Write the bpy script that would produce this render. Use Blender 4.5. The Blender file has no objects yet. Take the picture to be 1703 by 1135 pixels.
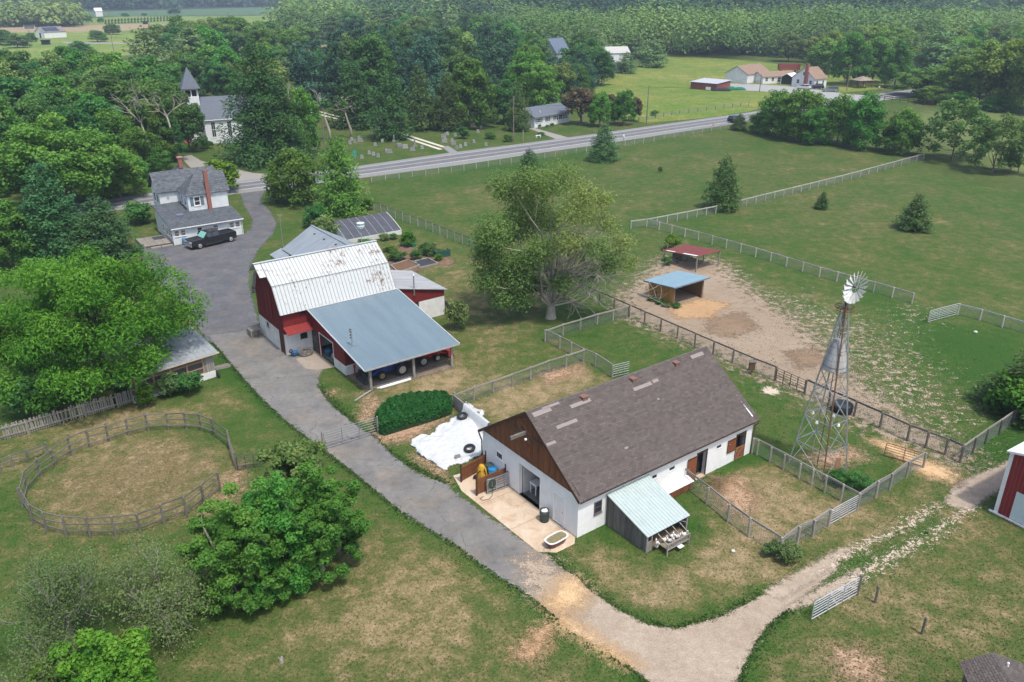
import bpy, math, random
import numpy as np
from math import sin, cos, pi, radians, atan, atan2, hypot
random.seed(7); RNG = np.random.default_rng(7)
scene = bpy.context.scene
COL = scene.collection

# ------------------------------------------------------------------ camera, sky, sun, exposure
FPX, CX, CY, HZY, CAMH = 1345.0, 851.5, 567.5, -25.0, 31.0
PITCH = atan((CY - HZY) / FPX); CP, SP = cos(PITCH), sin(PITCH)
cam = bpy.data.cameras.new('camera'); cam_o = bpy.data.objects.new('camera', cam); COL.objects.link(cam_o)
cam.sensor_width = 36.0; cam.lens = 36.0 * FPX / 1703.0
cam.clip_start = 0.5; cam.clip_end = 14000
cam_o.location = (0, 0, CAMH); cam_o.rotation_euler = (pi / 2 - PITCH, 0, 0)
scene.camera = cam_o

SUN_EL, SUN_AZ = radians(64), radians(-54)          # azimuth measured from +X towards +Y
world = bpy.data.worlds.new('World'); scene.world = world; world.use_nodes = True
wn, wl = world.node_tree.nodes, world.node_tree.links
bg = wn.get('Background') or wn.new('ShaderNodeBackground')
sky = wn.new('ShaderNodeTexSky'); sky.sky_type = 'NISHITA'; sky.sun_disc = False
sky.sun_elevation = SUN_EL; sky.sun_rotation = pi / 2 - SUN_AZ
sky.air_density = 1.0; sky.dust_density = 3.0; sky.ozone_density = 1.0
wl.new(sky.outputs[0], bg.inputs[0]); bg.inputs[1].default_value = 0.15
sun = bpy.data.lights.new('sun', 'SUN'); sun.energy = 2.1; sun.angle = radians(3.5); sun.color = (1.0, 0.955, 0.88)
sun_o = bpy.data.objects.new('sun', sun); COL.objects.link(sun_o); sun_o.location = (30, -40, 90)
sd = (cos(SUN_EL) * cos(SUN_AZ), cos(SUN_EL) * sin(SUN_AZ), sin(SUN_EL))
import mathutils
sun_o.rotation_euler = mathutils.Vector(sd).to_track_quat('Z', 'Y').to_euler()
scene.view_settings.view_transform = 'Standard'; scene.view_settings.look = 'None'
scene.view_settings.gamma = 1; scene.view_settings.use_curve_mapping = False
scene.view_settings.exposure = 0.68
scene.cycles.use_denoising = True
scene.cycles.max_bounces = 6; scene.cycles.diffuse_bounces = 3; scene.cycles.transparent_max_bounces = 12
scene.cycles.volume_bounces = 0

# ------------------------------------------------------------------ survey helpers: photo pixel -> point on the ground
def ray(x, y):
    u = (x - CX) / FPX; v = (y - CY) / FPX
    return (u, CP - v * SP, -SP - v * CP)
def G(x, y, z=0.0):
    d = ray(x, y); t = (z - CAMH) / d[2]
    return (d[0] * t, d[1] * t)
def proj(X, Y, Z):
    dz = Z - CAMH; zc = Y * CP - dz * SP
    return CX + FPX * X / zc, CY - FPX * (Y * SP + dz * CP) / zc
def depth(X, Y, Z=0): return Y * CP - (Z - CAMH) * SP
def height_at(X, Y, yt):
    lo, hi = 0.0, 60.0
    for _ in range(40):
        m = (lo + hi) / 2
        if proj(X, Y, m)[1] > yt: lo = m
        else: hi = m
    return lo

# ------------------------------------------------------------------ materials
def newmat(name):
    m = bpy.data.materials.new(name); m.use_nodes = True
    nt = m.node_tree; nt.nodes.clear()
    out = nt.nodes.new('ShaderNodeOutputMaterial')
    return m, nt, out
def N(nt, typ, **kw):
    n = nt.nodes.new(typ)
    for k, v in kw.items():
        if k.startswith('i_'): n.inputs[k[2:].replace('_', ' ')].default_value = v
        else: setattr(n, k, v)
    return n
def rgb(c): return (c[0], c[1], c[2], 1.0)
def ramp(nt, fac, stops):
    r = nt.nodes.new('ShaderNodeValToRGB'); e = r.color_ramp.elements
    while len(e) < len(stops): e.new(0.5)
    for el, (p, c) in zip(e, stops): el.position = p; el.color = rgb(c) if len(c) == 3 else c
    nt.links.new(fac, r.inputs[0]); return r
def mixc(nt, fac, a, b, mode='MIX'):
    m = nt.nodes.new('ShaderNodeMix'); m.data_type = 'RGBA'; m.blend_type = mode
    if isinstance(fac, (int, float)): m.inputs[0].default_value = fac
    else: nt.links.new(fac, m.inputs[0])
    for s, v in ((6, a), (7, b)):
        if isinstance(v, (tuple, list)): m.inputs[s].default_value = rgb(v)
        else: nt.links.new(v, m.inputs[s])
    return m.outputs[2]
def mathn(nt, op, a, b=None, c=None, clamp=False):
    m = nt.nodes.new('ShaderNodeMath'); m.operation = op; m.use_clamp = clamp
    for i, v in enumerate((a, b, c)):
        if v is None: continue
        if isinstance(v, (int, float)): m.inputs[i].default_value = v
        else: nt.links.new(v, m.inputs[i])
    return m.outputs[0]
def noise(nt, vec, scale, detail=3, rough=.6, dist=0):
    n = nt.nodes.new('ShaderNodeTexNoise'); n.inputs['Scale'].default_value = scale
    n.inputs['Detail'].default_value = detail; n.inputs['Roughness'].default_value = rough
    n.inputs['Distortion'].default_value = dist
    if vec is not None: nt.links.new(vec, n.inputs['Vector'])
    return n.outputs[0]
def coords(nt, kind='Object'):
    return nt.nodes.new('ShaderNodeTexCoord').outputs[kind]
def wpos(nt): return nt.nodes.new('ShaderNodeNewGeometry').outputs['Position']
def attr(nt, name):
    a = nt.nodes.new('ShaderNodeAttribute'); a.attribute_name = name; return a.outputs['Fac']
def mapping(nt, vec, scale=(1, 1, 1), rot=(0, 0, 0)):
    m = nt.nodes.new('ShaderNodeMapping'); m.inputs['Scale'].default_value = scale; m.inputs['Rotation'].default_value = rot
    nt.links.new(vec, m.inputs['Vector']); return m.outputs[0]
def principled(nt, out, col, rough=.8, metal=0.0, bump=None, bstr=.3, bdist=.02, spec=.3):
    p = nt.nodes.new('ShaderNodeBsdfPrincipled')
    if isinstance(col, (tuple, list)): p.inputs['Base Color'].default_value = rgb(col)
    else: nt.links.new(col, p.inputs['Base Color'])
    if isinstance(rough, (int, float)): p.inputs['Roughness'].default_value = rough
    else: nt.links.new(rough, p.inputs['Roughness'])
    p.inputs['Metallic'].default_value = metal
    p.inputs['Specular IOR Level'].default_value = spec
    if bump is not None:
        b = nt.nodes.new('ShaderNodeBump'); b.inputs['Strength'].default_value = bstr; b.inputs['Distance'].default_value = bdist
        nt.links.new(bump, b.inputs['Height']); nt.links.new(b.outputs[0], p.inputs['Normal'])
    nt.links.new(p.outputs[0], out.inputs[0]); return p
MATS = {}
def simple(name, col, col2=None, rough=.8, metal=0.0, scale=3.0, stretch=(1, 1, 1), bump=.15, spec=.3, grime=.0, rnd=.0):
    """weathered plain material: two tones mixed by noise, optional per-object brightness spread and grime blotches"""
    if name in MATS: return MATS[name]
    m, nt, out = newmat(name)
    v = mapping(nt, coords(nt), stretch)
    n = noise(nt, v, scale, 5, .65)
    if col2 is None: col2 = tuple(c * .72 for c in col)
    r = ramp(nt, n, [(.3, col2), (.68, col)])
    c = r.outputs[0]
    if grime:
        g = ramp(nt, noise(nt, coords(nt), .9, 6, .7), [(.5, (1, 1, 1)), (.75, (1 - grime,) * 3)])
        c = mixc(nt, 1.0, c, g.outputs[0], 'MULTIPLY')
    if rnd:
        oi = nt.nodes.new('ShaderNodeObjectInfo')
        f = mathn(nt, 'MULTIPLY_ADD', oi.outputs['Random'], 2 * rnd, 1 - rnd)
        hs = nt.nodes.new('ShaderNodeHueSaturation'); nt.links.new(f, hs.inputs['Value']); nt.links.new(c, hs.inputs['Color']); c = hs.outputs[0]
    principled(nt, out, c, rough, metal, noise(nt, v, scale * 6, 3) if bump else None, bump, .01, spec)
    MATS[name] = m; return m

# ------------------------------------------------------------------ mesh builder
class MB:
    def __init__(s): s.v = []; s.f = []
    def add(s, vs, fs):
        b = len(s.v); s.v += [tuple(p) for p in vs]; s.f += [tuple(i + b for i in f) for f in fs]; return s
    def poly(s, pts): return s.add(pts, [tuple(range(len(pts)))])
    def hexa(s, p):
        return s.add(p, [(3, 2, 1, 0), (4, 5, 6, 7), (0, 1, 5, 4), (1, 2, 6, 5), (2, 3, 7, 6), (3, 0, 4, 7)])
    def box(s, x0, x1, y0, y1, z0, z1):
        return s.hexa([(x0, y0, z0), (x1, y0, z0), (x1, y1, z0), (x0, y1, z0), (x0, y0, z1), (x1, y0, z1), (x1, y1, z1), (x0, y1, z1)])
    def fbox(s, o, u, n, a0, a1, n0, n1, z0, z1):
        """box on a facade: o origin (x,y), u along, n outward (unit 2-vectors)"""
        P = lambda a, b, z: (o[0] + u[0] * a + n[0] * b, o[1] + u[1] * a + n[1] * b, z)
        return s.hexa([P(a0, n1, z0), P(a1, n1, z0), P(a1, n0, z0), P(a0, n0, z0), P(a0, n1, z1), P(a1, n1, z1), P(a1, n0, z1), P(a0, n0, z1)])
    def bar(s, p, q, w, h=None, up=(0, 0, 1)):
        """rectangular beam between two points"""
        h = w if h is None else h
        p = np.array(p, float); q = np.array(q, float); d = q - p; d /= np.linalg.norm(d) + 1e-9
        u = np.array(up, float)
        if abs(d @ u) > .97: u = np.array((1.0, 0, 0))
        a = np.cross(d, u); a /= np.linalg.norm(a); b = np.cross(a, d)
        a = a * w / 2; b = b * h / 2
        return s.hexa([p - a - b, p + a - b, p + a + b, p - a + b, q - a - b, q + a - b, q + a + b, q - a + b])
    def tube(s, pts, rad, n=6, cap=True):
        pts = [np.array(p, float) for p in pts]
        if not hasattr(rad, '__len__'): rad = [rad] * len(pts)
        rings = []
        ref = np.array((.31, .17, .93))
        for i, p in enumerate(pts):
            d = pts[min(i + 1, len(pts) - 1)] - pts[max(i - 1, 0)]; d = d / (np.linalg.norm(d) + 1e-9)
            r = ref if abs(d @ ref) < .95 else np.array((1.0, 0, 0))
            a = np.cross(d, r); a /= np.linalg.norm(a); b = np.cross(d, a)
            rings.append([p + rad[i] * (a * cos(2 * pi * k / n) + b * sin(2 * pi * k / n)) for k in range(n)])
        vs = [q for r in rings for q in r]; fs = []
        for i in range(len(pts) - 1):
            for k in range(n):
                fs.append((i * n + k, i * n + (k + 1) % n, (i + 1) * n + (k + 1) % n, (i + 1) * n + k))
        if cap: fs += [tuple(range(n))[::-1], tuple((len(pts) - 1) * n + k for k in range(n))]
        return s.add(vs, fs)
    def lathe(s, c, prof, n=16, axis='z', sx=1, sy=1):
        """prof: list of (r, h)"""
        vs = []; fs = []
        for r, h in prof:
            for k in range(n):
                a = 2 * pi * k / n; x, y = r * cos(a) * sx, r * sin(a) * sy
                vs.append({'z': (c[0] + x, c[1] + y, c[2] + h), 'y': (c[0] + x, c[1] + h, c[2] + y), 'x': (c[0] + h, c[1] + x, c[2] + y)}[axis])
        for i in range(len(prof) - 1):
            for k in range(n): fs.append((i * n + k, i * n + (k + 1) % n, (i + 1) * n + (k + 1) % n, (i + 1) * n + k))
        fs += [tuple(range(n))[::-1], tuple((len(prof) - 1) * n + k for k in range(n))]
        return s.add(vs, fs)
    def torus(s, c, R, r, axis='z', n=24, m=8):
        vs = []; fs = []
        for i in range(n):
            a = 2 * pi * i / n
            for j in range(m):
                b = 2 * pi * j / m; q = R + r * cos(b); x, y, z = q * cos(a), q * sin(a), r * sin(b)
                vs.append({'z': (c[0] + x, c[1] + y, c[2] + z), 'y': (c[0] + x, c[1] + z, c[2] + y), 'x': (c[0] + z, c[1] + x, c[2] + y)}[axis])
        for i in range(n):
            for j in range(m): fs.append((i * m + j, ((i + 1) % n) * m + j, ((i + 1) % n) * m + (j + 1) % m, i * m + (j + 1) % m))
        return s.add(vs, fs)
    def ell(s, c, rx, ry, rz, nu=10, nv=6):
        vs = [(c[0], c[1], c[2] - rz)]; fs = []
        for j in range(1, nv):
            t = -pi / 2 + pi * j / nv
            for i in range(nu): vs.append((c[0] + rx * cos(t) * cos(2 * pi * i / nu), c[1] + ry * cos(t) * sin(2 * pi * i / nu), c[2] + rz * sin(t)))
        vs.append((c[0], c[1], c[2] + rz))
        for i in range(nu): fs.append((0, 1 + (i + 1) % nu, 1 + i))
        for j in range(nv - 2):
            for i in range(nu): fs.append((1 + j * nu + i, 1 + j * nu + (i + 1) % nu, 1 + (j + 1) * nu + (i + 1) % nu, 1 + (j + 1) * nu + i))
        e = len(vs) - 1; b = 1 + (nv - 2) * nu
        for i in range(nu): fs.append((b + i, b + (i + 1) % nu, e))
        return s.add(vs, fs)
    def extr(s, poly, z0, z1):
        n = len(poly)
        return s.add([(p[0], p[1], z0) for p in poly] + [(p[0], p[1], z1) for p in poly],
                     [tuple(range(n))[::-1], tuple(range(n, 2 * n))] + [(i, (i + 1) % n, n + (i + 1) % n, n + i) for i in range(n)])
    def slab(s, pts, t):
        """thick sheet through coplanar points (list in 3D), thickness t below"""
        p = [np.array(q, float) for q in pts]; nrm = np.cross(p[1] - p[0], p[2] - p[0]); nrm /= np.linalg.norm(nrm)
        if nrm[2] < 0: nrm = -nrm
        b = [q - nrm * t for q in p]; n = len(p)
        return s.add(p + b, [tuple(range(n)), tuple(range(n, 2 * n))[::-1]] + [(i, n + i, n + (i + 1) % n, (i + 1) % n) for i in range(n)])
    def mesh(s, name, mat=None, smooth=False):
        me = bpy.data.meshes.new(name); me.from_pydata(s.v, [], s.f)
        if mat: me.materials.append(mat)
        if smooth: me.polygons.foreach_set('use_smooth', [True] * len(me.polygons))
        me.update(); return me
    def build(s, name, mat, parent=None, smooth=False, kind=None, label=None, loc=None, rz=None):
        return link(name, s.mesh(name, mat, smooth), parent, kind, label, loc, rz)
def link(name, me, parent=None, kind=None, label=None, loc=None, rz=None):
    o = bpy.data.objects.new(name, me); COL.objects.link(o)
    if parent is not None: o.parent = parent
    if kind: o['kind'] = kind
    if label: o['label'] = label
    if loc is not None: o.location = loc
    if rz is not None: o.rotation_euler = (0, 0, rz)
    return o
def T(name, label, cat, loc=(0, 0, 0), rz=0, group=None):
    o = bpy.data.objects.new(name, None); COL.objects.link(o)
    o.location = loc if len(loc) == 3 else (loc[0], loc[1], 0); o.rotation_euler = (0, 0, rz); o.empty_display_size = .2
    tag(o, label, cat, group); return o
def tag(o, label, cat, group=None):
    o['label'] = label; o['category'] = cat
    if group: o['group'] = group
    return o
def copytree(root, loc=None, rz=None, label=None, group=None):
    kids = {}
    for o in bpy.data.objects:
        if o.parent is not None: kids.setdefault(o.parent, []).append(o)
    def cp(o, par):
        c = o.copy(); COL.objects.link(c)
        if par is not None: c.parent = par
        for k in kids.get(o, []): cp(k, c)
        return c
    r = cp(root, None)
    if loc is not None: r.location = loc if len(loc) == 3 else (loc[0], loc[1], 0)
    if rz is not None: r.rotation_euler = (0, 0, rz)
    if label: r['label'] = label
    if group: r['group'] = group
    return r
def wall_grid(mb, o, u, n, a0, a1, z0, z1, t, holes):
    """wall slab with rectangular holes [(a0,a1,z0,z1)], outer face at the facade plane"""
    xs = sorted({a0, a1, *[h[0] for h in holes], *[h[1] for h in holes]}); zs = sorted({z0, z1, *[h[2] for h in holes], *[h[3] for h in holes]})
    xs = [x for x in xs if a0 <= x <= a1]; zs = [z for z in zs if z0 <= z <= z1]
    for i in range(len(xs) - 1):
        run = None
        for j in range(len(zs) - 1):
            cx, cz = (xs[i] + xs[i + 1]) / 2, (zs[j] + zs[j + 1]) / 2
            hole = any(h[0] < cx < h[1] and h[2] < cz < h[3] for h in holes)
            if not hole:
                if run is None: run = [zs[j], zs[j + 1]]
                else: run[1] = zs[j + 1]
            if (hole or j == len(zs) - 2) and run is not None:
                mb.fbox(o, u, n, xs[i], xs[i + 1], -t, 0, run[0], run[1]); run = None
    return mb

# ------------------------------------------------------------------ ground
def inside(poly, X, Y):
    r = np.zeros(X.shape, bool); n = len(poly); j = n - 1
    for i in range(n):
        xi, yi = poly[i]; xj, yj = poly[j]
        c = ((yi > Y) != (yj > Y)) & (X < (xj - xi) * (Y - yi) / (yj - yi + 1e-12) + xi)
        r ^= c; j = i
    return r
def sdist(poly, X, Y):
    d = np.full(X.shape, 1e9); n = len(poly)
    for i in range(n):
        x0, y0 = poly[i]; x1, y1 = poly[(i + 1) % n]; dx, dy = x1 - x0, y1 - y0
        t = np.clip(((X - x0) * dx + (Y - y0) * dy) / (dx * dx + dy * dy + 1e-12), 0, 1)
        d = np.minimum(d, np.hypot(X - x0 - t * dx, Y - y0 - t * dy))
    return np.where(inside(poly, X, Y), d, -d)
def PX(pts): return [G(*p) for p in pts]
def set_attr(me, name, vals, domain='POINT'):
    a = me.attributes.new(name, 'FLOAT', domain); a.data.foreach_set('value', np.asarray(vals, np.float32))

# dry / lush zones of the turf: (photo outline, amount, softness in metres)
ZONES = [
    ([(560, 850), (700, 880), (880, 1000), (900, 1135), (420, 1135), (380, 1080), (560, 980)], .36, 3.0),
    ([(200, 690), (400, 630), (470, 700), (540, 760), (470, 720), (390, 700), (220, 700)], .25, 2.5),
    ([(0, 735), (240, 672), (330, 690), (120, 750), (0, 800)], .35, 1.5),
    ([(770, 672), (965, 608), (1015, 632), (830, 700)], .5, 1.0),
    ([(1185, 775), (1250, 765), (1420, 850), (1300, 915), (1200, 870)], .42, 1.4),
    ([(950, 915), (1050, 905), (1250, 890), (1290, 950), (1190, 1020), (1080, 1030), (1000, 990)], .45, 1.5),
    ([(1350, 950), (1703, 850), (1703, 1135), (1270, 1135)], .3, 4.0),
    ([(1540, 790), (1620, 870), (1500, 890), (1400, 900)], .3, 2.0),
    ([(640, 380), (780, 420), (900, 500), (830, 640), (600, 660), (760, 560)], .28, 4.0),
    ([(620, 640), (745, 612), (840, 640), (700, 670)], .3, 1.5),
    ([(640, 310), (1000, 260), (1500, 265), (1180, 345), (1050, 370), (900, 400), (700, 350)], .06, 8.0),
    ([(1190, 360), (1530, 280), (1703, 300), (1703, 500), (1500, 470), (1260, 410)], .02, 8.0),
    ([(-40, 720), (600, 640), (1000, 1000), (1000, 1200), (-40, 1200)], .05, 6.0),
    ([(50, 800), (150, 730), (300, 725), (385, 770), (370, 840), (200, 885), (70, 880)], .36, 1.2),
    ([(1410, 470), (1540, 520), (1703, 560), (1703, 700), (1620, 640), (1500, 560)], -.38, 3.0),
    ([(1600, 745), (1703, 690), (1703, 740), (1630, 790)], -.4, .8),
    ([(0, 1060), (110, 1040), (80, 1135), (0, 1135)], -.3, 1.5),
    ([(640, 300), (1000, 245), (1000, 262), (660, 330)], -.2, 4.0),
    ([(0, 415), (90, 430), (70, 560), (0, 600)], -.15, 3.0),
    ([(250, 950), (480, 900), (540, 960), (330, 1060)], -.25, 2.0),
    ([(980, 520), (1040, 530), (1150, 590), (1040, 620), (960, 585)], -.05, 2.0),
]
DRIVE_L = [(345, 558), (405, 630), (440, 668), (500, 720), (565, 768), (650, 838), (760, 908), (845, 970), (880, 988), (908, 1014), (960, 1052), (1020, 1086), (1098, 1150)]
DRIVE_R = [(905, 922), (937, 948), (985, 986), (1030, 1016), (1080, 1041), (1130, 1046), (1200, 1026), (1270, 990)]
LINES = [(PX(DRIVE_L), 1.0, -.24), (PX(DRIVE_R), .9, -.3), (PX([(1330, 1000), (1285, 1032), (1258, 1066), (1240, 1102), (1218, 1150)]), 1.0, -.35), (PX([(528, 642), (590, 706), (652, 757), (742, 806)]), .8, -.25),
         (PX([(962, 895), (1010, 870), (1060, 925), (1120, 925), (1150, 880)]), 1.2, -.28), (PX([(1160, 800), (1250, 760)]), .8, -.5), (PX([(1340, 985), (1440, 935), (1560, 862)]), .9, -.3), (PX([(300, 640), (370, 620), (480, 690)]), 1.2, -.2)]
ZP = [(PX(z[0]), z[1], z[2]) for z in ZONES]
def dryness(X, Y):
    v = np.zeros(X.shape)
    for poly, a, s in ZP:
        d = sdist(poly, X, Y); v = v + a * np.clip(.5 + d / (2 * s), 0, 1)
    for line, w, a in LINES:
        d = np.full(X.shape, 1e9)
        for (x0, y0), (x1, y1) in zip(line, line[1:]):
            dx, dy = x1 - x0, y1 - y0; t = np.clip(((X - x0) * dx + (Y - y0) * dy) / (dx * dx + dy * dy + 1e-9), 0, 1); d = np.minimum(d, np.hypot(X - x0 - t * dx, Y - y0 - t * dy))
        v = v + a * np.clip(1.4 - d / w, 0, 1)
    return v
def axis(lo, hi, step, far, grow=1.12):
    a = list(np.arange(lo, hi + .01, step)); s = step; x = hi; r = []
    while x < far: s *= grow; x += s; r.append(x)
    s = step; x = lo; l = []
    while x > -far: s *= grow; x -= s; l.append(x)
    return np.array(l[::-1] + a + r)
gx = axis(-46, 46, .8, 3800); gy = axis(24, 112, .8, 3800)
XX, YY = np.meshgrid(gx, gy)
nv = XX.size; nx, ny = len(gx), len(gy)
me = bpy.data.meshes.new('ground')
idx = np.arange(nv).reshape(ny, nx)
F = np.stack([idx[:-1, :-1], idx[:-1, 1:], idx[1:, 1:], idx[1:, :-1]], -1).reshape(-1, 4)
me.vertices.add(nv); me.vertices.foreach_set('co', np.stack([XX, YY, np.zeros_like(XX)], -1).astype(np.float32).ravel())
me.loops.add(F.size); me.loops.foreach_set('vertex_index', F.ravel().astype(np.int32))
me.polygons.add(len(F)); me.polygons.foreach_set('loop_start', np.arange(0, F.size, 4, dtype=np.int32))
me.update(calc_edges=True)
set_attr(me, 'dry', dryness(XX.ravel(), YY.ravel()))
def turf_material(name, attr_name='dry', base=0.0, tint=None):
    m, nt, out = newmat(name); p = wpos(nt)
    d = attr(nt, attr_name) if attr_name else None
    n1 = noise(nt, p, .028, 3, .55); n2 = noise(nt, p, .17, 4, .65, .4); n3 = noise(nt, p, .9, 4, .7, .3); n4 = noise(nt, p, 5.5, 3, .75); n5 = noise(nt, mapping(nt, p, (1, .6, 1)), 17, 2, .8)
    v = mathn(nt, 'MULTIPLY_ADD', n1, .55, -.26 + base)
    v = mathn(nt, 'MULTIPLY_ADD', n2, .95, v); v = mathn(nt, 'MULTIPLY_ADD', n3, 1.35, v); v = mathn(nt, 'MULTIPLY_ADD', n4, .75, v)
    v = mathn(nt, 'ADD', v, -1.365)
    if d is not None: v = mathn(nt, 'ADD', v, d)
    v = mathn(nt, 'ADD', v, .15)
    cr = ramp(nt, v, [(.0, (.032, .082, .014)), (.22, (.049, .092, .019)), (.42, (.074, .100, .028)), (.58, (.112, .114, .042)), (.76, (.185, .153, .074)), (1.0, (.285, .215, .125))])
    c = cr.outputs[0]
    g = ramp(nt, n5, [(.25, (.72, .72, .72)), (.5, (1, 1, 1)), (.8, (1.35, 1.33, 1.28))])
    c = mixc(nt, 1.0, c, g.outputs[0], 'MULTIPLY')
    g = ramp(nt, n4, [(.3, (.75, .78, .75)), (.7, (1.25, 1.2, 1.2))])
    c = mixc(nt, .6, c, g.outputs[0], 'MULTIPLY')
    if tint: c = mixc(nt, 1.0, c, tint, 'MULTIPLY')
    h = mathn(nt, 'MULTIPLY_ADD', n5, .5, n4)
    principled(nt, out, c, .95, 0, h, .55, .06, .1)
    return m
MAT_TURF = turf_material('turf')
me.materials.append(MAT_TURF)
link('ground', me, kind='structure')

def edge_material(name, cols, nscale=2.5, soft=.45, fine=12, edge_gain=1.0, rough=.95, bias=0.0, specks=None, grass_noise=1.0, bump=.5):
    """loose ground cover whose rim breaks up into the turf: opacity = distance from the rim + noise"""
    m, nt, out = newmat(name); p = wpos(nt)
    e = attr(nt, 'rim')
    n1 = noise(nt, p, nscale, 5, .7, .3); n2 = noise(nt, p, fine, 2, .6); n0 = noise(nt, p, nscale * .16, 4, .6)
    r = ramp(nt, mathn(nt, 'MULTIPLY_ADD', n1, .55, mathn(nt, 'MULTIPLY', n0, .45)), [(.3 + .4 * i / max(1, len(cols) - 1), c) for i, c in enumerate(cols)])
    g = ramp(nt, n2, [(.28, (.6, .6, .6)), (.5, (1, 1, 1)), (.78, (1.35, 1.33, 1.3))])
    c = mixc(nt, .7, r.outputs[0], g.outputs[0], 'MULTIPLY')
    pb = nt.nodes.new('ShaderNodeBsdfPrincipled'); nt.links.new(c, pb.inputs['Base Color']); pb.inputs['Roughness'].default_value = rough; pb.inputs['Specular IOR Level'].default_value = .15
    b = nt.nodes.new('ShaderNodeBump'); b.inputs['Strength'].default_value = bump; b.inputs['Distance'].default_value = .05
    nt.links.new(n2, b.inputs['Height']); nt.links.new(b.outputs[0], pb.inputs['Normal'])
    a = mathn(nt, 'MULTIPLY_ADD', e, edge_gain, bias)
    a = mathn(nt, 'ADD', a, mathn(nt, 'MULTIPLY', mathn(nt, 'ADD', n1, -.5), 3.0 * grass_noise))
    a = mathn(nt, 'ADD', a, mathn(nt, 'MULTIPLY', mathn(nt, 'ADD', n2, -.5), 1.7 * grass_noise))
    a = mathn(nt, 'MULTIPLY_ADD', a, 1 / soft, .5, clamp=True)
    tr = nt.nodes.new('ShaderNodeBsdfTransparent'); mx = nt.nodes.new('ShaderNodeMixShader')
    nt.links.new(a, mx.inputs[0]); nt.links.new(tr.outputs[0], mx.inputs[1]); nt.links.new(pb.outputs[0], mx.inputs[2])
    nt.links.new(mx.outputs[0], out.inputs[0])
    return m
KEEP_OUT = []                                         # outlines where no grass tufts grow
def patch(name, pts, mat, z, res=.6, margin=1.5, world_pts=False, keep=True, clip=(-4, 4), name2=None):
    poly = pts if world_pts else PX(pts)
    P = np.array(poly); lo = P.min(0) - margin; hi = P.max(0) + margin
    xs = np.arange(lo[0], hi[0] + res, res); ys = np.arange(lo[1], hi[1] + res, res)
    X, Y = np.meshgrid(xs, ys); d = sdist(poly, X, Y)
    ok = d > -margin; q = ok[:-1, :-1] | ok[:-1, 1:] | ok[1:, :-1] | ok[1:, 1:]
    ids = np.arange(X.size).reshape(X.shape)
    F = np.stack([ids[:-1, :-1][q], ids[:-1, 1:][q], ids[1:, 1:][q], ids[1:, :-1][q]], -1)
    used, inv = np.unique(F.ravel(), return_inverse=True)
    me = bpy.data.meshes.new(name)
    me.from_pydata(np.stack([X.ravel()[used], Y.ravel()[used], np.full(len(used), z)], -1).tolist(), [], inv.reshape(-1, 4).tolist())
    set_attr(me, 'rim', np.clip(d.ravel()[used], *clip)); me.materials.append(mat)
    if keep: KEEP_OUT.append(poly)
    return link(name, me, kind='structure')
def sheet(name, pts, mat, z, world_pts=False, keep=True, kind='structure'):
    poly = pts if world_pts else PX(pts)
    mb = MB(); mb.poly([(p[0], p[1], z) for p in poly])
    o = mb.build(name, mat, kind=kind)
    import bmesh
    bm = bmesh.new(); bm.from_mesh(o.data); bmesh.ops.triangulate(bm, faces=bm.faces[:])
    for f in bm.faces:
        if f.normal.z < 0: f.normal_flip()
    bm.to_mesh(o.data); bm.free()
    if keep: KEEP_OUT.append(poly)
    return o
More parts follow.
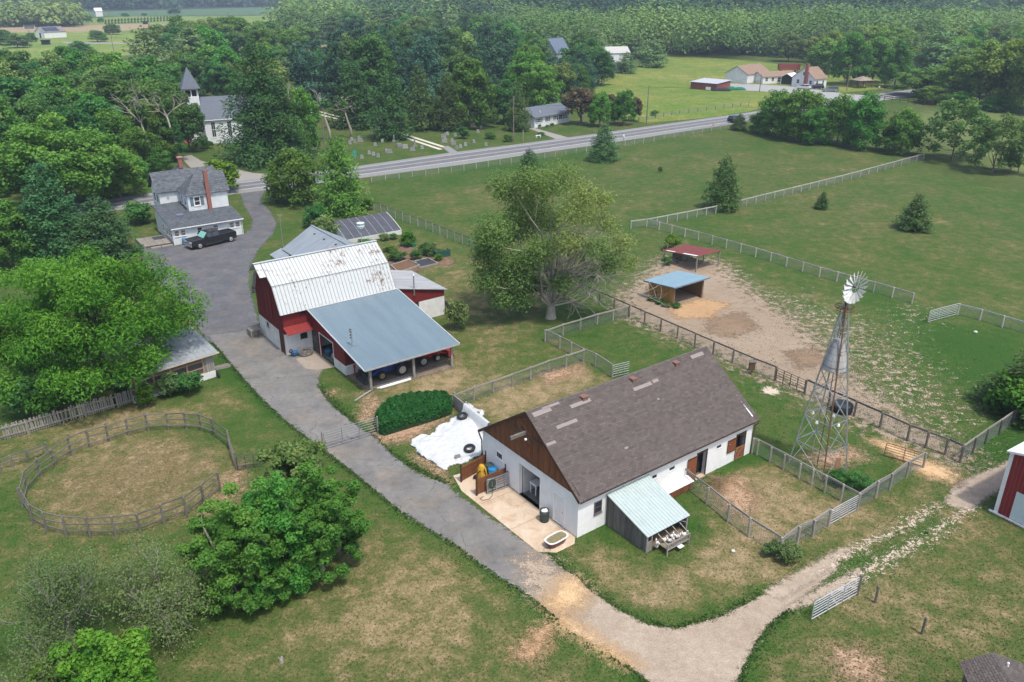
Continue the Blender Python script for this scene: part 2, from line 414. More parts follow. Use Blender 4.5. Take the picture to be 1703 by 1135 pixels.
# ------------------------------------------------------------------ roads, yards, tracks, bare ground
def asphalt_material(name, cols, cracks=True, nscale=.5):
    m, nt, out = newmat(name); p = wpos(nt)
    n1 = noise(nt, p, nscale, 5, .65, .4); n2 = noise(nt, p, 30, 2, .8); n3 = noise(nt, p, 2.2, 5, .7); e = attr(nt, 'rim')
    r = ramp(nt, mathn(nt, 'MULTIPLY_ADD', n3, .4, mathn(nt, 'MULTIPLY', n1, .6)), [(.33, cols[0]), (.5, cols[1]), (.66, cols[2])])
    g = ramp(nt, n2, [(.3, (.72, .72, .72)), (.7, (1.25, 1.25, 1.25))])
    c = mixc(nt, .8, r.outputs[0], g.outputs[0], 'MULTIPLY')
    st = ramp(nt, noise(nt, p, .35, 3, .5), [(.5, (1, 1, 1)), (.72, (1.3, 1.14, .95))])
    c = mixc(nt, .7, c, st.outputs[0], 'MULTIPLY')
    if cracks:
        vn = nt.nodes.new('ShaderNodeTexVoronoi'); vn.feature = 'DISTANCE_TO_EDGE'; vn.inputs['Scale'].default_value = .22
        wv = nt.nodes.new('ShaderNodeVectorMath'); wv.operation = 'ADD'
        wn_ = nt.nodes.new('ShaderNodeTexNoise'); wn_.inputs['Scale'].default_value = .8; wn_.inputs['Detail'].default_value = 6
        nt.links.new(p, wn_.inputs['Vector']); nt.links.new(p, wv.inputs[0]); nt.links.new(wn_.outputs['Color'], wv.inputs[1]); nt.links.new(wv.outputs[0], vn.inputs['Vector'])
        k = mathn(nt, 'LESS_THAN', vn.outputs['Distance'], .0045); k = mathn(nt, 'MULTIPLY', k, mathn(nt, 'GREATER_THAN', n1, .55))
        c = mixc(nt, mathn(nt, 'MULTIPLY', k, .6), c, (.03, .028, .025))
    pb = nt.nodes.new('ShaderNodeBsdfPrincipled'); nt.links.new(c, pb.inputs['Base Color']); pb.inputs['Roughness'].default_value = .92; pb.inputs['Specular IOR Level'].default_value = .2
    b = nt.nodes.new('ShaderNodeBump'); b.inputs['Strength'].default_value = .4; b.inputs['Distance'].default_value = .02; nt.links.new(n2, b.inputs['Height']); nt.links.new(b.outputs[0], pb.inputs['Normal'])
    a = mathn(nt, 'ADD', e, mathn(nt, 'MULTIPLY', mathn(nt, 'ADD', n3, -.5), 1.5)); a = mathn(nt, 'ADD', a, mathn(nt, 'MULTIPLY', mathn(nt, 'ADD', noise(nt, p, 7, 3, .7), -.5), .9))
    a = mathn(nt, 'MULTIPLY_ADD', a, 7, .5, clamp=True)
    tr = nt.nodes.new('ShaderNodeBsdfTransparent'); mx = nt.nodes.new('ShaderNodeMixShader')
    nt.links.new(a, mx.inputs[0]); nt.links.new(tr.outputs[0], mx.inputs[1]); nt.links.new(pb.outputs[0], mx.inputs[2]); nt.links.new(mx.outputs[0], out.inputs[0])
    return m
A_DARK = asphalt_material('yard_asphalt', [(.078, .081, .087), (.112, .113, .121), (.150, .152, .153)])
A_LIGHT = asphalt_material('drive_asphalt', [(.116, .114, .109), (.168, .164, .156), (.229, .216, .197)])
patch('asphalt_yard', [(398, 318), (452, 296), (440, 318), (432, 334), (448, 350), (460, 372), (452, 392), (430, 415), (417, 440), (413, 470), (425, 520), (436, 548), (437, 562),
    (374, 578), (345, 568), (322, 535), (308, 505), (270, 480), (245, 450), (235, 425), (238, 405), (290, 410), (404, 390), (418, 380), (420, 366), (408, 346)], A_DARK, .004, .5, .6)
patch('driveway', [(345, 558), (436, 546), (478, 593), (524, 585), (540, 606), (530, 628), (528, 642), (548, 672), (590, 706), (628, 732), (652, 757), (690, 786), (742, 806), (775, 833), (850, 886), (905, 922),
    (937, 948), (915, 975), (880, 988), (845, 970), (800, 938), (760, 908), (700, 872), (650, 838), (605, 800), (565, 768), (535, 745), (500, 720), (470, 695), (440, 668), (405, 630), (380, 600)], A_LIGHT, .008, .4, .6)
m_apron, nt, out = newmat('apron_concrete'); p = wpos(nt)
n1 = noise(nt, p, .8, 6, .7, .5); n2 = noise(nt, p, 14, 3, .7)
r = ramp(nt, n1, [(.3, (.40, .27, .17)), (.5, (.52, .41, .30)), (.7, (.60, .50, .39))]); g = ramp(nt, n2, [(.3, (.85, .85, .85)), (.7, (1.1, 1.1, 1.1))])
principled(nt, out, mixc(nt, .8, r.outputs[0], g.outputs[0], 'MULTIPLY'), .9, 0, n2, .2, .01)
SO, ST = (3.978, 40.46), .64                                   # stable: near corner and heading of its long wall
def LS(x, y, o=SO, t=ST): return (o[0] + x * cos(t) - y * sin(t), o[1] + x * sin(t) + y * cos(t))
ap = [LS(-.05, 0.1), LS(-.05, 9.95), LS(-2.35, 10.3), LS(-2.9, 8.4), LS(-2.75, .4), LS(-1.9, -.35), LS(-.5, -.35)]
sheet('concrete_apron', ap, m_apron, .014, True)
for k, yy in enumerate((2.75, 6.1)):                           # tooled joints are real grooves' dark lines between the poured bays
    pass
seams = MB()
for yy in (3.1, 6.4): seams.box(-2.72, -.02, yy - .012, yy + .012, .0, .017)
seams.build('concrete_joint', simple('joint_dark', (.25, .18, .12)), loc=(SO[0], SO[1], 0), rz=ST, kind='structure')
BO, BT = (-20.56, 67.15), .635                                 # barn: near corner and heading of its long wall
def LB(x, y): return LS(x, y, BO, BT)
sheet('concrete_pad', [LB(2.45, -.3), LB(.3, -1.3), LB(.2, -3.6), LB(1.0, -4.6), LB(2.45, -4.95)], simple('pad_concrete', (.34, .29, .235), (.26, .22, .18), .9, scale=2), .013, True)

GRAVEL = edge_material('gravel', [(0.263, 0.202, 0.146), (0.342, 0.280, 0.213), (0.437, 0.364, 0.280)], 2.2, .5, 13, 1.6, grass_noise=.55)
PALE = edge_material('pale_grit', [(.40, .32, .23), (.50, .43, .33), (.58, .52, .42)], 2.0, .5, 11, 1.5, grass_noise=.8)
patch('gravel_track', [(880, 985), (935, 948), (955, 957), (985, 986), (1030, 1016), (1080, 1041), (1130, 1046), (1200, 1026), (1270, 990), (1338, 955), (1372, 938), (1392, 946),
    (1330, 1000), (1285, 1032), (1258, 1066), (1240, 1102), (1218, 1150), (1098, 1150), (1020, 1086), (960, 1052), (908, 1014)], GRAVEL, .012, .35, .9)
patch('gravel_track', [(1270, 985), (1338, 945), (1400, 912), (1425, 908), (1350, 968), (1300, 1000)], GRAVEL, .0125, .35, .6)
patch('gravel_track', [(1300, 1012), (1372, 975), (1420, 948), (1440, 945), (1390, 985), (1320, 1016)], GRAVEL, .0128, .35, .6)
PALE_T = edge_material('thin_grit', [(0.336, 0.263, 0.189), (0.420, 0.347, 0.263), (0.504, 0.430, 0.336)], 2.6, .5, 9, 1.0, grass_noise=1.6, bias=-.22)
patch('wheel_track', [(1338, 962), (1400, 922), (1470, 888), (1535, 852), (1560, 838), (1568, 848), (1500, 886), (1440, 915), (1370, 955)], PALE_T, .016, .35, .8)
patch('wheel_track', [(1372, 985), (1420, 955), (1480, 918), (1540, 890), (1600, 848), (1622, 842), (1560, 890), (1490, 930), (1430, 968), (1385, 1000)], PALE_T, .016, .35, .8)
patch('farm_lane', [(1570, 838), (1592, 800), (1640, 785), (1720, 745), (1720, 790), (1650, 822), (1612, 850)], GRAVEL, .012, .35, .8)
SAND = edge_material('sand', [(0.227, 0.164, 0.113), (0.286, 0.223, 0.160), (0.344, 0.281, 0.210)], 1.3, .7, 10, .32, grass_noise=1.5, bias=.12)
patch('sand_paddock', [(1030, 500), (1062, 474), (1090, 448), (1108, 430), (1195, 436), (1235, 476), (1300, 520), (1370, 580), (1425, 640), (1500, 700), (1592, 752), (1598, 768), (1500, 730), (1420, 692),
    (1330, 650), (1250, 614), (1150, 570), (1060, 532)], SAND, .004, .5, 6.0, keep=False)
patch('sand_scatter', [(1235, 470), (1330, 485), (1490, 540), (1600, 640), (1650, 700), (1600, 752), (1450, 670), (1300, 540)], edge_material('sand_thin', [(0.270, 0.211, 0.149), (0.333, 0.270, 0.198), (0.396, 0.333, 0.252)], 1.5, .6, 8, .12, grass_noise=1.7, bias=-.75), .0055, .5, 4.0, keep=False)
patch('sand_scatter', [(1490, 505), (1540, 512), (1560, 530), (1520, 545), (1450, 600), (1420, 610), (1460, 560)], bpy.data.materials['sand_thin'], .0058, .5, 2.0, keep=False)
ORANGE = edge_material('orange_sand', [(.46, .27, .13), (.55, .37, .20), (.60, .44, .27)], 2.0, 1.5, 11, 1.1, grass_noise=.6)
patch('sand_spill', [(935, 962), (962, 962), (978, 985), (965, 1012), (930, 1016), (905, 1008)], ORANGE, .02, .3, .8)
patch('sand_dust', [(850, 930), (905, 915), (940, 950), (985, 990), (960, 1040), (905, 1010), (870, 985)], edge_material('tan_dust', [(.27, .21, .15), (.34, .27, .20), (.40, .33, .25)], 1.6, .9, 9, .7, grass_noise=1.2, bias=-.25), .0165, .3, 1.0)
patch('sand_spill', [(925, 1018), (965, 1040), (1000, 1068), (1060, 1105), (1040, 1108), (980, 1070), (930, 1040)], ORANGE, .018, .3, .6)
patch('sand_path', [(1448, 732), (1490, 738), (1545, 768), (1600, 790), (1590, 805), (1535, 790), (1500, 765)], ORANGE, .012, .3, .6)
patch('sand_spill', [(1275, 643), (1300, 652), (1288, 658), (1268, 653)], PALE, .012, .3, .5)
patch('bare_soil', [(890, 1050), (925, 1035), (905, 1075), (880, 1098), (860, 1090)], edge_material('clay', [(.33, .19, .10), (.42, .26, .15), (.48, .33, .20)], 2.4, 1.4, 10, 1.0), .008, .3, .7)
CLAY = edge_material('worn_clay', [(.30, .18, .11), (.38, .25, .16), (.45, .31, .21)], 2.2, 1.4, 9, .8, grass_noise=1.0, bias=-.1)
for pts in ([(1185, 800), (1230, 795), (1260, 830), (1240, 862), (1205, 850)], [(1180, 790), (1200, 800), (1195, 815), (1170, 805)], [(895, 620), (950, 612), (965, 605), (968, 618), (910, 638)],
            [(690, 760), (720, 790), (745, 805), (735, 782), (700, 755)], [(620, 720), (690, 670), (740, 650), (745, 690), (690, 730), (630, 740)], [(608, 655), (632, 668), (618, 700), (596, 700), (606, 678)],
            [(540, 655), (555, 650), (548, 662)], [(1385, 1085), (1430, 1080), (1470, 1110), (1460, 1140), (1400, 1125)], [(372, 805), (400, 780), (398, 815), (368, 840)],
            [(1340, 760), (1420, 745), (1440, 760), (1380, 780)]):
    patch('bare_soil', pts, CLAY, .006, .35, .8, keep=False)
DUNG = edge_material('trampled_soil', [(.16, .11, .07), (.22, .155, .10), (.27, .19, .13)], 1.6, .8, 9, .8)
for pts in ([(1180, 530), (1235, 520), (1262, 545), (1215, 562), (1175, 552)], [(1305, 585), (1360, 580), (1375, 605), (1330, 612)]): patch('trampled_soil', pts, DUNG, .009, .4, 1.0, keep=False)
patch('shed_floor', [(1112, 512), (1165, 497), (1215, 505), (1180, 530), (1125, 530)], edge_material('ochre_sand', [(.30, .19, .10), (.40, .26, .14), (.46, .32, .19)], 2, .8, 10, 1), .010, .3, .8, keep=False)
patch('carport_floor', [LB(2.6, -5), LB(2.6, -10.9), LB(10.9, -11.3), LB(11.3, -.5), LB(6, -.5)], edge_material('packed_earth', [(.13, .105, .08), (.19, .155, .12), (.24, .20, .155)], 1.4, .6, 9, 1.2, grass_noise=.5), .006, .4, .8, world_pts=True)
patch('garden_soil', [(640, 452), (650, 428), (668, 408), (722, 418), (752, 432), (752, 442), (726, 440), (690, 452), (660, 460)], edge_material('garden_earth', [(.12, .075, .045), (.17, .11, .07), (.22, .15, .10)], 2, .6, 9, 1.2), .006, .35, .8)
PEN = edge_material('pen_soil', [(0.135, 0.107, 0.049), (0.176, 0.139, 0.066), (0.221, 0.172, 0.094)], 1.6, 1.0, 7, .2, grass_noise=1.6, bias=-.8)
patch('round_pen_ground', [(46, 846), (52, 812), (72, 792), (119, 757), (181, 736), (247, 720), (310, 717), (356, 726), (383, 746), (392, 782), (366, 818), (311, 858), (234, 886), (151, 893), (79, 884)], PEN, .004, .4, 1.0, keep=False)

def lerp(a, b, t): return (a[0] + (b[0] - a[0]) * t, a[1] + (b[1] - a[1]) * t)
FAR = PX([(120, 340), (217, 326), (400, 301), (597, 276.3), (746.8, 254.6), (860, 240.4), (982, 224), (1241, 188), (1362, 168.5), (1493, 152), (1640, 136)])
NEAR = PX([(120, 362), (217, 347), (400, 322), (605, 296), (768, 274.5), (860, 260.5), (979, 243.5), (1215, 207.5), (1350, 185), (1505, 162), (1650, 145)])
def strip(name, t0, t1, mat, z, kind='structure', label=None):
    mb = MB(); a = [lerp(f, n, t0) for f, n in zip(FAR, NEAR)]; b = [lerp(f, n, t1) for f, n in zip(FAR, NEAR)]
    k = len(a); mb.add([(p[0], p[1], z) for p in a] + [(p[0], p[1], z) for p in b], [(i, k + i, k + i + 1, i + 1) for i in range(k - 1)])
    return mb.build(name, mat, kind=kind)
strip('road_shoulder', 0, 1, simple('shoulder_grit', (.25, .25, .24), (.19, .19, .185), .95, scale=2), .02)
strip('road', .16, .75, simple('road_asphalt', (.155, .16, .175), (.115, .12, .135), .9, scale=.6, stretch=(1, 1, 1)), .026)
PAINT = simple('road_paint', (.62, .61, .55), (.48, .47, .42), .8, scale=4)
strip('lane_line', .175, .195, PAINT, .032); strip('lane_line', .715, .74, PAINT, .032)
YEL = simple('road_yellow', (.50, .44, .28), (.38, .34, .24), .8, scale=4)
strip('centre_line', .435, .452, YEL, .032); strip('centre_line', .468, .485, YEL, .032)
KEEP_OUT.append(FAR + NEAR[::-1])
for pts in ([(1375, 157), (1440, 160), (1470, 158), (1480, 168), (1395, 180), (1360, 176)], ): pass
CONC = simple('path_concrete', (.60, .56, .47), (.48, .45, .38), .9, scale=3)
for a, b in (((657, 219), (742, 246)), ((652, 222), (733, 249))):
    d = 1.15
    A, B = G(*a), G(*b); n = (-(B[1] - A[1]), B[0] - A[0]); L = hypot(*n); n = (n[0] / L * .45, n[1] / L * .45)
    sheet('cemetery_path', [(A[0] - n[0], A[1] - n[1]), (B[0] - n[0], B[1] - n[1]), (B[0] + n[0], B[1] + n[1]), (A[0] + n[0], A[1] + n[1])], CONC, .012, True)
for a, b in (((519, 183), (640, 213)), ((517, 187), (636, 217))):
    A, B = G(*a), G(*b); n = (-(B[1] - A[1]), B[0] - A[0]); L = hypot(*n); n = (n[0] / L * .4, n[1] / L * .4)
    sheet('cemetery_path', [(A[0] - n[0], A[1] - n[1]), (B[0] - n[0], B[1] - n[1]), (B[0] + n[0], B[1] + n[1]), (A[0] + n[0], A[1] + n[1])], CONC, .012, True)
sheet('side_drive', [(735, 245), (745, 243), (765, 255), (752, 258)], simple('shoulder_grit', (1, 1, 1)), .014)
sheet('side_drive', [(880, 214), (888, 213), (945, 229), (925, 232)], simple('drive_grit', (.30, .28, .25), (.23, .215, .19)), .014)
sheet('church_drive', [(300, 262), (318, 258), (335, 268), (420, 288), (470, 292), (470, 305), (400, 305), (330, 292)], simple('drive_grit', (1, 1, 1)), .014)
sheet('neighbour_drive', [(1200, 139), (1262, 141), (1330, 145), (1400, 156), (1450, 160), (1440, 168), (1395, 168), (1340, 158), (1262, 152), (1205, 150)], simple('neighbour_asphalt', (.34, .33, .32), (.27, .27, .27)), .034)
# distant land
FIELD = turf_material('pasture', None, .10, (1.9, 2.1, 1.6)); CROP = simple('crop_green', (0.075, 0.145, 0.055), (0.055, 0.115, 0.045), .95, scale=.05)
MEADOW = turf_material('meadow', None, .10, (1.85, 1.85, 1.35))
sheet('meadow', [(985, 132), (1045, 113), (1112, 91), (1180, 96), (1260, 103), (1345, 112), (1420, 120), (1470, 135), (1470, 148), (1340, 160), (1245, 186), (1180, 196), (1075, 205), (1000, 190)], MEADOW, .014, keep=False)
sheet('pasture', [(-400, 100), (-400, 36), (120, 33), (200, 28), (420, 27), (900, 14), (900, 24), (560, 38), (440, 60), (330, 62), (280, 70), (240, 90), (130, 100)], FIELD, .014, keep=False)
sheet('crop_field', [(-300, 24), (160, 20), (420, 13), (900, 8), (900, 12), (560, 22), (420, 25.5), (200, 27), (-300, 32)], CROP, .05, keep=False)
sheet('harvested_strip', [(440, 86), (446, 74), (520, 74), (620, 78), (620, 86), (520, 92)], simple('stubble', (.33, .25, .14), (.25, .20, .11), .95, scale=.3), .03, keep=False)
sheet('harvested_strip', [(-60, 48), (60, 44), (240, 40), (330, 42), (200, 52), (0, 55)], simple('stubble', (1, 1, 1)), .056, keep=False)
sheet('farm_lane', [(100, 70), (130, 70.5), (230, 72), (230, 74), (110, 73)], simple('drive_grit', (1, 1, 1)), .06, keep=False)
patch('far_field', [(1480, 192), (1530, 182), (1703, 182), (1850, 300), (1660, 300), (1580, 262)], edge_material('bright_grass', [(.085, .125, .035), (.115, .150, .045), (.150, .175, .060)], .4, 4, 3, .25, grass_noise=.5), .012, 2.0, 10, keep=False, clip=(-10, 10))
# woodland floor below the far forest
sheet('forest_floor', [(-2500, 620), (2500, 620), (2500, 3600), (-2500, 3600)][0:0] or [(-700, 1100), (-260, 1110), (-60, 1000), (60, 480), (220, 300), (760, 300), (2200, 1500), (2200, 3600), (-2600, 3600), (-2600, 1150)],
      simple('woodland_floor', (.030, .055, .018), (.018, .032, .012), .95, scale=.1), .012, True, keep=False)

# ------------------------------------------------------------------ foliage library
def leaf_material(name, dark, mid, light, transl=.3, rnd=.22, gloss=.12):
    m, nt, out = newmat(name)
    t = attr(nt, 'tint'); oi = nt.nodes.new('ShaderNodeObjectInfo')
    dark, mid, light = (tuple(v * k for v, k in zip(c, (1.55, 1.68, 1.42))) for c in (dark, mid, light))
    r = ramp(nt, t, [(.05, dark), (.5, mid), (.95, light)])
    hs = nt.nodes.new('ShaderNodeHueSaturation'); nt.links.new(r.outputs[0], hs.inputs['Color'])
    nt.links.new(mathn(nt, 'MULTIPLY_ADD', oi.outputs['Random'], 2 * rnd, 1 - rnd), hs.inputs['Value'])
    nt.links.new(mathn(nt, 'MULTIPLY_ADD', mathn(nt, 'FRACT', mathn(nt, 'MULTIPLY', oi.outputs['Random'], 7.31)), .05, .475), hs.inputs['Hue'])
    d = nt.nodes.new('ShaderNodeBsdfPrincipled'); nt.links.new(hs.outputs[0], d.inputs['Base Color']); d.inputs['Roughness'].default_value = .55; d.inputs['Specular IOR Level'].default_value = gloss
    tr = nt.nodes.new('ShaderNodeBsdfTranslucent'); br = mixc(nt, 1.0, hs.outputs[0], (1.5, 1.5, .7), 'MULTIPLY'); nt.links.new(br, tr.inputs[0])
    mx = nt.nodes.new('ShaderNodeMixShader'); mx.inputs[0].default_value = transl
    nt.links.new(d.outputs[0], mx.inputs[1]); nt.links.new(tr.outputs[0], mx.inputs[2]); nt.links.new(mx.outputs[0], out.inputs[0])
    return m
L = {
    'maple':  leaf_material('leaf_maple', (0.026, 0.072, 0.014), (0.054, 0.126, 0.024), (0.102, 0.186, 0.038)),
    'oak':    leaf_material('leaf_oak', (.019, .056, .018), (.040, .096, .027), (.074, .142, .042)),
    'walnut': leaf_material('leaf_walnut', (0.021, 0.063, 0.009), (0.044, 0.110, 0.012), (0.084, 0.163, 0.023), .28),
    'lime':   leaf_material('leaf_lime', (.025, .061, .009), (.053, .106, .012), (.093, .149, .020), .25),
    'ash':    leaf_material('leaf_ash', (0.042, 0.078, 0.026), (0.082, 0.126, 0.041), (0.150, 0.186, 0.066)),
    'yellow': leaf_material('leaf_yellow', (.048, .098, .020), (.090, .150, .032), (.155, .210, .048)),
    'spruce': leaf_material('leaf_spruce', (.015, .046, .017), (.032, .078, .030), (.060, .115, .046), .14),
    'cedar':  leaf_material('leaf_cedar', (.012, .034, .012), (.028, .062, .019), (.056, .091, .028), .12),
    'pine':   leaf_material('leaf_pine', (.010, .035, .023), (.022, .058, .037), (.045, .089, .055), .1),
    'palepine': leaf_material('leaf_palepine', (0.039, 0.075, 0.033), (0.075, 0.123, 0.053), (0.130, 0.182, 0.077), .15),
    'plum':   leaf_material('leaf_plum', (0.039, 0.029, 0.026), (0.072, 0.049, 0.036), (0.124, 0.081, 0.055)),
    'grey':   leaf_material('leaf_grey', (.052, .086, .034), (.090, .130, .052), (.150, .190, .085)),
    'hedge':  leaf_material('leaf_hedge', (0.009, 0.046, 0.016), (0.018, 0.083, 0.025), (0.039, 0.127, 0.039), .12),
    'bloom':  leaf_material('leaf_bloom', (.05, .09, .04), (.30, .32, .22), (.62, .62, .50)),
    'turf':   leaf_material('leaf_turf', (.030, .058, .016), (.052, .064, .026), (.115, .090, .050), .25, .0),
}
BARK = simple('bark', (.17, .145, .115), (.08, .068, .055), .95, scale=4, stretch=(3, 3, .6), bump=.5)
BARK_PALE = simple('bark_pale', (.42, .38, .31), (.24, .21, .17), .9, scale=4, stretch=(3, 3, .8), bump=.4)
BARK_SILVER = simple('bark_silver', (.34, .32, .28), (.17, .155, .135), .9, scale=5, stretch=(3, 3, .8), bump=.4)
def leafmesh(name, C, Nn, S, aspect, tint, mat, rng, bend=.0):
    n = len(C); Nn = Nn / (np.linalg.norm(Nn, axis=1, keepdims=True) + 1e-9)
    r = rng.normal(size=(n, 3)); a = np.cross(Nn, r); a /= np.linalg.norm(a, axis=1, keepdims=True) + 1e-9; b = np.cross(Nn, a)
    S = np.asarray(S).reshape(-1, 1) * np.ones((n, 1)); asp = np.asarray(aspect)
    P0 = C - a * S; P1 = C - b * S * asp + Nn * S * bend; P2 = C + a * S; P3 = C + b * S * asp + Nn * S * bend
    V = np.stack([P0, P1, P2, P3], 1).reshape(-1, 3)
    me = bpy.data.meshes.new(name)
    me.vertices.add(4 * n); me.vertices.foreach_set('co', V.astype(np.float32).ravel())
    me.loops.add(4 * n); me.loops.foreach_set('vertex_index', np.arange(4 * n, dtype=np.int32))
    me.polygons.add(n); me.polygons.foreach_set('loop_start', np.arange(0, 4 * n, 4, dtype=np.int32))
    me.update(calc_edges=True)
    a_ = me.attributes.new('tint', 'FLOAT', 'FACE'); a_.data.foreach_set('value', np.clip(tint, 0, 1).astype(np.float32))
    me.materials.append(mat); return me
def unit(v): return v / (np.linalg.norm(v, axis=-1, keepdims=True) + 1e-9)
def rand_dir(rng, n): return unit(rng.normal(size=(n, 3)))
def lobes_crown(rng, R, H, base, K, nl, ls, flat=.8, lob=(.24, .4), fill=.12, up=.55, asp=.6, droop=0, hollow=0.0, spread=(.55, .9), shape=1.0, skirt=.5, low=0.0):
    """crown of K leafy lobes: returns centres, normals, sizes, tints, lobe centres"""
    zc = base + (H - base) * .52; rz = (H - base) * .5
    d = rand_dir(rng, K); d[:, 2] = np.where(d[:, 2] < -.8, -d[:, 2] * .5, d[:, 2])
    rad = rng.uniform(*spread, K)[:, None]
    lc = d * rad * np.array([R, R, rz * .92])
    tz = (lc[:, 2:3] / rz); lc[:, :2] *= np.where(tz < 0, 1 + skirt * np.abs(tz) ** 1.5, np.clip(1 - shape * .35 * tz ** 2, .3, 1))
    lc += np.array([0, 0, zc])
    if low:
        nl_ = int(K * low); a = rng.random(nl_) * 6.283; q = R * rng.uniform(.5, .92, nl_)
        lc = np.concatenate([lc, np.stack([q * np.cos(a), q * np.sin(a), base + (H - base) * rng.uniform(.07, .27, nl_)], 1)]); K += nl_; tz = np.concatenate([tz, np.full((nl_, 1), -.4)])
    lr = rng.uniform(*lob, K) * R * (1 - .15 * np.abs(tz[:, 0]))
    lt = rng.uniform(0, 1, K)
    w = lr ** 2; k = rng.choice(K, nl, p=w / w.sum())
    dd = rand_dir(rng, nl); dd[:, 2] = np.abs(dd[:, 2]) * np.where(rng.random(nl) < .72, 1, -1)
    rr = lr[k][:, None] * (rng.uniform(.5, 1.08, nl)[:, None])
    C = lc[k] + dd * rr * np.array([1, 1, flat])
    if droop: C[:, 2] -= droop * rng.random(nl) * (1 - np.abs(dd[:, 2]))
    Nn = dd * (1 - up) + np.array([0, 0, up]) + rng.normal(size=(nl, 3)) * .5
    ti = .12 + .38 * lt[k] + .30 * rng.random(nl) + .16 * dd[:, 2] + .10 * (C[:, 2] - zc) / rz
    nf = int(nl * fill)
    if nf:
        d2 = rand_dir(rng, nf) * (rng.random(nf) ** .5)[:, None] * np.array([R * .62, R * .62, rz * .72]) + np.array([0, 0, zc])
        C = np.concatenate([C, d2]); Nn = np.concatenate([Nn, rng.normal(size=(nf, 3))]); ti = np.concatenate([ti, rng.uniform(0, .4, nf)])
    ok = C[:, 2] > base * .4
    S = ls * rng.uniform(.6, 1.3, len(C))
    return C[ok], Nn[ok], S[ok], ti[ok], lc
def limb_path(rng, p, q, wob=.08, n=4):
    p = np.array(p); q = np.array(q); L_ = np.linalg.norm(q - p); pts = [p]
    for i in range(1, n):
        t = i / n; m = p + (q - p) * t; m[2] = p[2] + (q[2] - p[2]) * t ** .85
        pts.append(m + rng.normal(size=3) * wob * L_)
    pts.append(q); return pts
def trunk_mesh(rng, H, base, lc, r0, mat, nlimb=7, name='trunk', lean=(0, 0)):
    mb = MB(); fork = np.array([lean[0], lean[1], base * .75 + .02 * H]); top = np.array([lean[0] * 1.5, lean[1] * 1.5, base + (H - base) * .55])
    mb.tube([(0, 0, -.3), (0, 0, 0), (fork[0] * .5, fork[1] * .5, fork[2] * .5), fork, top], [r0 * 1.5, r0 * 1.15, r0 * .9, r0 * .8, r0 * .25], 8)
    for q in lc[rng.permutation(len(lc))[:nlimb]]:
        s = fork + (top - fork) * rng.uniform(0, .6)
        mb.tube(limb_path(rng, s, q), [r0 * .45, r0 * .34, r0 * .24, r0 * .15, r0 * .06], 5, False)
    return mb.mesh(name, mat, True)
def twig_mesh(rng, start, length, r0, levels, mat, name='bare_branch', spread=.6, upb=.25, kids=3, mb=None, dirs=None):
    """recursive bare branching"""
    mb = mb or MB(); ends = []
    def grow(p, d, Ln, r, lv):
        pts = [p]; q = p.copy(); dd = d.copy()
        for i in range(3):
            dd = unit(dd + rng.normal(size=3) * .22 + np.array([0, 0, upb * .3])); q = q + dd * Ln / 3; pts.append(q.copy())
        mb.tube(pts, [r, r * .85, r * .7, r * .5], 5 if lv > 1 else 4, False)
        if lv <= 0: ends.append(q); return
        for k in range(kids + (lv > 1)):
            s = pts[rng.integers(1, 4)]; nd = unit(dd + rng.normal(size=3) * spread + np.array([0, 0, upb]))
            grow(s.copy(), nd, Ln * rng.uniform(.5, .78), r * .5, lv - 1)
    for d in (dirs if dirs is not None else [np.array([0, 0, 1.0])]): grow(np.array(start, float), unit(np.array(d, float)), length, r0, levels)
    return mb, ends
def conifer_crown(rng, R, H, base, nl, ls, taper=.85, layers=16, droop=.25, ragged=.22, tuft=.25, full=.0):
    """whorled branches, each a spray of needles"""
    C = []; Nn = []; TI = []; BR = []
    zs = base + (H - base) * (np.linspace(0, 1, layers) ** 1.0)
    wts = []
    for i, z in enumerate(zs):
        f = (z - base) / (H - base); rr = R * ((1 - f) ** taper * (1 - full) + full * math.sqrt(max(0, 1 - f ** 2.2))) + .03 * R
        if f < .12: rr *= .75 + 2 * f
        nb = max(4, int(5 + 9 * rr / R))
        a0 = rng.random() * 6.28
        for k in range(nb):
            a = a0 + 2 * pi * k / nb + rng.normal() * .2; ln = rr * rng.uniform(1 - ragged * 1.6, 1 + ragged)
            BR.append((z + rng.normal() * .25 * (H - base) / layers, a, ln, rng.random())); wts.append(max(ln, .1) ** 1.25)
    wts = np.array(wts); wts /= wts.sum(); BR = np.array(BR)
    k = rng.choice(len(BR), nl, p=wts); t = rng.random(nl) ** .62
    z, a, ln, tn = BR[k].T
    rad = ln * t; w = (.10 + .22 * (1 - t)) * ln * rng.normal(size=nl) * .9
    x = rad * np.cos(a) - w * np.sin(a); y = rad * np.sin(a) + w * np.cos(a)
    zz = z - droop * rad * (t) + .10 * ln * t ** 3 + rng.normal(size=nl) * tuft * .25 * ln.mean() - np.abs(rng.normal(size=nl)) * .12 * ln
    C = np.stack([x, y, zz], 1); Nn = np.stack([np.cos(a) * .35, np.sin(a) * .35, np.full(nl, .8)], 1) + rng.normal(size=(nl, 3)) * .45
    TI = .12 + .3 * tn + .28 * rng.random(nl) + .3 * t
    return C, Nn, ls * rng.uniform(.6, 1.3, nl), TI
PROTO = {}
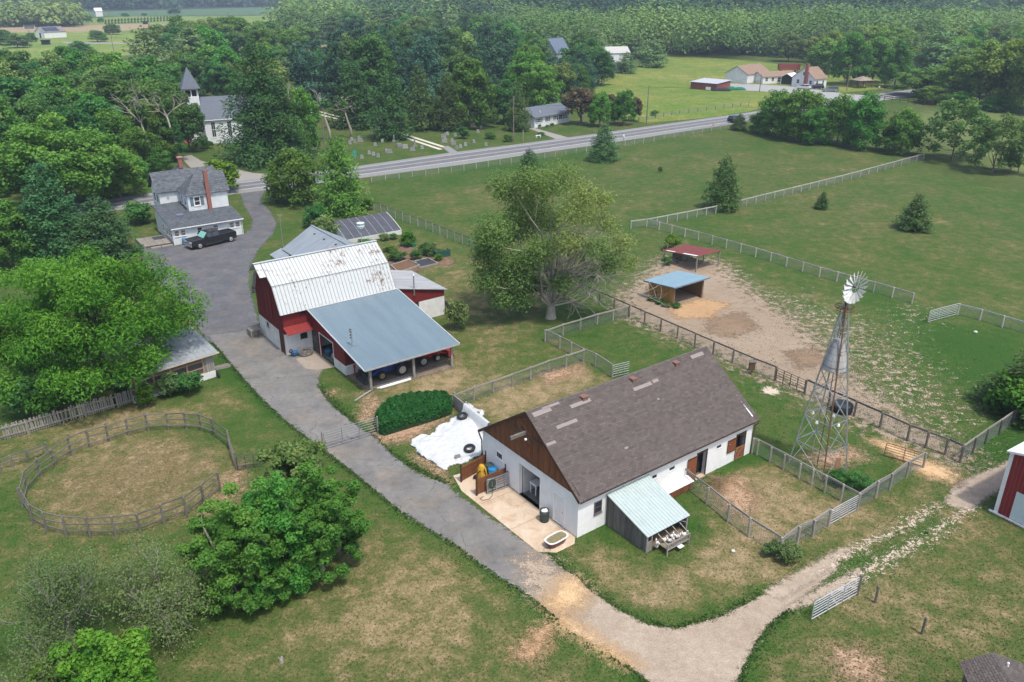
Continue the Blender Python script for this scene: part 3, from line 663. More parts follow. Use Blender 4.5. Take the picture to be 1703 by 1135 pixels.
def proto(kind, var):
    """crown mesh, trunk mesh, natural radius, natural height"""
    key = (kind, var)
    if key in PROTO: return PROTO[key]
    rng = np.random.default_rng(abs(hash(kind)) % 1 + sum(map(ord, kind)) * 101 + var * 17)
    def broad(R, H, base, K, nl, ls, leaf, bark=BARK, r0=.28, **kw):
        C, Nn, S, ti, lc = lobes_crown(rng, R, H, base, K, nl, ls, **kw)
        return leafmesh('crown', C, Nn, S, .62, ti, L[leaf], rng, .12), trunk_mesh(rng, H, base, lc, r0, bark), R, H
    def coni(R, H, base, nl, ls, leaf, r0=.22, **kw):
        C, Nn, S, ti = conifer_crown(rng, R, H, base, nl, ls, **kw)
        mb = MB(); mb.tube([(0, 0, -.3), (0, 0, H * .5), (0, 0, H * .97)], [r0, r0 * .6, .03], 6)
        return leafmesh('crown', C, Nn, S, .42, ti, L[leaf], rng, .1), mb.mesh('trunk', BARK, True), R, H
    if kind == 'maple': r = broad(5, 11, .8, 60, 10000, .25, 'maple', low=.3, lob=(.17, .3))
    elif kind == 'oak': r = broad(5.5, 14, 1.2, 64, 10500, .28, 'oak', r0=.35, lob=(.16, .3), low=.2)
    elif kind == 'ash': r = broad(4.5, 11, .8, 56, 8500, .24, 'ash', fill=.05, lob=(.16, .3), low=.3)
    elif kind == 'yellow': r = broad(4.5, 11, .8, 56, 8500, .24, 'yellow', lob=(.16, .3), low=.3)
    elif kind == 'plum': r = broad(3.2, 7.5, 1.2, 34, 3200, .28, 'plum')
    elif kind == 'hedgerow': r = broad(4, 9.5, .1, 60, 8500, .21, 'maple', low=.3, lob=(.2, .34), fill=.06, r0=.16)
    elif kind == 'thin': r = broad(4, 9.5, .8, 60, 5600, .19, 'ash', lob=(.13, .26), fill=.02, r0=.13, low=.25)
    elif kind == 'bush': r = broad(1.6, 2.6, .0, 26, 2600, .12, 'oak', lob=(.25, .4), r0=.06, spread=(.4, .8))
    elif kind == 'limebush': r = broad(1.6, 2.6, .0, 26, 2600, .12, 'lime', lob=(.25, .4), r0=.06, spread=(.4, .8))
    elif kind == 'greybush': r = broad(1.6, 2.6, .0, 26, 2400, .12, 'grey', lob=(.25, .4), r0=.06, spread=(.4, .8))
    elif kind == 'cedar': r = coni(3.2, 9.5, .5, 8000, .19, 'cedar', taper=.75, full=.35, droop=.05, layers=18)
    elif kind == 'spruce': r = coni(3.6, 12, .3, 13000, .19, 'spruce', taper=.8, full=.5, layers=20)
    elif kind == 'pine': r = coni(4.6, 14.5, 1.5, 7500, .30, 'pine', taper=.6, full=.55, layers=11, droop=-.02, ragged=.35, tuft=.3)
    elif kind == 'palepine': r = coni(4.0, 12.5, .8, 6500, .28, 'palepine', taper=.6, full=.5, layers=11, droop=.02, ragged=.35, tuft=.3)
    elif kind == 'bigspruce': r = coni(6, 19, .4, 26000, .24, 'cedar', taper=.7, full=.35, layers=24, droop=.3, ragged=.35, r0=.4)
    elif kind == 'bigmaple': r = broad(7, 12, .5, 90, 26000, .21, 'maple', lob=(.14, .26), spread=(.4, .98))
    elif kind == 'pyramid': r = coni(3.6, 10, .1, 9000, .22, 'maple', taper=.7, full=.5, layers=17, droop=.1, ragged=.3)
    else: raise KeyError(kind)
    PROTO[key] = r; return r
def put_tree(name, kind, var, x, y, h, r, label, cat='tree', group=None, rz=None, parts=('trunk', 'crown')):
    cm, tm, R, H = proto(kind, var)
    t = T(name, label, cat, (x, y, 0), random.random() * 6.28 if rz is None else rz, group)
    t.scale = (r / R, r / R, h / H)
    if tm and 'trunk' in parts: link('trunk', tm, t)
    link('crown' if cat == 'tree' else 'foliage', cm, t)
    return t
def tree_px(name, kind, var, bx, by, ty, wpx, label, cat='tree', group=None):
    """a tree standing at photo pixel (bx,by), its top at row ty, its crown wpx wide"""
    X, Y = G(bx, by); h = height_at(X, Y, ty + 1.5)
    return put_tree(name, kind, var, X, Y, h, wpx * depth(X, Y, h / 2) / FPX / 2, label, cat, group)
# ------------------------------------------------------------------ building materials
WHITE = simple('white_masonry', (.80, .80, .78), (.70, .70, .69), .85, scale=1.2, bump=.25, grime=.12)
WHITE_BLOCK = simple('white_block', (.74, .74, .72), (.60, .60, .58), .85, scale=1.4, bump=.3, grime=.2)
WTRIM = simple('white_trim', (.78, .78, .76), (.68, .68, .66), .6, scale=3)
def siding(name, col, pitch=.12, dark=.72, axis_z=True):
    if name in MATS: return MATS[name]
    m, nt, out = newmat(name); c = coords(nt)
    sep = nt.nodes.new('ShaderNodeSeparateXYZ'); nt.links.new(c, sep.inputs[0])
    f = mathn(nt, 'FRACT', mathn(nt, 'DIVIDE', sep.outputs[2], pitch))
    lap = ramp(nt, f, [(.0, (.6, .6, .6)), (.12, (.97, .97, .97)), (1, (1, 1, 1))])
    n = ramp(nt, noise(nt, c, 1.6, 5, .7), [(.35, tuple(x * dark for x in col)), (.6, col)])
    principled(nt, out, mixc(nt, 1, n.outputs[0], lap.outputs[0], 'MULTIPLY'), .7, 0, f, .5, .02); MATS[name] = m; return m
CLAP = siding('white_clapboard', (.70, .74, .74), .11, .86)
def brick_mat(name, a, b, mortar, sc=9):
    if name in MATS: return MATS[name]
    m, nt, out = newmat(name); c = coords(nt)
    br = nt.nodes.new('ShaderNodeTexBrick'); nt.links.new(mapping(nt, c, (1, 1, 1), (pi / 2, 0, 0)), br.inputs['Vector'])
    br.inputs['Color1'].default_value = rgb(a); br.inputs['Color2'].default_value = rgb(b); br.inputs['Mortar'].default_value = rgb(mortar)
    br.inputs['Scale'].default_value = sc * .5; br.inputs['Mortar Size'].default_value = .03
    g = ramp(nt, noise(nt, c, 6, 4, .7), [(.3, (.7, .7, .7)), (.7, (1.2, 1.2, 1.2))])
    principled(nt, out, mixc(nt, .7, br.outputs[0], g.outputs[0], 'MULTIPLY'), .9); MATS[name] = m; return m
BRICK = brick_mat('red_brick', (.30, .075, .05), (.22, .055, .04), (.30, .22, .18))
BROWN = simple('brown_board', (.195, .076, .030), (.115, .045, .019), .75, scale=2.5, stretch=(6, 6, .5), rnd=.18)
BROWN_DOOR = simple('brown_door', (.24, .085, .034), (.16, .055, .024), .7, scale=2.5, stretch=(5, 5, .6))
BROWN_DK = simple('brown_dark', (.085, .042, .026), (.05, .026, .018), .8, scale=3)
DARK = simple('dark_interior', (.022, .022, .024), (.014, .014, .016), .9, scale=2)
CFLOOR = simple('dim_floor', (.16, .16, .155), (.11, .11, .11), .9, scale=1)
GLASS, nt, out = newmat('window_glass'); principled(nt, out, (.030, .038, .046), .08, 0, spec=.6)
STEEL = simple('galvanised_steel', (.50, .51, .52), (.38, .39, .40), .45, .75, scale=5)
IRON = simple('dark_iron', (.10, .098, .095), (.06, .058, .055), .6, .4, scale=5)
RUST = simple('rusty_iron', (.20, .10, .055), (.11, .06, .04), .85, .2, scale=7)
GREYWOOD = simple('grey_wood', (.30, .28, .25), (.19, .175, .155), .9, scale=2.5, stretch=(5, 5, .7), rnd=.16)
POSTWOOD = simple('post_wood', (.317, .299, .255), (.202, .189, .163), .9, scale=3, stretch=(4, 4, .8), rnd=.15)
DARKWOOD = simple('dark_wood', (.15, .135, .115), (.085, .076, .066), .9, scale=3, stretch=(4, 4, .8), rnd=.15)
COOPWOOD = simple('coop_wood', (.155, .145, .13), (.085, .08, .072), .92, scale=2.2, stretch=(6, 6, .5), rnd=.25)
RED = simple('barn_red', (.185, .018, .017), (.12, .013, .013), .75, scale=1.8, stretch=(3, 3, .5), grime=.2)
BLACK = simple('black_rubber', (.028, .028, .028), (.018, .018, .018), .75, scale=5)
def shingle_mat(name, a, b, c):
    if name in MATS: return MATS[name]
    m, nt, out = newmat(name); t = attr(nt, 'tint'); p = coords(nt)
    r = ramp(nt, t, [(0, a), (.5, b), (1, c)])
    g = ramp(nt, noise(nt, p, 30, 2, .8), [(.3, (.75, .75, .75)), (.7, (1.25, 1.25, 1.25))]); g2 = ramp(nt, noise(nt, p, .7, 5, .7), [(.3, (.9, .9, .91)), (.7, (1.08, 1.06, 1.05))])
    col = mixc(nt, .8, r.outputs[0], g.outputs[0], 'MULTIPLY'); col = mixc(nt, .9, col, g2.outputs[0], 'MULTIPLY')
    principled(nt, out, col, .95, 0, noise(nt, p, 40, 2), .4, .01, .15); MATS[name] = m; return m
SH_BROWN = shingle_mat('shingle_brown', (.086, .073, .066), (.107, .092, .084), (.132, .114, .104))
SH_GREY = shingle_mat('shingle_grey', (.070, .080, .092), (.105, .118, .132), (.150, .165, .180))
SH_TAN = shingle_mat('shingle_tan', (.24, .15, .10), (.30, .20, .14), (.37, .26, .19))
def shingle_slope(name, p00, p10, p01, p11, tab, course, mat, parent, lift=.02, seed=1, kind='stuff', label=None):
    """tabs laid in courses over the sloping quad p00-p10 (eave) to p01-p11 (ridge): each tab a thin tilted slate of its own"""
    rng = np.random.default_rng(seed)
    A, B, C_, D = (np.array(p, float) for p in (p00, p10, p01, p11))
    nrm = np.cross(B - A, C_ - A); nrm /= np.linalg.norm(nrm); nrm = nrm if nrm[2] > 0 else -nrm
    nc = max(1, int(np.linalg.norm(C_ - A) / course)); V = []; Fc = []; ti = []
    for i in range(nc):
        t0, t1 = i / nc, min(1, (i + 1.12) / nc)
        a0, b0, a1, b1 = A + (C_ - A) * t0, B + (D - B) * t0, A + (C_ - A) * t1, B + (D - B) * t1
        ln = np.linalg.norm(b0 - a0); nt_ = max(1, int(ln / tab)); off = (i % 2) * .5
        row = rng.normal() * .07
        for j in range(-1, nt_ + 1):
            s0, s1 = max(0, (j + off + .03) / nt_), min(1, (j + 1 + off - .03) / nt_)
            if s1 - s0 < .2 / nt_: continue
            lf = lift * rng.uniform(.7, 1.3)
            q = [a0 + (b0 - a0) * s0 + nrm * lf, a0 + (b0 - a0) * s1 + nrm * lf, a1 + (b1 - a1) * s1 + nrm * lift * .2, a1 + (b1 - a1) * s0 + nrm * lift * .2, a0 + (b0 - a0) * s0 - nrm * .0, a0 + (b0 - a0) * s1 - nrm * .0]
            k = len(V); V += q; Fc += [(k, k + 1, k + 2, k + 3), (k + 4, k + 5, k + 1, k)]; tt = np.clip(.5 + row + rng.normal() * .22, 0, 1); ti += [tt, tt * .3]
    me = bpy.data.meshes.new(name); me.from_pydata([tuple(v) for v in V], [], Fc); set_attr(me, 'tint', ti, 'FACE'); me.materials.append(mat)
    return link(name, me, parent, kind, label)
def ribbed(mb, p00, p10, p01, p11, pitch, rib=.035, t=.03, w=.05):
    """metal sheet with raised ribs running from eave to ridge"""
    A, B, C_, D = (np.array(p, float) for p in (p00, p10, p01, p11))
    mb.slab([A, B, D, C_], t)
    nrm = np.cross(B - A, C_ - A); nrm /= np.linalg.norm(nrm); nrm = nrm if nrm[2] > 0 else -nrm
    k = max(2, int(np.linalg.norm(B - A) / pitch)); u = (B - A) / np.linalg.norm(B - A)
    for i in range(k + 1):
        f = min(max(i / k, .004), .996); p, q = A + (B - A) * f, C_ + (D - C_) * f
        mb.add([p - u * w / 2 + nrm * .002, p + u * w / 2 + nrm * .002, p + nrm * rib, q - u * w / 2 + nrm * .002, q + u * w / 2 + nrm * .002, q + nrm * rib], [(0, 3, 5, 2), (2, 5, 4, 1), (0, 2, 1), (3, 4, 5)])
    return mb
def window(parent, o, u, n, a0, a1, z0, z1, fr=WTRIM, t=.06, w=.07, mid=True, vert=0, name='window', glass=None, sill=True, depth=.08, label=None):
    """sash window: frame proud of the wall, panes set back"""
    mb = MB(); mb.fbox(o, u, n, a0 - w, a0, -depth, t, z0 - w, z1 + w); mb.fbox(o, u, n, a1, a1 + w, -depth, t, z0 - w, z1 + w)
    mb.fbox(o, u, n, a0, a1, -depth, t, z1, z1 + w); mb.fbox(o, u, n, a0, a1, -depth, t, z0 - w, z0)
    if mid: mb.fbox(o, u, n, a0, a1, -depth, t * .4, (z0 + z1) / 2 - w * .35, (z0 + z1) / 2 + w * .35)
    for k in range(vert):
        a = a0 + (a1 - a0) * (k + 1) / (vert + 1); mb.fbox(o, u, n, a - .02, a + .02, -depth, t * .3, z0, z1)
    f = mb.build(name, fr, parent, label=label)
    zs = [(z0, (z0 + z1) / 2 - w * .35), ((z0 + z1) / 2 + w * .35, z1)] if mid else [(z0, z1)]
    for za, zb in zs: MB().fbox(o, u, n, a0, a1, .004, .012, za, zb).build('pane', glass or GLASS, f)
    if sill: MB().fbox(o, u, n, a0 - w - .03, a1 + w + .03, 0, t + .05, z0 - w - .05, z0 - w - .003).build('sill', fr, f)
    return f
X_, Y_, NX_, NY_ = (1, 0), (0, 1), (-1, 0), (0, -1)

# ------------------------------------------------------------------ the stable
st = T('stable', 'long white stable with brown board gable and brown shingle roof', 'stable', SO, ST)
SL, SW, SE, SR = 16.44, 10.04, 2.92, 6.48
wr = MB(); holes = [(1.33, 1.9, 1.2, 2.0), (6.32, 6.76, 1.72, 1.98), (7.92, 8.44, 1.72, 1.98), (12.6, 13.1, 1.70, 1.95), (10.6, 11.55, .06, 2.05), (14.68, 15.64, .03, 2.02)]
wall_grid(wr, (0, 0), X_, NY_, 0, SL, -.2, SE + .03, .25, holes); wr.build('side_wall', WHITE, st)
wf = MB(); wall_grid(wf, (0, .25), Y_, NX_, 0, SW - .5, -.2, 3.06, .25, [(1.07, 2.02, .05, 2.05), (3.42, 5.6, 0, 2.4), (7.5, 8.1, 1.68, 2.08)]); wf.build('front_wall', WHITE, st)
wb = MB(); wb.box(0, SL, SW - .25, SW, -.2, SE + .12); wb.box(SL - .25, SL, .25, SW - .25, -.2, SE + .12); wb.build('rear_wall', WHITE, st)
wg = MB(); wg.extr([(0, 0), (SW, 0), (SW, .1), (SW / 2, SR - SE - .08), (0, .1)], 0, .1)
g2 = MB(); g2.v = [(SL - .25 + z, x, SE + .08 + y) for x, y, z in wg.v]; g2.f = wg.f; g2.build('rear_gable', WHITE, st)
g3 = MB(); g3.v = [(.02 + z, x, SE + .08 + y) for x, y, z in wg.v]; g3.f = wg.f; g3.build('gable_backing', BROWN_DK, st)
nb = 34                                                            # upright gable boards, each one its own board
for k in range(nb):
    y0 = .02 + (SW - .04) * k / nb; y1 = .02 + (SW - .04) * (k + 1) / nb - .025; ym = (y0 + y1) / 2
    hz = lambda y: SE + .05 + (SR - SE - .12) * (1 - abs(y - SW / 2) / (SW / 2))
    pr = .06 + (.018 if k % 2 else 0); zl = 3.03
    za, zb = max(hz(y0), zl + .02), max(hz(y1), zl + .02)
    MB().hexa([(-pr, y0, zl), (.02, y0, zl), (.02, y1, zl), (-pr, y1, zl), (-pr, y0, za), (.02, y0, za), (.02, y1, zb), (-pr, y1, zb)]).build('board', BROWN, st)
ld = MB()                                                          # loft door with its braces
ld.fbox((0, 0), Y_, NX_, 4.55, 5.62, .085, .12, 3.35, 5.15); lo = ld.build('loft_door', BROWN_DOOR, st)
br = MB()
for a, b in (((4.6, 3.4), (4.6, 5.1)), ((5.57, 3.4), (5.57, 5.1)), ((4.55, 4.3), (5.62, 4.3)), ((4.6, 3.4), (5.57, 4.28)), ((5.57, 3.4), (4.6, 4.28)), ((4.6, 4.32), (5.57, 5.1)), ((4.55, 5.12), (5.62, 5.12)), ((4.55, 3.38), (5.62, 3.38))):
    br.bar((-.13, a[0], a[1]), (-.13, b[0], b[1]), .07, .03)
br.build('brace', simple('brace_brown', (.21, .095, .05), (.14, .06, .03)), lo)
bg = MB(); bg.bar((-.11, 5.75, 5.75), (-.11, 4.3, 4.95), .06, .05); bg.bar((-.11, 5.75, 5.75), (-.11, 4.9, 6.1), .06, .05); bg.build('gable_brace', MATS['brace_brown'], st)
hb = MB(); hb.bar((-.16, 6.6, 4.98), (-.16, 3.4, 4.98), .09, .10); hb.build('door_track', IRON, st)
hb = MB(); hb.bar((-1.35, 5.02, 5.12), (.1, 5.02, 5.12), .13, .2); hb.bar((-1.35, 5.02, 5.225), (.1, 5.02, 5.225), .16, .03); hb.build('hoist_beam', simple('weathered_beam', (.20, .185, .17), (.11, .10, .09)), st)
MB().lathe((-.35, 4.75, 4.75), [(.04, 0), (.09, .04), (.09, .12), (.04, .16)], 8).build('floodlight', WTRIM, st)
# roof: deck, tabs, ridge, vents, newer shingle strips
OV, OE = .16, .30
slope = (SR - SE) / (SW / 2); ez = SE - slope * OE
dk = MB(); dk.slab([(-OV, -OE, ez + .12), (SL + .2, -OE, ez + .12), (SL + .2, SW / 2, SR + .12), (-OV, SW / 2, SR + .12)], .1)
dk.slab([(-OV, SW + OE, ez + .12), (-OV, SW / 2, SR + .12), (SL + .2, SW / 2, SR + .12), (SL + .2, SW + OE, ez + .12)], .1); rf = dk.build('roof', simple('roof_deck', (.09, .08, .072), (.07, .062, .056)), st)
shingle_slope('shingles', (-OV - .02, -OE - .03, ez + .118), (SL + .22, -OE - .03, ez + .118), (-OV - .02, SW / 2, SR + .135), (SL + .22, SW / 2, SR + .135), .30, .145, SH_BROWN, rf, .022, 3)
shingle_slope('shingles', (SL + .22, SW + OE + .03, ez + .118), (-OV - .02, SW + OE + .03, ez + .118), (SL + .22, SW / 2, SR + .135), (-OV - .02, SW / 2, SR + .135), .30, .145, shingle_mat('shingle_pale', (.18, .185, .18), (.24, .245, .24), (.30, .305, .30)), rf, .022, 4)
def on_roof(x, t): return (x, -OE + (SW / 2 + OE) * t, ez + .15 + (SR - ez) * t)       # t from eave to ridge
up_ = np.array([0, SW / 2, SR - SE]); up_ = up_ / np.linalg.norm(up_); nr_ = np.array([0, -up_[2], up_[1]])
def roof_plate(x0, x1, t0, t1, h, name, mat):
    a, b, c_, d = (np.array(on_roof(x, t)) for x, t in ((x0, t0), (x1, t0), (x1, t1), (x0, t1)))
    MB().hexa([a, b, c_, d, a + nr_ * h, b + nr_ * h, c_ + nr_ * h, d + nr_ * h]).build(name, mat, rf)
PINKSH = simple('newer_shingle', (.27, .235, .215), (.22, .19, .175), .95, scale=8)
for x0, x1, t0, t1 in ((.15, 1.6, .915, .965), (1.0, 2.4, .955, .98), (3.0, 4.7, .865, .905), (1.2, 2.9, .72, .755), (-.1, .6, .60, .63), (8.3, 10.0, .80, .84), (10.15, 10.7, .81, .845), (14.6, 15.9, .91, .955), (4.9, 5.2, .28, .30), (9.6, 9.8, .62, .64)):
    roof_plate(x0, x1, t0, t1, .03, 'shingle_strip', PINKSH)
VENT = simple('vent_clay', (.22, .12, .095), (.17, .09, .07), .7, scale=6)
for vx in (4.3, 8.75, 13.0):
    p = np.array(on_roof(vx, .925)); mb = MB(); mb.box(vx - .2, vx + .2, p[1] - .2, p[1] + .2, p[2] - .22, p[2] + .14); v = mb.build('roof_vent', VENT, rf); MB().box(vx - .23, vx + .23, p[1] - .24, p[1] + .24, p[2] + .142, p[2] + .17).build('cap', VENT, v)
mb = MB(); mb.bar((-OV - .03, -OE, ez + .06), (-OV - .03, SW / 2, SR + .06), .03, .2); mb.bar((-OV - .03, SW + OE, ez + .06), (-OV - .03, SW / 2, SR + .06), .03, .2); mb.build('barge_board', BROWN_DK, st)
mb = MB(); mb.box(-OV, SL + .2, -OE - .05, -OE - .005, ez + .0, ez + .06); mb.build('gutter', BROWN_DK, st)
mb = MB(); mb.box(0, SL, -OE, -.002, ez - .05, ez - .01); mb.build('soffit', WTRIM, st)
mb = MB(); mb.tube([(-.1, SW + .38, 2.7), (-.06, SW + .3, 2.45), (-.05, SW + .06, 2.1), (-.05, SW + .06, 0)], .05, 8); mb.build('downspout', simple('brown_metal', (.10, .085, .08), (.07, .06, .055), .5), st)
mb = MB(); mb.tube([(SL + .12, -.36, 2.62), (SL + .08, -.1, 2.3), (SL + .06, -.06, 0)], .045, 8); mb.build('downspout', IRON, st)
# inside: floor, passage walls
mb = MB(); mb.box(.26, SL - .26, .26, SW - .26, -.1, .02); mb.build('floor', CFLOOR, st)
mb = MB(); mb.box(.3, 7, 5.75, 5.85, .02, 2.5); mb.box(.3, 7, 3.2, 3.3, .02, 2.5); mb.box(6.9, 7, 3.3, 5.75, .02, 2.5); mb.build('partition', simple('stall_white', (.55, .56, .55), (.42, .43, .43)), st)
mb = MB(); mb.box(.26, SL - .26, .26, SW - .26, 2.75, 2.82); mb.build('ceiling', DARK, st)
mb = MB(); mb.fbox((0, .25), Y_, NX_, 1.07, 2.02, -.12, -.07, .05, 2.05); d = mb.build('door', WTRIM, st); MB().ell((-.0, 1.42, 1.05), .03, .03, .03, 8, 5).build('handle', IRON, d)
mb = MB(); mb.fbox((0, .25), Y_, NX_, .95, 1.07, 0, .04, .02, 2.17); mb.fbox((0, .25), Y_, NX_, 2.02, 2.14, 0, .04, .02, 2.17); mb.fbox((0, .25), Y_, NX_, 1.07, 2.02, 0, .04, 2.05, 2.17); mb.build('door_casing', WTRIM, st)
mb = MB(); mb.fbox((0, .25), Y_, NX_, 3.3, 3.42, 0, .03, 0, 2.52); mb.fbox((0, .25), Y_, NX_, 5.6, 5.72, 0, .03, 0, 2.52); mb.fbox((0, .25), Y_, NX_, 3.42, 5.6, 0, .03, 2.4, 2.52); mb.build('doorway_casing', WTRIM, st)
mb = MB(); mb.bar((-.01, SW - .1, 3.04), (-.01, .1, 3.04), .12, .06); mb.build('gable_ledge', BROWN_DK, st)
window(st, (0, .25), Y_, NX_, 7.5, 8.1, 1.68, 2.08, WTRIM, .04, .06, False, 2)
window(st, (0, 0), X_, NY_, 1.36, 1.87, 1.22, 1.98, simple('plum_frame', (.14, .10, .11), (.10, .07, .08)), .05, .06)
for a0, a1, z0, z1 in holes[1:4]:
    v = MB(); v.fbox((0, 0), X_, NY_, a0, a1, -.05, -.03, z0, z1); w = v.build('vent_window', GLASS, st); MB().fbox((0, 0), X_, NY_, a0 + .0, a1 + .06, -.05, .03, z0 - .05, z0 - .003).build('sill', WTRIM, w)
def plank_leaf(name, x0, x1, z0, z1, y, cross=False, parent=st):
    mb = MB(); n = 4
    for k in range(n): a, b = x0 + (x1 - x0) * k / n, x0 + (x1 - x0) * (k + 1) / n - .012; mb.box(a, b, y - .035, y, z0, z1)
    d = mb.build(name, BROWN_DOOR, parent); m2 = MB()
    bars = [((x0 + .03, z0 + .06), (x1 - .03, z0 + .06)), ((x0 + .03, z1 - .06), (x1 - .03, z1 - .06))]
    if cross: bars += [((x0 + .04, z0 + .05), (x1 - .04, z1 - .05)), ((x1 - .04, z0 + .05), (x0 + .04, z1 - .05)), ((x0 + .04, z0), (x0 + .04, z1)), ((x1 - .04, z0), (x1 - .04, z1))]
    for p, q in bars: m2.bar((p[0], y - .045, p[1]), (q[0], y - .045, q[1]), .025, .07)
    m2.build('brace', simple('door_brace', (.30, .15, .09), (.22, .10, .05)) if cross else BROWN_DK, d)
    MB().box(x0 + .1, x0 + .22, y - .06, y - .036, (z0 + z1) / 2 + .15, (z0 + z1) / 2 + .2).build('latch', STEEL, d); return d
plank_leaf('stall_door', 9.66, 10.56, .06, 2.0, -.05)
plank_leaf('upper_door', 13.75, 14.62, .95, 2.0, -.05)
plank_leaf('lower_door', 14.7, 15.62, .05, 1.05, -.01, True)
for a0, a1 in ((10.6, 11.55), (14.68, 15.64)):
    mb = MB(); mb.box(a0 - .02, a1 + .1, -.05, .02, 2.03, 2.13); mb.box(a1, a1 + .09, -.05, .24, .03, 2.03); mb.build('door_frame', BROWN_DK, st)
mb = MB(); mb.box(10.6, 11.55, -.12, .24, 0.02, .08); mb.build('threshold', m_apron, st)
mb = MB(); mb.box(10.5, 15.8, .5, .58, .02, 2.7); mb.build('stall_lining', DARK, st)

# bench sink just inside the doorway
tb = T('utility_table', 'white utility table just inside the stable doorway', 'table', (*LS(.95, 5.25), .02), ST)
MB().box(-.3, .3, -.32, .32, .74, .86).build('table_top', WTRIM, tb)
for sx in (-.25, .25):
    for sy in (-.27, .27): MB().box(sx - .03, sx + .03, sy - .03, sy + .03, 0, .738).build('leg', WTRIM, tb)

# ------------------------------------------------------------------ hen house against the stable
hc = T('hen_house', 'lean-to hen house of grey boards with pale green metal roof', 'hen house', (*LS(2.38, 0), 0), ST)
HW, HD, HT, HB_ = 3.45, 3.55, 2.3, 1.28
zr_ = lambda y: HT - (HT - HB_) * (-y / HD)
for k in range(15):
    y0, y1 = -HD * k / 15, -HD * (k + 1) / 15 + .012
    MB().hexa([(-.03, y1, 0), (.02, y1, 0), (.02, y0 - .002, 0), (-.03, y0 - .002, 0), (-.03, y1, zr_(y1) - .04), (.02, y1, zr_(y1) - .04), (.02, y0 - .002, zr_(y0) - .04), (-.03, y0 - .002, zr_(y0) - .04)]).build('board', COOPWOOD, hc)
    MB().hexa([(HW - .05, y1, 0), (HW, y1, 0), (HW, y0 - .002, 0), (HW - .05, y0 - .002, 0), (HW - .05, y1, zr_(y1) - .04), (HW, y1, zr_(y1) - .04), (HW, y0 - .002, zr_(y0) - .04), (HW - .05, y0 - .002, zr_(y0) - .04)]).build('board', COOPWOOD, hc)
AQUA = simple('pale_green_metal', (.42, .49, .47), (.37, .435, .42), .5, .05, scale=1.5, grime=.12)
rb = MB(); ribbed(rb, (-.12, -HD - .12, zr_(-HD - .12)), (HW + .1, -HD - .12, zr_(-HD - .12)), (-.12, -.02, HT), (HW + .1, -.02, HT), .23, .035); rb.build('roof', AQUA, hc)
mb = MB(); mb.box(-.05, .04, -HD - .03, -HD + .06, 0, zr_(-HD) - .04); mb.box(HW - .07, HW + .02, -HD - .03, -HD + .06, 0, zr_(-HD) - .04); mb.box(.35, .43, -HD - .02, -HD + .05, .6, zr_(-HD) - .05)
mb.bar((0, -HD, zr_(-HD) - .1), (HW, -HD, zr_(-HD) - .1), .07, .1); mb.bar((HW - .75, -HD, zr_(-HD) - .12), (HW - .05, -HD, .75), .05, .05); mb.build('front_frame', GREYWOOD, hc)
mb = MB()
for k in range(4): mb.box(.05, .42, -HD - .03, -HD, .04 + k * .19, .20 + k * .19)
mb.build('nest_box', GREYWOOD, hc)
MB().box(.1, HW - .1, -HD + .1, -.1, -.05, .06).build('floor', simple('coop_litter', (.20, .16, .11), (.13, .10, .07)), hc)
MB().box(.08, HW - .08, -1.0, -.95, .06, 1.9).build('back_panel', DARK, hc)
for y in (-HD + .5,): MB().bar((.1, y, .55), (HW - .1, y, .55), .05, .05).build('perch', GREYWOOD, hc)
cg = T('poultry_run', 'wooden slatted run frame standing in front of the hen house', 'frame', (*LS(2.38, 0), 0), ST)
cy0, cy1, zt0, zt1 = -HD - .02, -HD - .95, 1.0, .78
for k in range(4): x = .75 + k * .62; MB().bar((x, cy0 - .1, zt0 + .12), (x, cy1, zt1), .045, .05).build('slat', POSTWOOD, cg)
MB().bar((.72, cy1, zt1 + .03), (2.66, cy1, zt1 + .03), .06, .05).build('rail', GREYWOOD, cg); MB().bar((.72, cy1, .42), (2.66, cy1, .42), .05, .05).build('rail', GREYWOOD, cg)
for x in (.75, 2.62): MB().box(x - .035, x + .035, cy1 - .035, cy1 + .035, 0, zt1).build('leg', POSTWOOD, cg)
mb = MB(); mb.box(.8, 2.6, cy1, cy0 - .1, .38, .42); mb.build('tray', simple('tray_wood', (.24, .20, .15), (.16, .13, .10)), cg)
mb = MB()
for k in range(26): x = .78 + k * .071; mb.bar((x, cy1 - .01, .42), (x, cy1 - .01, zt1), .008)
for z in (.5, .6, .7): mb.bar((.75, cy1 - .012, z), (2.62, cy1 - .012, z), .008)
mb.build('wire_mesh', STEEL, cg)
MB().box(1.55, 1.95, cy1 - .25, cy1 - .02, .32, .36).build('feed_tray', WTRIM, cg)
# hens
HEN = simple('hen_white', (.72, .70, .66), (.60, .58, .54), .9, scale=8); COMB = simple('hen_comb', (.45, .03, .02), (.35, .02, .02))
hm = MB(); hm.ell((0, 0, .22), .17, .10, .115, 12, 8); hm.tube([(.10, 0, .26), (.155, 0, .34), (.17, 0, .41)], [.075, .05, .042], 8); hm.ell((.18, 0, .43), .05, .038, .042, 8, 6); hm.tube([(-.11, 0, .26), (-.20, 0, .35), (-.24, 0, .43)], [.07, .065, .02], 8)
HENM = hm.mesh('hen_body', HEN, True)
hk = MB(); hk.hexa([(.15, -.008, .46), (.21, -.008, .46), (.21, .008, .46), (.15, .008, .46), (.16, -.008, .495), (.20, -.008, .49), (.20, .008, .49), (.16, .008, .495)]); hk.lathe((.225, 0, .43), [(.014, 0), (.003, .04)], 5, 'x'); COMBM = hk.mesh('comb', COMB)
lg = MB(); 
for s in (-.04, .04): lg.tube([(0, s, .14), (.01, s, .01)], .01, 5); lg.tube([(0, s, .008), (.06, s, .006)], .008, 4)
LEGM = lg.mesh('legs', simple('hen_leg', (.45, .30, .08), (.38, .25, .06)))
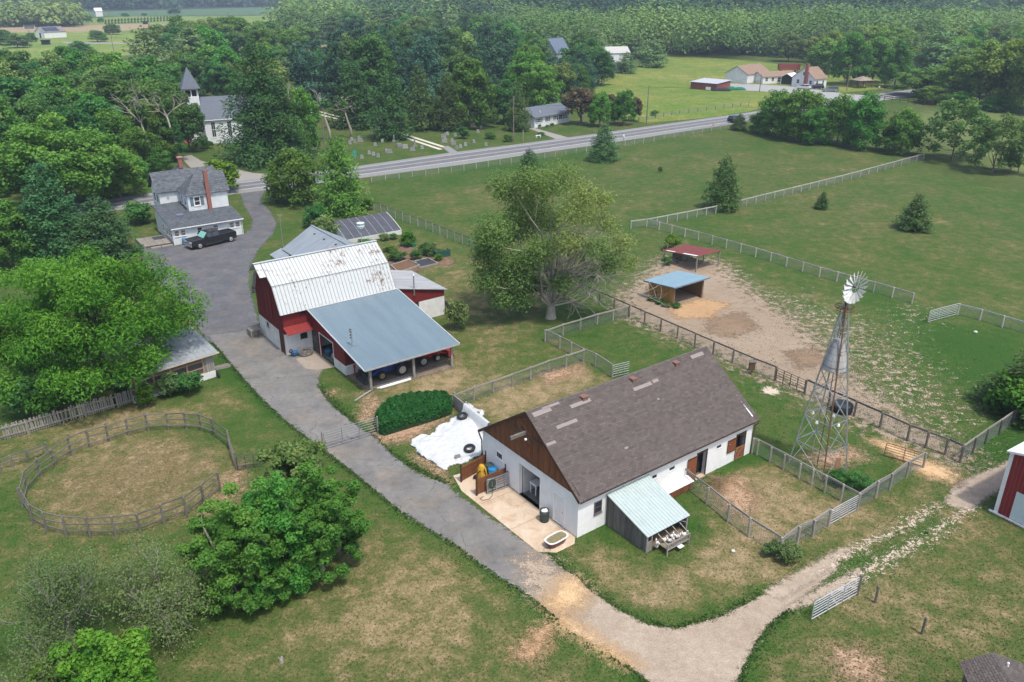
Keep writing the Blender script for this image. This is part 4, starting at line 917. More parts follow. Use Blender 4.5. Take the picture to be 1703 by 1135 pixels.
for k, (x, y, rz, lab) in enumerate([(.55, -.30, 1.2, 'white hen nearest the left post of the hen house run'), (.72, -.14, .4, 'white hen behind the first slat of the run frame'), (1.18, -.32, .1, 'white hen standing upright between first and second slats of the run'),
        (1.38, -.55, 2.4, 'white hen with its tail to the second slat of the run'), (1.78, -.34, .3, 'largest looking white hen in the middle of the run'), (2.02, -.56, -.5, 'white hen under the third slat of the run'), (2.5, -.66, 2.9, 'lone white hen at the right end of the run by the feed tray')]):
    p = LS(2.38 + x, -HD + y); t = T('hen', lab, 'hen', (p[0], p[1], .42 if y < -.14 else .06), ST + rz, 'white hens in the hen house run')
    link('hen_body', HENM, t); link('comb', COMBM, t); link('legs', LEGM, t)
# brown feed bin between hen house and stall door
fb = T('feed_bin', 'brown wooden feed bin with white lid against the stable side wall', 'bin', (*LS(7.15, -.02), 0), ST)
for k in range(6): MB().box(k * .42, k * .42 + .41, -.64, -.60, .06, .62).build('board', BROWN, fb)
MB().box(0, 2.52, -.599, -.05, .06, .62).build('bin_body', BROWN_DK, fb)
MB().slab([(-.05, -.68, .64), (2.58, -.68, .64), (2.58, 0, .80), (-.05, 0, .80)], .04).build('lid', WTRIM, fb)
# ------------------------------------------------------------------ the red barn
m, nt, out = newmat('white_rusty_metal'); c = coords(nt)
n1 = noise(nt, c, 2.6, 6, .78, .4); n2 = noise(nt, mapping(nt, c, (9, 1.8, 1.8)), 1.6, 6, .75); n0 = noise(nt, c, .33, 3, .5)
v = mathn(nt, 'ADD', mathn(nt, 'MULTIPLY_ADD', n1, .5, mathn(nt, 'MULTIPLY', n2, .5)), mathn(nt, 'MULTIPLY_ADD', n0, .34, -.17))
r = ramp(nt, v, [(.0, (.50, .53, .53)), (.55, (.45, .48, .48)), (.572, (.27, .22, .19)), (.61, (.13, .08, .055)), (.7, (.13, .065, .045))])
principled(nt, out, r.outputs[0], .55, .05, n2, .1, .01); RUSTWHITE = m
SEAM = simple('roof_seam', (.21, .20, .19), (.14, .125, .115), .6, scale=3)
bn = T('barn', 'red gambrel barn with white block base and rust-flecked white metal roof', 'barn', BO, BT)
BL, BW, KZ, KY, RZ, EZ = 11.05, 6.486, 6.41, .92, 8.05, 4.06
prof = [(0, 2.02), (BW, 2.02), (BW, 4.68), (BW - KY, 6.36), (BW / 2, 7.98), (KY, 6.36), (0, 4.68)]
for x0, x1 in ((0, .2), (BL - .2, BL)):
    mb = MB(); k = len(prof); mb.add([(x0, y, z) for y, z in prof] + [(x1, y, z) for y, z in prof], [tuple(range(k)), tuple(range(k, 2 * k))[::-1]] + [(i, k + i, k + (i + 1) % k, (i + 1) % k) for i in range(k)]); mb.build('gable_wall', RED, bn)
mb = MB(); mb.box(.2, BL - .2, 0, .2, 2.02, 4.68); mb.box(.2, BL - .2, BW - .2, BW, 2.02, 4.68); mb.build('side_wall', RED, bn)
mb = MB(); wall_grid(mb, (0, 0), X_, NY_, 0, BL, -.3, 2.02, .25, [(1.45, 2.1, 1.28, 1.78)]); wall_grid(mb, (0, 1.38), Y_, NX_, 0, BW - 1.38, -.3, 2.02, .25, [(2.5, 3.05, 1.45, 1.9)]); mb.box(BL - .25, BL, .25, BW, -.3, 2.02); mb.box(.25, BL - .25, BW - .25, BW, -.3, 2.02); mb.build('block_base', WHITE_BLOCK, bn)
MB().box(-.012, .2, .26, 1.37, 0, 2.06).build('sliding_door', simple('old_red_door', (.115, .035, .028), (.07, .026, .022), .85, scale=2, stretch=(4, 4, .5)), bn)
mb = MB(); mb.box(-.05, -.002, 2.42, 4.2, 2.75, 5.85); hd = mb.build('hay_door', RED, bn)
m2 = MB()
for a, b in (((2.42, 2.75), (2.42, 5.85)), ((4.2, 2.75), (4.2, 5.85)), ((3.3, 2.75), (3.3, 5.85))): m2.bar((-.065, a[0], a[1]), (-.065, b[0], b[1]), .05, .02)
m2.build('batten', simple('dark_red', (.13, .018, .016), (.09, .014, .012)), hd)
mb = MB()
for k in range(22): y = .1 + k * .29; zt = 4.6 if y < .05 else min(7.8, (4.68 + (y / KY) * 1.68) if y < KY else 6.36 + (y - KY) / (BW / 2 - KY) * 1.62) if y < BW / 2 else min(7.8, 6.36 + (BW - KY - y) / (BW / 2 - KY) * 1.62 if y < BW - KY else 4.68 + (BW - y) / KY * 1.68); mb.box(-.018, -.002, y - .02, y + .02, 2.05, zt - .06)
mb.build('wall_batten', MATS['dark_red'], bn)
window(bn, (0, 1.38), Y_, NX_, 2.53, 3.02, 1.48, 1.87, GREYWOOD, .03, .04, False, 1)
window(bn, (0, 0), X_, NY_, 1.48, 2.07, 1.31, 1.75, IRON, .03, .04, False, 0, glass=DARK)
mb = MB(); mb.box(1.65, 2.15, -.05, .01, 3.6, 3.95); mb.build('hay_vent', DARK, bn)
ov = .33
def gslope(sgn, t0=0.0):
    Y = (lambda y: y) if sgn > 0 else (lambda y: BW - y)
    return Y
rmain = MB(); seams_ = MB()
for sgn in (1, -1):
    Y = gslope(sgn)
    ey, kz = -.35, KZ
    quads = [((-ov, Y(ey), EZ), (BL + ov, Y(ey), EZ), (-ov, Y(KY), KZ), (BL + ov, Y(KY), KZ)), ((-ov, Y(KY - .06), KZ - .05), (BL + ov, Y(KY - .06), KZ - .05), (-ov, Y(BW / 2), RZ), (BL + ov, Y(BW / 2), RZ))]
    f = .42; hy, hz = KY + (BW / 2 - KY) * f, KZ + (RZ - KZ) * f
    quads.append(((-ov - .62, Y(hy), hz + .004), (-ov - .003, Y(hy), hz + .004), (-ov - .62, Y(BW / 2), RZ + .004), (-ov - .003, Y(BW / 2), RZ + .004)))
    for q in quads:
        rmain.slab([q[0], q[1], q[3], q[2]], .05)
        A, B, C_, D = (np.array(p) for p in q); nn = np.cross(B - A, C_ - A); nn /= np.linalg.norm(nn); nn = nn if nn[2] > 0 else -nn
        k = max(1, int(np.linalg.norm(B - A) / .335))
        for i in range(k + 1):
            p, w = A + (B - A) * min(max(i / k, .003), .997), C_ + (D - C_) * min(max(i / k, .003), .997)
            seams_.bar(p + nn * .014, w + nn * .014, .028, .03, nn)
    seams_.bar((-ov, Y(KY), KZ + .03), (BL + ov, Y(KY), KZ + .03), .06, .03)
rfb = rmain.build('roof', RUSTWHITE, bn); seams_.build('roof_seams', SEAM, rfb, kind='stuff')
mb = MB(); mb.bar((-ov - .64, BW / 2, RZ + .03), (BL + ov, BW / 2, RZ + .03), .3, .04); mb.build('ridge_cap', RUSTWHITE, rfb)
mb = MB(); mb.bar((-.85, BW / 2, RZ - .12), (.1, BW / 2, RZ - .12), .1, .14); mb.build('hay_beam', DARKWOOD, bn)
aw = MB(); ribbed(aw, (-.08, -1.1, 2.34), (2.34, -1.1, 2.34), (-.08, -.01, 2.74), (2.34, -.01, 2.74), .2, .025)
aw.build('awning', simple('awning_red', (.235, .035, .032), (.18, .026, .024), .5, scale=2), bn)
# lean-to carport and workshop
METAL = simple('blue_grey_metal', (.205, .275, .315), (.165, .225, .26), .42, .25, scale=.55, stretch=(1.6, .12, 1), spec=.4)
lt = T('carport', 'lean-to carport with wide blue-grey ribbed metal roof on grey posts', 'carport', BO, BT)
LX0, LX1, LD = 2.25, 11.45, 11.35; lz = lambda y: 4.10 - (4.10 - 2.22) * ((-y - .36) / (LD - .36))
mb = MB(); ribbed(mb, (LX0, -LD, lz(-LD)), (LX1, -LD, lz(-LD)), (LX0, -.37, 4.10), (LX1, -.37, 4.10), .225, .028, .04, .06); rl = mb.build('roof', METAL, lt)
mb = MB(); mb.bar((LX0, -.36, 4.12), (LX1, -.36, 4.12), .3, .04); mb.build('flashing', simple('flashing', (.55, .56, .56), (.42, .42, .42), .5, .2), rl)
mb = MB(); mb.box(LX0, LX1, -LD - .08, -LD - .002, lz(-LD) - .12, lz(-LD) + .0); mb.build('gutter', simple('gutter_tan', (.36, .35, .31), (.28, .27, .24), .5), rl)
mb = MB()
for s0, s1 in (((LX0 - .03), 0), ((LX1 + .03), 0)): mb.bar((s0, -LD, lz(-LD) - .04), (s0, -.4, 4.06), .04, .12)
mb.build('fascia', WTRIM, rl)
holes = [(1.95 - .2, 4.75 - .2, 0, 2.25), (.38 - .2, 1.28 - .2, .02, 2.0)]
mb = MB()
for a0, a1, hs in ((.0, 6.85, holes),):
    seg = sorted({0, .18, 1.08, 1.75, 4.55, 6.85})
    for i in range(len(seg) - 1):
        u0, u1 = seg[i], seg[i + 1]; hole = [h for h in hs if h[0] <= (u0 + u1) / 2 <= h[1]]
        zb = hole[0][3] if hole else 0.0
        if not hole and u0 >= 4.5: zb = .9
        y0, y1 = -.2 - u0, -.2 - u1
        mb.hexa([(2.5, y1, zb), (2.62, y1, zb), (2.62, y0, zb), (2.5, y0, zb), (2.5, y1, lz(y1) - .07), (2.62, y1, lz(y1) - .07), (2.62, y0, lz(y0) - .07), (2.5, y0, lz(y0) - .07)])
mb.build('workshop_wall', RED, lt)
mb = MB(); mb.box(2.48, 2.64, -7.05, -4.75, -.2, .9); mb.box(2.64, 4.2, -7.05, -6.9, -.2, .9); mb.box(7.0, 11.2, -7.05, -6.9, -.2, .9); mb.build('block_base', WHITE_BLOCK, lt)
mb = MB(); mb.box(2.625, 11.2, -7.03, -6.93, .9, lz(-7) - .1); mb.box(4.2, 7.0, -7.02, -6.94, 0, .9); mb.box(11.1, 11.2, -6.9, -.4, 0, lz(-7) - .1); mb.build('rear_partition', simple('partition_red', (.14, .02, .018), (.09, .016, .014), .85, scale=2), lt)
mb = MB(); mb.box(2.47, 2.54, -1.46, -.42, .02, 2.0); gd = mb.build('door', simple('door_green', (.055, .085, .075), (.035, .06, .05), .6), lt); MB().fbox((2.47, -1.25), (0, 1), NX_, 0, .6, -.001, .006, 1.0, 1.8).build('pane', GLASS, gd)
mb = MB(); mb.fbox((2.5, -1.88), NY_, NX_, 0, .07, 0, .03, 0, 2.32); mb.fbox((2.5, -4.75), NY_, NX_, 0, .07, 0, .03, 0, 2.32); mb.fbox((2.5, -1.95), NY_, NX_, 0, 2.8, 0, .03, 2.25, 2.32); mb.build('garage_casing', WTRIM, lt)
mb = MB(); mb.box(2.7, 11, -6.85, -.4, -.05, .02); mb.build('workshop_floor', CFLOOR, lt)
for k, x in enumerate((2.94, 7.05, 10.9)):
    MB().box(x - .1, x + .1, -10.95, -10.75, -.2, lz(-10.85) - .05).build('post', GREYWOOD, lt)
mb = MB(); mb.box(2.6, 11.3, -10.93, -10.77, lz(-10.85) - .24, lz(-10.85) - .055); mb.build('beam', DARKWOOD, lt)
mb = MB()
for k in range(9): x = 2.7 + k * 1.07; mb.bar((x, -10.9, lz(-10.9) - .13), (x, -7.1, lz(-7.1) - .13), .06, .12)
mb.build('rafters', DARKWOOD, lt)
pl = MB(); px_, py_ = 3.02, -7.7; pz_ = lz(-7.7); pl.tube([(px_, py_, pz_), (px_, py_, pz_ + 1.55)], .045, 8); pl.box(px_ - .3, px_ + .3, py_ - .05, py_ + .05, pz_ + .02, pz_ + .06); mast = pl.build('service_mast', STEEL, lt)
mb = MB()
for k in range(3): mb.lathe((px_ - .1, py_, pz_ + .85 + k * .26), [(.05, -.06), (.08, 0), (.05, .06)], 8)
mb.tube([(px_, py_, pz_ + 1.55), (px_ - .14, py_, pz_ + 1.66), (px_ - .2, py_, pz_ + 1.5)], .05, 8); mb.build('insulator', IRON, mast)
# annex
an = T('workshop_annex', 'low red and white annex with grey metal roof beyond the barn end', 'outbuilding', BO, BT)
AX0, AX1, AY1 = 11.5, 16.97, 6.7; az = lambda x: 4.05 - (x - 11.5) * (1.32 / 5.77)
mb = MB(); mb.hexa([(AX0, 0, 2.03), (AX1, 0, 2.03), (AX1, .15, 2.03), (AX0, .15, 2.03), (AX0, 0, az(AX0) - .08), (AX1, 0, az(AX1) - .08), (AX1, .15, az(AX1) - .08), (AX0, .15, az(AX0) - .08)]); mb.box(AX1 - .15, AX1, .15, AY1, 2.03, az(AX1) - .08)
mb.hexa([(AX0, AY1, 0), (AX1 - .16, AY1, 0), (AX1 - .16, AY1 + .15, 0), (AX0, AY1 + .15, 0), (AX0, AY1, az(AX0) - .08), (AX1 - .16, AY1, az(AX1) - .08), (AX1 - .16, AY1 + .15, az(AX1) - .08), (AX0, AY1 + .15, az(AX0) - .08)]); mb.build('wall', RED, an)
mb = MB(); wall_grid(mb, (0, 0), X_, NY_, AX0, AX1, -.3, 2.03, .2, [(11.9, 14.0, 1.05, 2.03)]); mb.box(AX1 - .2, AX1, .2, AY1, -.3, 2.03); mb.build('block_base', WHITE_BLOCK, an)
mb = MB(); mb.box(11.9, 14.0, .12, .16, 1.05, 2.0); wn_ = mb.build('louvre_window', DARK, an); mb = MB()
for k in range(4): mb.bar((11.9, .02, 1.15 + k * .22), (14.0, .02, 1.15 + k * .22), .03, .1)
mb.build('louvre', DARKWOOD, wn_)
mb = MB(); ribbed(mb, (AX1 + .28, AY1 + .3, az(AX1 + .28)), (AX1 + .28, -.22, az(AX1 + .28)), (AX0, AY1 + .3, az(AX0)), (AX0, -.22, az(AX0)), .4, .02, .06); mb.build('roof', simple('dull_grey_metal', (.42, .43, .44), (.27, .28, .29), .6, .1, scale=.8, stretch=(.25, 3, 1)), an)
mb = MB(); mb.tube([(13.45, -.14, 2.9), (13.45, -.14, 5.0)], .07, 8); mb.lathe((13.45, -.14, 5.02), [(.15, 0), (.02, .12)], 8); mb.tube([(13.45, -.14, 2.9), (13.45, .05, 2.9)], .08, 8); mb.build('stovepipe', STEEL, an)
tag(MB().torus((0, 0, 0), .5, .17, 'x', 20, 8).build('tyre', BLACK, loc=(*LB(17.25, .2), .62), rz=BT), 'black tyre leaning on the white end of the annex behind the bush', 'tyre')
# gable shed behind the barn
gs = T('gable_shed', 'grey metal gable roofed shed behind the barn ridge', 'shed', (*LB(13.6, 14.2), 0), BT)
GM = simple('grey_roof_metal', (.30, .335, .36), (.23, .26, .285), .5, .2, scale=.8, stretch=(.3, 2, 1))
mb = MB(); ribbed(mb, (-4.0, -.2, 2.15), (-4.0, 10.5, 2.15), (0, -.2, 4.4), (0, 10.5, 4.4), .5, .02, .05); ribbed(mb, (4.0, 10.5, 2.15), (4.0, -.2, 2.15), (0, 10.5, 4.4), (0, -.2, 4.4), .5, .02, .05); mb.bar((0, -.2, 4.42), (0, 10.55, 4.42), .25, .04); mb.build('roof', GM, gs)
mb = MB(); mb.box(-3.7, 3.7, 0, .15, 0, 2.3); mb.box(-3.7, 3.7, 10.1, 10.25, 0, 2.3); mb.box(-3.7, -3.55, .15, 10.1, 0, 2.25); mb.box(3.55, 3.7, .15, 10.1, 0, 2.25)
for y in (0, 10.1): mb.extr([(-3.7, y), (3.7, y), (3.7, y + .15), (-3.7, y + .15)], 2.3, 2.32); mb.hexa([(-3.7, y, 2.3), (3.7, y, 2.3), (3.7, y + .15, 2.3), (-3.7, y + .15, 2.3), (-.05, y, 4.3), (.05, y, 4.3), (.05, y + .15, 4.3), (-.05, y + .15, 4.3)])
mb.build('wall', simple('pale_wall', (.46, .47, .47), (.36, .37, .37)), gs)
mb = MB()
for x, y in ((-.7, 8.0), (-.7, 5.3), (-.6, 2.4), (-2.5, 3.6)): z = 2.15 + (4 + x) / 4 * 2.25; mb.box(x - .12, x + .12, y - .1, y + .1, z - .02, z + .07)
mb.build('roof_hatch', IRON, gs)
mb = MB(); ribbed(mb, (-5.3, 8.2, 1.5), (-5.3, 11.2, 1.5), (-3.8, 8.2, 2.05), (-3.8, 11.2, 2.05), .5, .02); mb.box(-5.2, -5.1, 8.3, 8.4, 0, 1.48); mb.box(-5.2, -5.1, 11, 11.1, 0, 1.48); mb.build('side_awning', GM, gs)
# greenhouse under shade cloth
gh = T('greenhouse', 'low greenhouse covered in dark shade cloth with white ends', 'greenhouse', (*LB(19.6, 28.3), 0), BT)
GL = 8.1; gp = [(0, 0.15), (0, .62), (1.0, 1.12), (2.2, 1.62), (3.3, 2.02), (4.1, 2.2)]
mb = MB(); k = len(gp) - 1
mb.add([(x, y, z) for x in (0, GL) for y, z in gp[1:]], [(i, k + i, k + i + 1, i + 1) for i in range(k - 1)]); mb.add([(0, 4.1, 2.2), (GL, 4.1, 2.2), (GL, 4.35, .1), (0, 4.35, .1)], [(0, 1, 2, 3)]); mb.build('shade_cloth', simple('shade_cloth', (.078, .083, .10), (.055, .058, .072), .8, scale=1.2), gh)
for i in range(8):
    x = GL * i / 7; mb = MB(); mb.tube([(x, y, z + .025) for y, z in gp[1:]], .022, 5); mb.build('hoop', simple('pale_pipe', (.42, .43, .43), (.34, .35, .35)), gh)
mb = MB(); mb.box(0, GL, -.05, .02, 0, .62); mb.build('front_board', simple('faded_board', (.62, .64, .60), (.45, .48, .44)), gh)
for x in (-.02, GL + .02):
    mb = MB(); pts = [(0, 0)] + gp[1:] + [(4.35, 0)]; mb.add([(x, y, z + .03) for y, z in pts] + [(x + .05, y, z + .03) for y, z in pts], [tuple(range(len(pts))), tuple(range(len(pts), 2 * len(pts)))[::-1]] + [(i, len(pts) + i, len(pts) + (i + 1) % len(pts), (i + 1) % len(pts)) for i in range(len(pts))]); mb.build('end_panel', simple('white_film', (.66, .68, .66), (.56, .58, .56)), gh)

# ------------------------------------------------------------------ farmhouse
HO, HT_ = (-43.81, 101.22), .62
hs = T('farmhouse', 'white clapboard farmhouse with grey shingle roofs and tall brick chimney', 'house', HO, HT_)
HL = 8.89; sl_ = .148; hz = lambda y: 2.28 + sl_ * (y + .3)
wins = [(.15, .8), (.95, 1.58), (3.05, 3.72), (5.12, 5.8), (7.28, 7.92), (8.08, 8.70)]
mb = MB(); wall_grid(mb, (0, 0), X_, NY_, 0, HL, -.3, 2.22, .15, [(a, b, 1.08, 1.88) for a, b in wins])
mb.hexa([(0, .15, -.3), (.15, .15, -.3), (.15, 8.6, -.3), (0, 8.6, -.3), (0, .15, hz(.15) - .1), (.15, .15, hz(.15) - .1), (.15, 8.6, hz(8.6) - .1), (0, 8.6, hz(8.6) - .1)])
mb.hexa([(HL - .15, .15, -.3), (HL, .15, -.3), (HL, 4.4, -.3), (HL - .15, 4.4, -.3), (HL - .15, .15, hz(.15) - .1), (HL, .15, hz(.15) - .1), (HL, 4.4, hz(4.4) - .1), (HL - .15, 4.4, hz(4.4) - .1)]); mb.build('lower_wall', CLAP, hs)
BLIND = simple('window_blind', (.20, .19, .175), (.14, .135, .125), .4, scale=2)
for k, (a, b) in enumerate(wins): window(hs, (0, 0), X_, NY_, a + .06, b - .06, 1.14, 1.82, WTRIM, .04, .06, True, glass=GLASS if k == 2 else BLIND)
for a, b, z0, z1 in ((.7, 1.3, .9, 1.7), (1.6, 2.2, .9, 1.7), (2.5, 3.1, .85, 1.65), (4.4, 5.0, .9, 1.75)): window(hs, (0, 0), Y_, NX_, a, b, z0, z1, WTRIM, .03, .06)
def block(x0, x1, y0, y1, z0, z1, name='upper_wall'): MB().box(x0, x1, y0, y1, z0, z1).build(name, CLAP, hs)
block(3.54, HL, 4.51, 8.4, 2.6, 5.15); block(.89, HL - .02, 8.48, 12.4, -.3, 5.15); block(2.6, 7.4, 12.4, 16, -.3, 5.15)
for x0, x1, zt in ((HL, HL, 0),):
    mb = MB(); mb.hexa([(HL - .12, 4.51, 5.15), (HL, 4.51, 5.15), (HL, 7.95, 5.15), (HL - .12, 7.95, 5.15), (HL - .12, 6.18, 7.4), (HL, 6.18, 7.4), (HL, 6.28, 7.4), (HL - .12, 6.28, 7.4)]); mb.hexa([(.89, 8.48, 5.15), (1.0, 8.48, 5.15), (1.0, 12.4, 5.15), (.89, 12.4, 5.15), (.89, 10.4, 7.2), (1.0, 10.4, 7.2), (1.0, 10.5, 7.2), (.89, 10.5, 7.2)]); mb.build('gable_wall', CLAP, hs)
rd = MB(); rd.slab([(-.25, -.35, 2.27), (HL + .25, -.35, 2.27), (HL + .25, 4.5, hz(4.5)), (-.25, 4.5, hz(4.5))], .1); rd.slab([(-.25, 4.5, hz(4.5)), (3.54, 4.5, hz(4.5)), (3.54, 8.5, hz(8.5)), (-.25, 8.5, hz(8.5))], .1); rr = rd.build('roof', simple('roof_felt', (.07, .08, .09), (.055, .06, .07)), hs)
shingle_slope('shingles', (-.27, -.37, 2.28), (HL + .27, -.37, 2.28), (-.27, 4.5, hz(4.5) + .01), (HL + .27, 4.5, hz(4.5) + .01), .3, .18, SH_GREY, rr, .02, 11)
shingle_slope('shingles', (-.27, 4.5, hz(4.5) + .012), (3.54, 4.5, hz(4.5) + .012), (-.27, 8.5, hz(8.5) + .012), (3.54, 8.5, hz(8.5) + .012), .3, .18, SH_GREY, rr, .02, 12)
ey, ez_, ry, rz_ = 4.2, 5.18, 6.22, 7.62
rs = MB(); rs.slab([(3.25, ey, ez_), (HL + .3, ey, ez_), (HL + .3, ry, rz_), (5.25, ry, rz_)], .08); rs.slab([(HL + .3, 8.6, ez_), (3.25, 8.6, ez_), (5.25, ry, rz_), (HL + .3, ry, rz_)], .08); rs.slab([(3.25, ey, ez_), (5.25, ry, rz_), (3.25, 8.6, ez_)], .08)
rs.slab([(.55, 8.15, 5.15), (HL + .28, 8.15, 5.15), (HL + .28, 10.5, 7.54), (.55, 10.5, 7.54)], .08); rs.slab([(HL + .28, 12.8, 5.15), (.55, 12.8, 5.15), (.55, 10.5, 7.54), (HL + .28, 10.5, 7.54)], .08)
rs.slab([(2.3, 8.6, 5.4), (7.7, 8.6, 5.4), (5.1, 11.9, 8.15)], .08); rs.slab([(7.7, 8.6, 5.4), (7.7, 16.2, 5.1), (5.1, 11.9, 8.15)], .08); rs.slab([(7.7, 16.2, 5.1), (2.3, 16.2, 5.1), (5.1, 11.9, 8.15)], .08); rs.slab([(2.3, 16.2, 5.1), (2.3, 8.6, 5.4), (5.1, 11.9, 8.15)], .08); rs_ = rs.build('upper_roof', MATS['roof_felt'], hs)
shingle_slope('shingles', (3.23, ey - .02, ez_ + .01), (HL + .32, ey - .02, ez_ + .01), (5.25, ry, rz_ + .01), (HL + .32, ry, rz_ + .01), .3, .18, SH_GREY, rs_, .02, 13)
shingle_slope('shingles', (3.23, 8.62, ez_ + .01), (3.23, ey - .02, ez_ + .01), (5.2, ry + .03, rz_), (5.2, ry - .03, rz_), .3, .18, SH_GREY, rs_, .02, 14)
shingle_slope('shingles', (.53, 8.13, 5.16), (HL + .3, 8.13, 5.16), (.53, 10.5, 7.55), (HL + .3, 10.5, 7.55), .3, .18, SH_GREY, rs_, .02, 15)
shingle_slope('shingles', (2.3, 8.58, 5.41), (7.7, 8.58, 5.41), (5.07, 11.9, 8.16), (5.13, 11.9, 8.16), .3, .18, SH_GREY, rs_, .02, 16)
window(hs, (0, 4.51), X_, NY_, 4.42, 5.08, 3.72, 4.78, WTRIM, .05, .09)
SHUT = simple('shutter_grey', (.15, .19, .235), (.11, .14, .18), .7, scale=3)
for a in (3.85, 5.22): MB().fbox((0, 4.51), X_, NY_, a, a + .42, 0, .05, 3.65, 4.85).build('shutter', SHUT, hs)
for a in (1.0, 2.6): window(hs, (3.54, 4.51), Y_, NX_, a - .0, a + .6, 3.6, 4.6, WTRIM, .03, .07)
for a in (.6, 2.0): window(hs, (.89, 8.48), Y_, NX_, a + .2, a + .9, 3.6, 4.7, WTRIM, .03, .07)
window(hs, (.89, 8.48), X_, NY_, 1.0, 1.5, 3.9, 4.6, WTRIM, .03, .05) if False else MB().hexa([(2.0, 8.40, 4.1), (2.2, 8.40, 4.35), (2.2, 8.47, 4.35), (2.0, 8.47, 4.1), (1.8, 8.40, 4.35), (2.0, 8.40, 4.65), (2.0, 8.47, 4.65), (1.8, 8.47, 4.35)]).build('wall_star', simple('star_grey', (.40, .46, .45), (.32, .38, .37)), hs)
MB().box(6.02, 6.5, 4.02, 4.5, 2.9, 8.25).build('chimney', BRICK, hs)
MB().box(4.65, 5.2, 10.8, 11.3, 7.6, 9.0).build('chimney', BRICK, hs)
mb = MB(); mb.box(4.55, 5.3, 10.7, 11.4, 9.0, 9.14); mb.build('chimney_cap', simple('cap_clay', (.42, .24, .18), (.33, .19, .15)), hs)
mb = MB(); mb.box(1.6, 2.5, 3.3, 4.2, hz(3.75) + .0, hz(3.75) + .12); mb.build('skylight', SHUT, hs)
mb = MB(); mb.box(-.25, HL + .25, -.45, -.36, 2.14, 2.25); mb.tube([(HL + .12, -.3, 2.2), (HL + .08, -.08, 1.9), (HL + .08, -.08, 0)], .04, 6); mb.tube([(-.12, -.3, 2.2), (-.06, -.06, 1.9), (-.06, -.06, 0)], .04, 6); mb.build('gutter', WTRIM, hs)
dkx = T('deck', 'low grey timber deck beside the farmhouse end wall', 'deck', HO, HT_)
for k in range(18):
    x = -.12 - .185 * (k + 1); MB().box(x, x + .172, .55, 4.9, .26, .30).build('plank', simple('deck_board', (.30, .27, .23), (.19, .17, .15), .9, scale=2, stretch=(4, .4, 4), rnd=.15), dkx)
mb = MB(); mb.box(-3.45, -.13, .6, 4.85, .0, .255); mb.build('deck_base', DARKWOOD, dkx)
for k in range(2): MB().box(-2.9 + k * 1.3, -1.7 + k * 1.5, -.1 + .02, .5, 0, .13).build('step', MATS['deck_board'], dkx)
for y0, y1, x0, x1 in ((.5, 4.9, -3.75, -3.47),): MB().box(x0, x1, y0, y1, 0, .42).build('planter_box', GREYWOOD, dkx)
tag(MB().box(-1.8, -.35, 3.0, 4.5, .302, .33).build('door_mat', simple('mat_grey', (.06, .065, .075), (.04, .045, .05)), loc=(*HO, 0), rz=HT_), 'dark grey mat lying on the farmhouse deck', 'mat')
b = T('barrel', 'blue plastic barrel against the farmhouse front wall', 'barrel', LS(1.15, -.38, HO, HT_))
mb = MB(); mb.lathe((0, 0, 0), [(.24, 0), (.27, .05), (.28, .3), (.265, .42), (.28, .54), (.27, .8), (.24, .86)], 16); mb.build('drum', simple('barrel_blue', (.10, .24, .42), (.07, .17, .32), .5), b, True)
mb = MB(); mb.torus((0, 0, .84), .22, .025, 'z', 16, 6); mb.build('rim', MATS['barrel_blue'], b)

# ------------------------------------------------------------------ vehicles
def car_body(prof_lo, prof_hi, W, taper=.86):
    """body from a side outline: lower shell polygon and cabin polygon [(x,z)]"""
    mb = MB()
    k = len(prof_lo); mb.add([(x, -W / 2, z) for x, z in prof_lo] + [(x, W / 2, z) for x, z in prof_lo], [tuple(range(k)), tuple(range(k, 2 * k))[::-1]] + [(i, k + i, k + (i + 1) % k, (i + 1) % k) for i in range(k)]); return mb
def wheels(parent, pts, r, w, rim=None, yax=True):
    for x, y in pts:
        mb = MB(); mb.lathe((x, y - w / 2, r), [(r * .62, -.002), (r * .93, 0), (r, w * .2), (r, w * .8), (r * .93, w), (r * .62, w + .002)], 20, 'y'); wh = mb.build('wheel', BLACK, parent)
        mb = MB(); s = 1 if y > 0 else -1; mb.lathe((x, y + s * (w / 2 + .005), r), [(r * .6, 0), (r * .56, s * .015), (r * .3, s * .01), (r * .2, s * .03)], 14, 'y'); mb.build('rim', rim or STEEL, wh)
def paint(name, col, rough=.25):
    if name in MATS: return MATS[name]
    m, nt, out = newmat(name); principled(nt, out, col, rough, .1, spec=.5); MATS[name] = m; return m
tk = T('pickup_truck', 'black crew cab pickup truck parked in front of the farmhouse', 'pickup truck', LS(4.05, -2.28, HO, HT_), HT_ + .19 + pi)
PB = paint('truck_black', (.018, .018, .022)); W = 2.0
low = [(-3.05, .45), (-3.1, .75), (-3.1, 1.22), (-.95, 1.24), (1.35, 1.24), (2.85, 1.18), (3.08, 1.02), (3.12, .5), (2.7, .42), (-2.7, .42)]
car_body(low, None, W).build('body', PB, tk)
mb = MB(); cab = [(-.95, 1.24), (1.35, 1.24), (.75, 1.88), (.35, 1.94), (-.55, 1.94), (-.92, 1.86)]; k = len(cab)
mb.add([(x, -W / 2 + .03 if z < 1.5 else -W / 2 + .19, z) for x, z in cab] + [(x, W / 2 - .03 if z < 1.5 else W / 2 - .19, z) for x, z in cab], [tuple(range(k)), tuple(range(k, 2 * k))[::-1]] + [(i, k + i, k + (i + 1) % k, (i + 1) % k) for i in range(k)]); mb.build('cab', PB, tk)
mb = MB(); mb.box(-2.98, -1.02, -.82, .82, 1.16, 1.246); mb.build('bed_floor', simple('bed_liner', (.012, .012, .013), (.009, .009, .01)), tk)
mb = MB(); 
for y0, y1 in ((-1.0, -.84), (.84, 1.0)): mb.box(-3.08, -.96, y0, y1, 1.24, 1.34)
mb.box(-3.1, -2.98, -.84, .84, 1.24, 1.34); mb.build('bed_rail', PB, tk)
